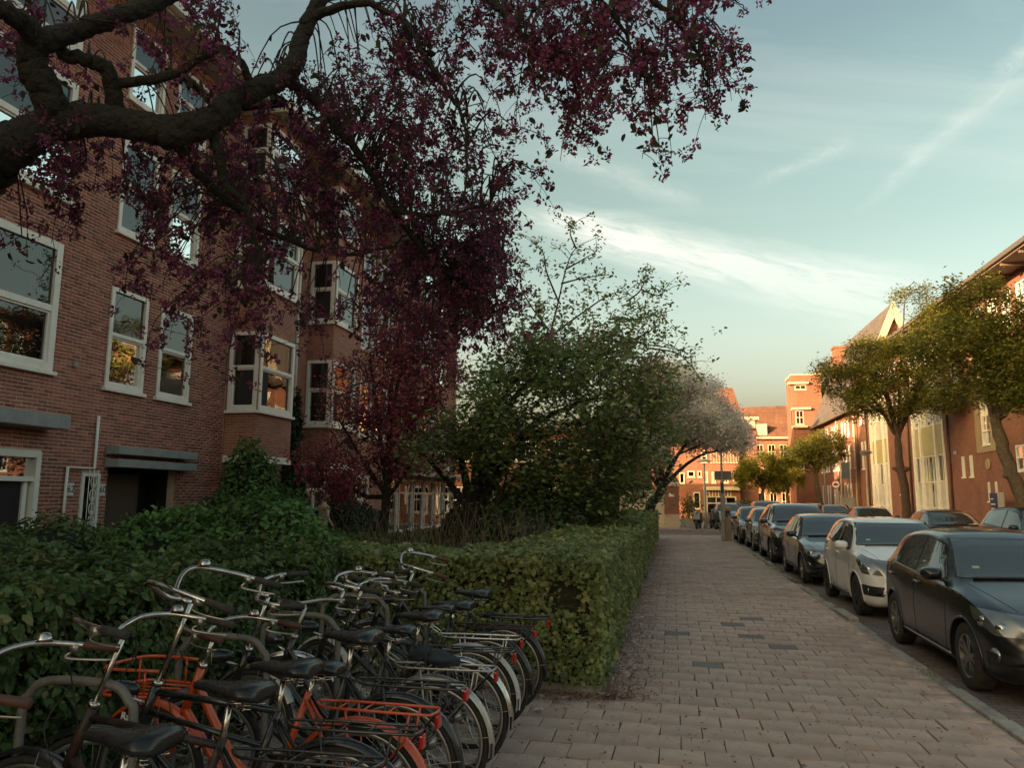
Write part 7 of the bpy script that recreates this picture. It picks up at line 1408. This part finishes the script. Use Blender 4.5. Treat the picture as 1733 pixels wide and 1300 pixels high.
def school_board():
    t = thing('notice_board', 'dark blue notice board with white lines by the school wall', 'sign', (13.4, 36.6, 0)); MB().box(-.04, 0, -.45, .3, .5, 2.0).build('panel', pm('sign_blue', (0, 0, 0)), t, bevel=.01)
    m = MB(); [m.box(-.046, -.041, a, b, z, z + .05) for a, b, z in ((-.1, .2, 1.72), (-.25, .2, 1.5), (-.15, .2, 1.32))]; m.build('lettering', WHITE, t)
    MB().box(-.04, 0.01, -1.1, -.5, .2, 2.02).build('pale_panel', pm('panel_beige', (.42, .37, .29), .7), t, bevel=.01); [MB().tube([(0.03, y, 0), (0.03, y, 1.9)], .03, 8).build('leg', POST, t, True) for y in (-1.0, .2)]
school_board()
# --- motorbikes, planter
def scooter(label, x, y, rz):
    t = thing('scooter', label, 'scooter', (x, y, 0), rz, group='scooters parked past the crossing'); blk = pm('scooter_black', (.014, .014, .016), .3, coat=.5)
    for xx in (-.62, .62):
        w = MB().tube(ring((xx, 0, .25), .2, 24), .055, 8, closed=True).build('wheel', RUBBER, t, True); MB().lathe([(.16, -.04), (.17, 0), (.16, .04)], 20, axes_mtx((xx, 0, .25), (1, 0, 0), (0, 0, 1))).build('rim', ALLOY, w, True)
    MB().prism([(.42, .35), (.62, .5), (.52, .98), (.40, 1.02), (.30, .45)], -.2, .2, lambda u, v, d: (u, d, v)).build('front_shield', blk, t, bevel=.03); MB().prism([(-.85, .5), (-.8, .78), (-.1, .76), (.05, .5), (-.1, .3), (-.6, .3)], -.16, .16, lambda u, v, d: (u, d, v)).build('body', blk, t, bevel=.04); MB().box(-.15, .42, -.15, .15, .26, .33).build('footboard', blk, t, bevel=.02)
    MB().prism([(-.8, .78), (-.75, .86), (-.3, .88), (-.08, .80), (-.12, .76)], -.14, .14, lambda u, v, d: (u, d, v)).build('seat', LEATHR, t, bevel=.03); h = MB().tube(spline([(.36, -.34, 1.08), (.44, -.18, 1.07), (.46, 0, 1.04), (.44, .18, 1.07), (.36, .34, 1.08)], 4), .018, 8).build('handlebar', blk, t, True)
    for s in (-1, 1): MB().tube([(.42, s * .22, 1.07), (.44, s * .3, 1.28)], .008, 5).build('mirror_stalk', blk, h, True); MB().lathe([(0, .012), (.06, .01), (.06, -.01), (0, -.012)], 12, axes_mtx((.43, s * .32, 1.3), (0, 1, 0), (0, 0, 1))).build('mirror', blk, h, True)
    MB().lathe([(0, .03), (.06, .02), (.08, 0), (.05, -.05)], 14, axes_mtx((.56, 0, .9), (0, 1, 0), (0, 0, 1))).build('headlight', HEADL, t, True); MB().tube([(.45, 0, 1.0), (.62, 0, .25)], .03, 8).build('fork', blk, t, True); MB().box(-.2, .2, -.3, -.2, .0, .02).build('stand', blk, t)
scooter('black scooter parked past the crossing beside the walking person', 1.42, 44.6, R_(-100)); scooter('black scooter in front of the pale blue-grey car', 2.25, 44.9, R_(-80))
def planter():
    t = thing('planter', 'stone trough with a bushy plant beside the brick pier', 'planter', (.95, 46.4, 0)); MB().hexa([(-.4, -.25, 0), (.4, -.25, 0), (.4, .25, 0), (-.4, .25, 0), (-.5, -.3, .5), (.5, -.3, .5), (.5, .3, .5), (-.5, .3, .5)]).build('trough', STONE, t, bevel=.02)
    n = 900; P = rng.normal(size=(n, 3)) * np.array((.3, .2, .4)) + np.array((.95, 46.4, 1.0)); P[:, 2] = np.clip(P[:, 2], .45, 2); leaf_mesh('foliage', P, rand_unit(n), rng.uniform(.07, .14, n), T_OVAL, L_LOC, t)
planter()
bush('far_bush', 'rounded green bush in front of the far shop window', [((5.6, 62.5, .8), (1.0, .8, .85), 1), ((7.0, 63.5, .7), (.9, .8, .7), 1)], L_LOC, .16, 2600, T_OVAL)
# --- people and a dog
def skinned(name, joints, edges, mats, pick, parent, sub=2):
    me = bpy.data.meshes.new(name); names = list(joints); me.from_pydata([joints[k][0] for k in names], [], []) if False else None
    me.from_pydata([joints[k][0] for k in names], [(names.index(a), names.index(b)) for a, b in edges], []); o = bpy.data.objects.new('tmp_skin', me); COL.objects.link(o); mod = o.modifiers.new('skin', 'SKIN'); o.modifiers.new('sub', 'SUBSURF').levels = sub; mod.use_smooth_shade = True
    sv = me.skin_vertices[0].data
    for i, k in enumerate(names): sv[i].radius = joints[k][1] if isinstance(joints[k][1], tuple) else (joints[k][1],) * 2; sv[i].use_root = (i == 0)
    dg = bpy.context.evaluated_depsgraph_get(); m2 = bpy.data.meshes.new_from_object(o.evaluated_get(dg)); COL.objects.unlink(o); bpy.data.objects.remove(o); m2.materials.clear()
    for m in mats: m2.materials.append(m)
    for p in m2.polygons: p.material_index = pick(p.center); p.use_smooth = True
    r = bpy.data.objects.new(name, m2); COL.objects.link(r); r.parent = parent; return r
SKIN = pm('skin', (.42, .25, .18), .6, var=.08)
def person(label, loc, rz, top, legs, shoes, stride=.12, bald=True, sleeves=True):
    t = thing('person', label, 'person', loc, rz); s = stride
    J = {'pelvis': ((0, 0, .95), (.15, .11)), 'waist': ((0, 0, 1.08), (.15, .10)), 'chest': ((0, .01, 1.30), (.18, .12)), 'neck0': ((0, 0, 1.47), (.09, .08)), 'neck': ((0, .01, 1.54), .055), 'head0': ((0, .03, 1.60), (.07, .085)), 'head1': ((0, .03, 1.68), (.078, .095)), 'head2': ((0, .02, 1.74), (.055, .07)),
         'hipL': ((-.10, 0, .88), .095), 'kneeL': ((-.11, s * .8 + .03, .50), .062), 'ankL': ((-.11, s, .09), .045), 'toeL': ((-.12, s + .17, .04), .04), 'hipR': ((.10, 0, .88), .095), 'kneeR': ((.11, -s * .4 + .04, .50), .062), 'ankR': ((.11, -s, .09), .045), 'toeR': ((.12, -s + .17, .04), .04),
         'shL': ((-.19, 0, 1.42), .065), 'elL': ((-.25, -.06, 1.14), .05), 'wrL': ((-.24, .08, .92), .034), 'haL': ((-.235, .12, .84), (.03, .042)), 'shR': ((.19, 0, 1.42), .065), 'elR': ((.25, -.02, 1.14), .05), 'wrR': ((.23, .14, .95), .034), 'haR': ((.225, .19, .88), (.03, .042))}
    E = [('pelvis', 'waist'), ('waist', 'chest'), ('chest', 'neck0'), ('neck0', 'neck'), ('neck', 'head0'), ('head0', 'head1'), ('head1', 'head2'), ('pelvis', 'hipL'), ('hipL', 'kneeL'), ('kneeL', 'ankL'), ('ankL', 'toeL'), ('pelvis', 'hipR'), ('hipR', 'kneeR'), ('kneeR', 'ankR'), ('ankR', 'toeR'), ('chest', 'shL'), ('shL', 'elL'), ('elL', 'wrL'), ('wrL', 'haL'), ('chest', 'shR'), ('shR', 'elR'), ('elR', 'wrR'), ('wrR', 'haR')]
    for sg, n in ((-1, 'L'), (1, 'R')):      # fingers
        for i in range(4): J['f%d%s' % (i, n)] = ((sg * .232 + (i - 1.5) * .004, J['ha' + n][0][1] + (i - 1.5) * .016, J['ha' + n][0][2] - .075 - (.008 if i in (1, 2) else 0)), .009); E.append(('ha' + n, 'f%d%s' % (i, n)))
    def pick(c):
        if c.z > 1.515: return 3
        if c.z < .075: return 2
        if c.z < .905 and abs(c.x) > .185 and c.y > .02: return 3
        return 0 if c.z > .93 else 1
    b = skinned('body', J, E, [top, legs, shoes, SKIN], pick, t)
    for sg in (-1, 1): MB().lathe([(0, .012), (.018, .006), (.022, -.006)], 8, axes_mtx((sg * .085, .02, 1.655), (0, 1, 0), (0, 0, 1))).build('ear', SKIN, b, True)
    MB().lathe([(0, .035), (.012, .012), (.016, 0)], 8, axes_mtx((0, .118, 1.645), (1, 0, 0), (0, 0, -1))).build('nose', SKIN, b, True)
    for sg in (-1, 1): MB().lathe([(0, .006), (.011, .002), (.012, -.004)], 8, axes_mtx((sg * .032, .112, 1.675), (1, 0, 0), (0, 0, -1))).build('eye', pm('eye_dark', (.03, .025, .02), .3), b, True)
    MB().tube([(-.028, .116, 1.612), (0, .122, 1.61), (.028, .116, 1.612)], .005, 5).build('mouth', pm('lips', (.3, .13, .11), .6), b, True)
    if not bald: MB().lathe([(0, .135), (.05, .125), (.085, .09), (.098, .04), (.096, 0), (.088, -.04)], 14, Matrix.Translation((0, .008, 1.65)) @ Matrix.Diagonal((.95, 1.12, 1, 1))).build('hair', pm('hair_brown', (.05, .032, .02), .8, var=.3, scale=40), b, True)
    return t
p1 = person('bald person in a pale jacket standing by the house wall beyond the bush', (-8.75, 18.7, 0), R_(-35), pm('jacket_beige', (.62, .47, .33), .85, var=.12, bump=.2), pm('trousers_dark', (.03, .03, .035), .9), pm('shoe', (.03, .025, .02), .6))
MB().tube(spline([(-.16, -.15, 1.35), (-.2, -.17, 1.15), (-.19, -.16, .95)], 4), [.06, .09, .11, .115, .12, .12, .11, .1, .07], 10).build('shoulder_bag', pm('bag_dark', (.02, .022, .03), .7), p1, True)
person('person in tan top and pale trousers walking a white dog past the crossing', (1.12, 49.0, 0), R_(190), pm('top_tan', (.50, .28, .15), .85), pm('trousers_beige', (.55, .42, .29), .85), pm('shoe', (0, 0, 0)), bald=False)
def dog():
    t = thing('dog', 'small white dog beside the walking person past the crossing', 'dog', (.62, 48.6, 0), R_(185)); w = pm('dog_white', (.66, .58, .48), .9, var=.12, bump=.4)
    J = {'pel': ((0, -.18, .32), .085), 'belly': ((0, 0, .32), .08), 'chest': ((0, .17, .34), .105), 'neck': ((0, .26, .44), .07), 'head': ((0, .32, .52), .075), 'muz': ((0, .43, .49), .04), 'tail1': ((0, -.27, .38), .03), 'tail2': ((0, -.32, .52), .025)}
    E = [('pel', 'belly'), ('belly', 'chest'), ('chest', 'neck'), ('neck', 'head'), ('head', 'muz'), ('pel', 'tail1'), ('tail1', 'tail2')]
    for sg, n in ((-1, 'l'), (1, 'r')):
        J['fe' + n] = ((sg * .07, .17, .2), .04); J['fw' + n] = ((sg * .07, .15, .1), .026); J['ff' + n] = ((sg * .07, .18, .02), .026); E += [('chest', 'fe' + n), ('fe' + n, 'fw' + n), ('fw' + n, 'ff' + n)]
        J['hk' + n] = ((sg * .07, -.13, .21), .05); J['hh' + n] = ((sg * .07, -.25, .13), .026); J['hf' + n] = ((sg * .07, -.22, .02), .026); E += [('pel', 'hk' + n), ('hk' + n, 'hh' + n), ('hh' + n, 'hf' + n)]
        J['ear' + n] = ((sg * .06, .3, .61), .022); E.append(('head', 'ear' + n))
    b = skinned('body', J, E, [w], lambda c: 0, t); MB().lathe([(0, .015), (.014, .008), (.016, 0)], 8, axes_mtx((0, .468, .495), (1, 0, 0), (0, 0, -1))).build('nose', SEALB, b, True)
dog()
# green sticker inside the windscreens, weeds in the kerb joint
def weeds():
    n = 700; k = rng.integers(0, 9, n); Y = np.array((8.6, 12.1, 13.2, 15.8, 17.5, 20.2, 23.8, 31.5, 33.2))[k] + rng.normal(0, .22, n); X = 2.46 + rng.normal(0, .05, n); N = rand_unit(n); N[:, 2] *= .3; leaf_mesh('kerb_weeds', np.stack([X, Y, np.full(n, .004)], 1), N, rng.uniform(.02, .06, n), T_LONG, L_HEDGE, None, down=-1.2)
weeds()
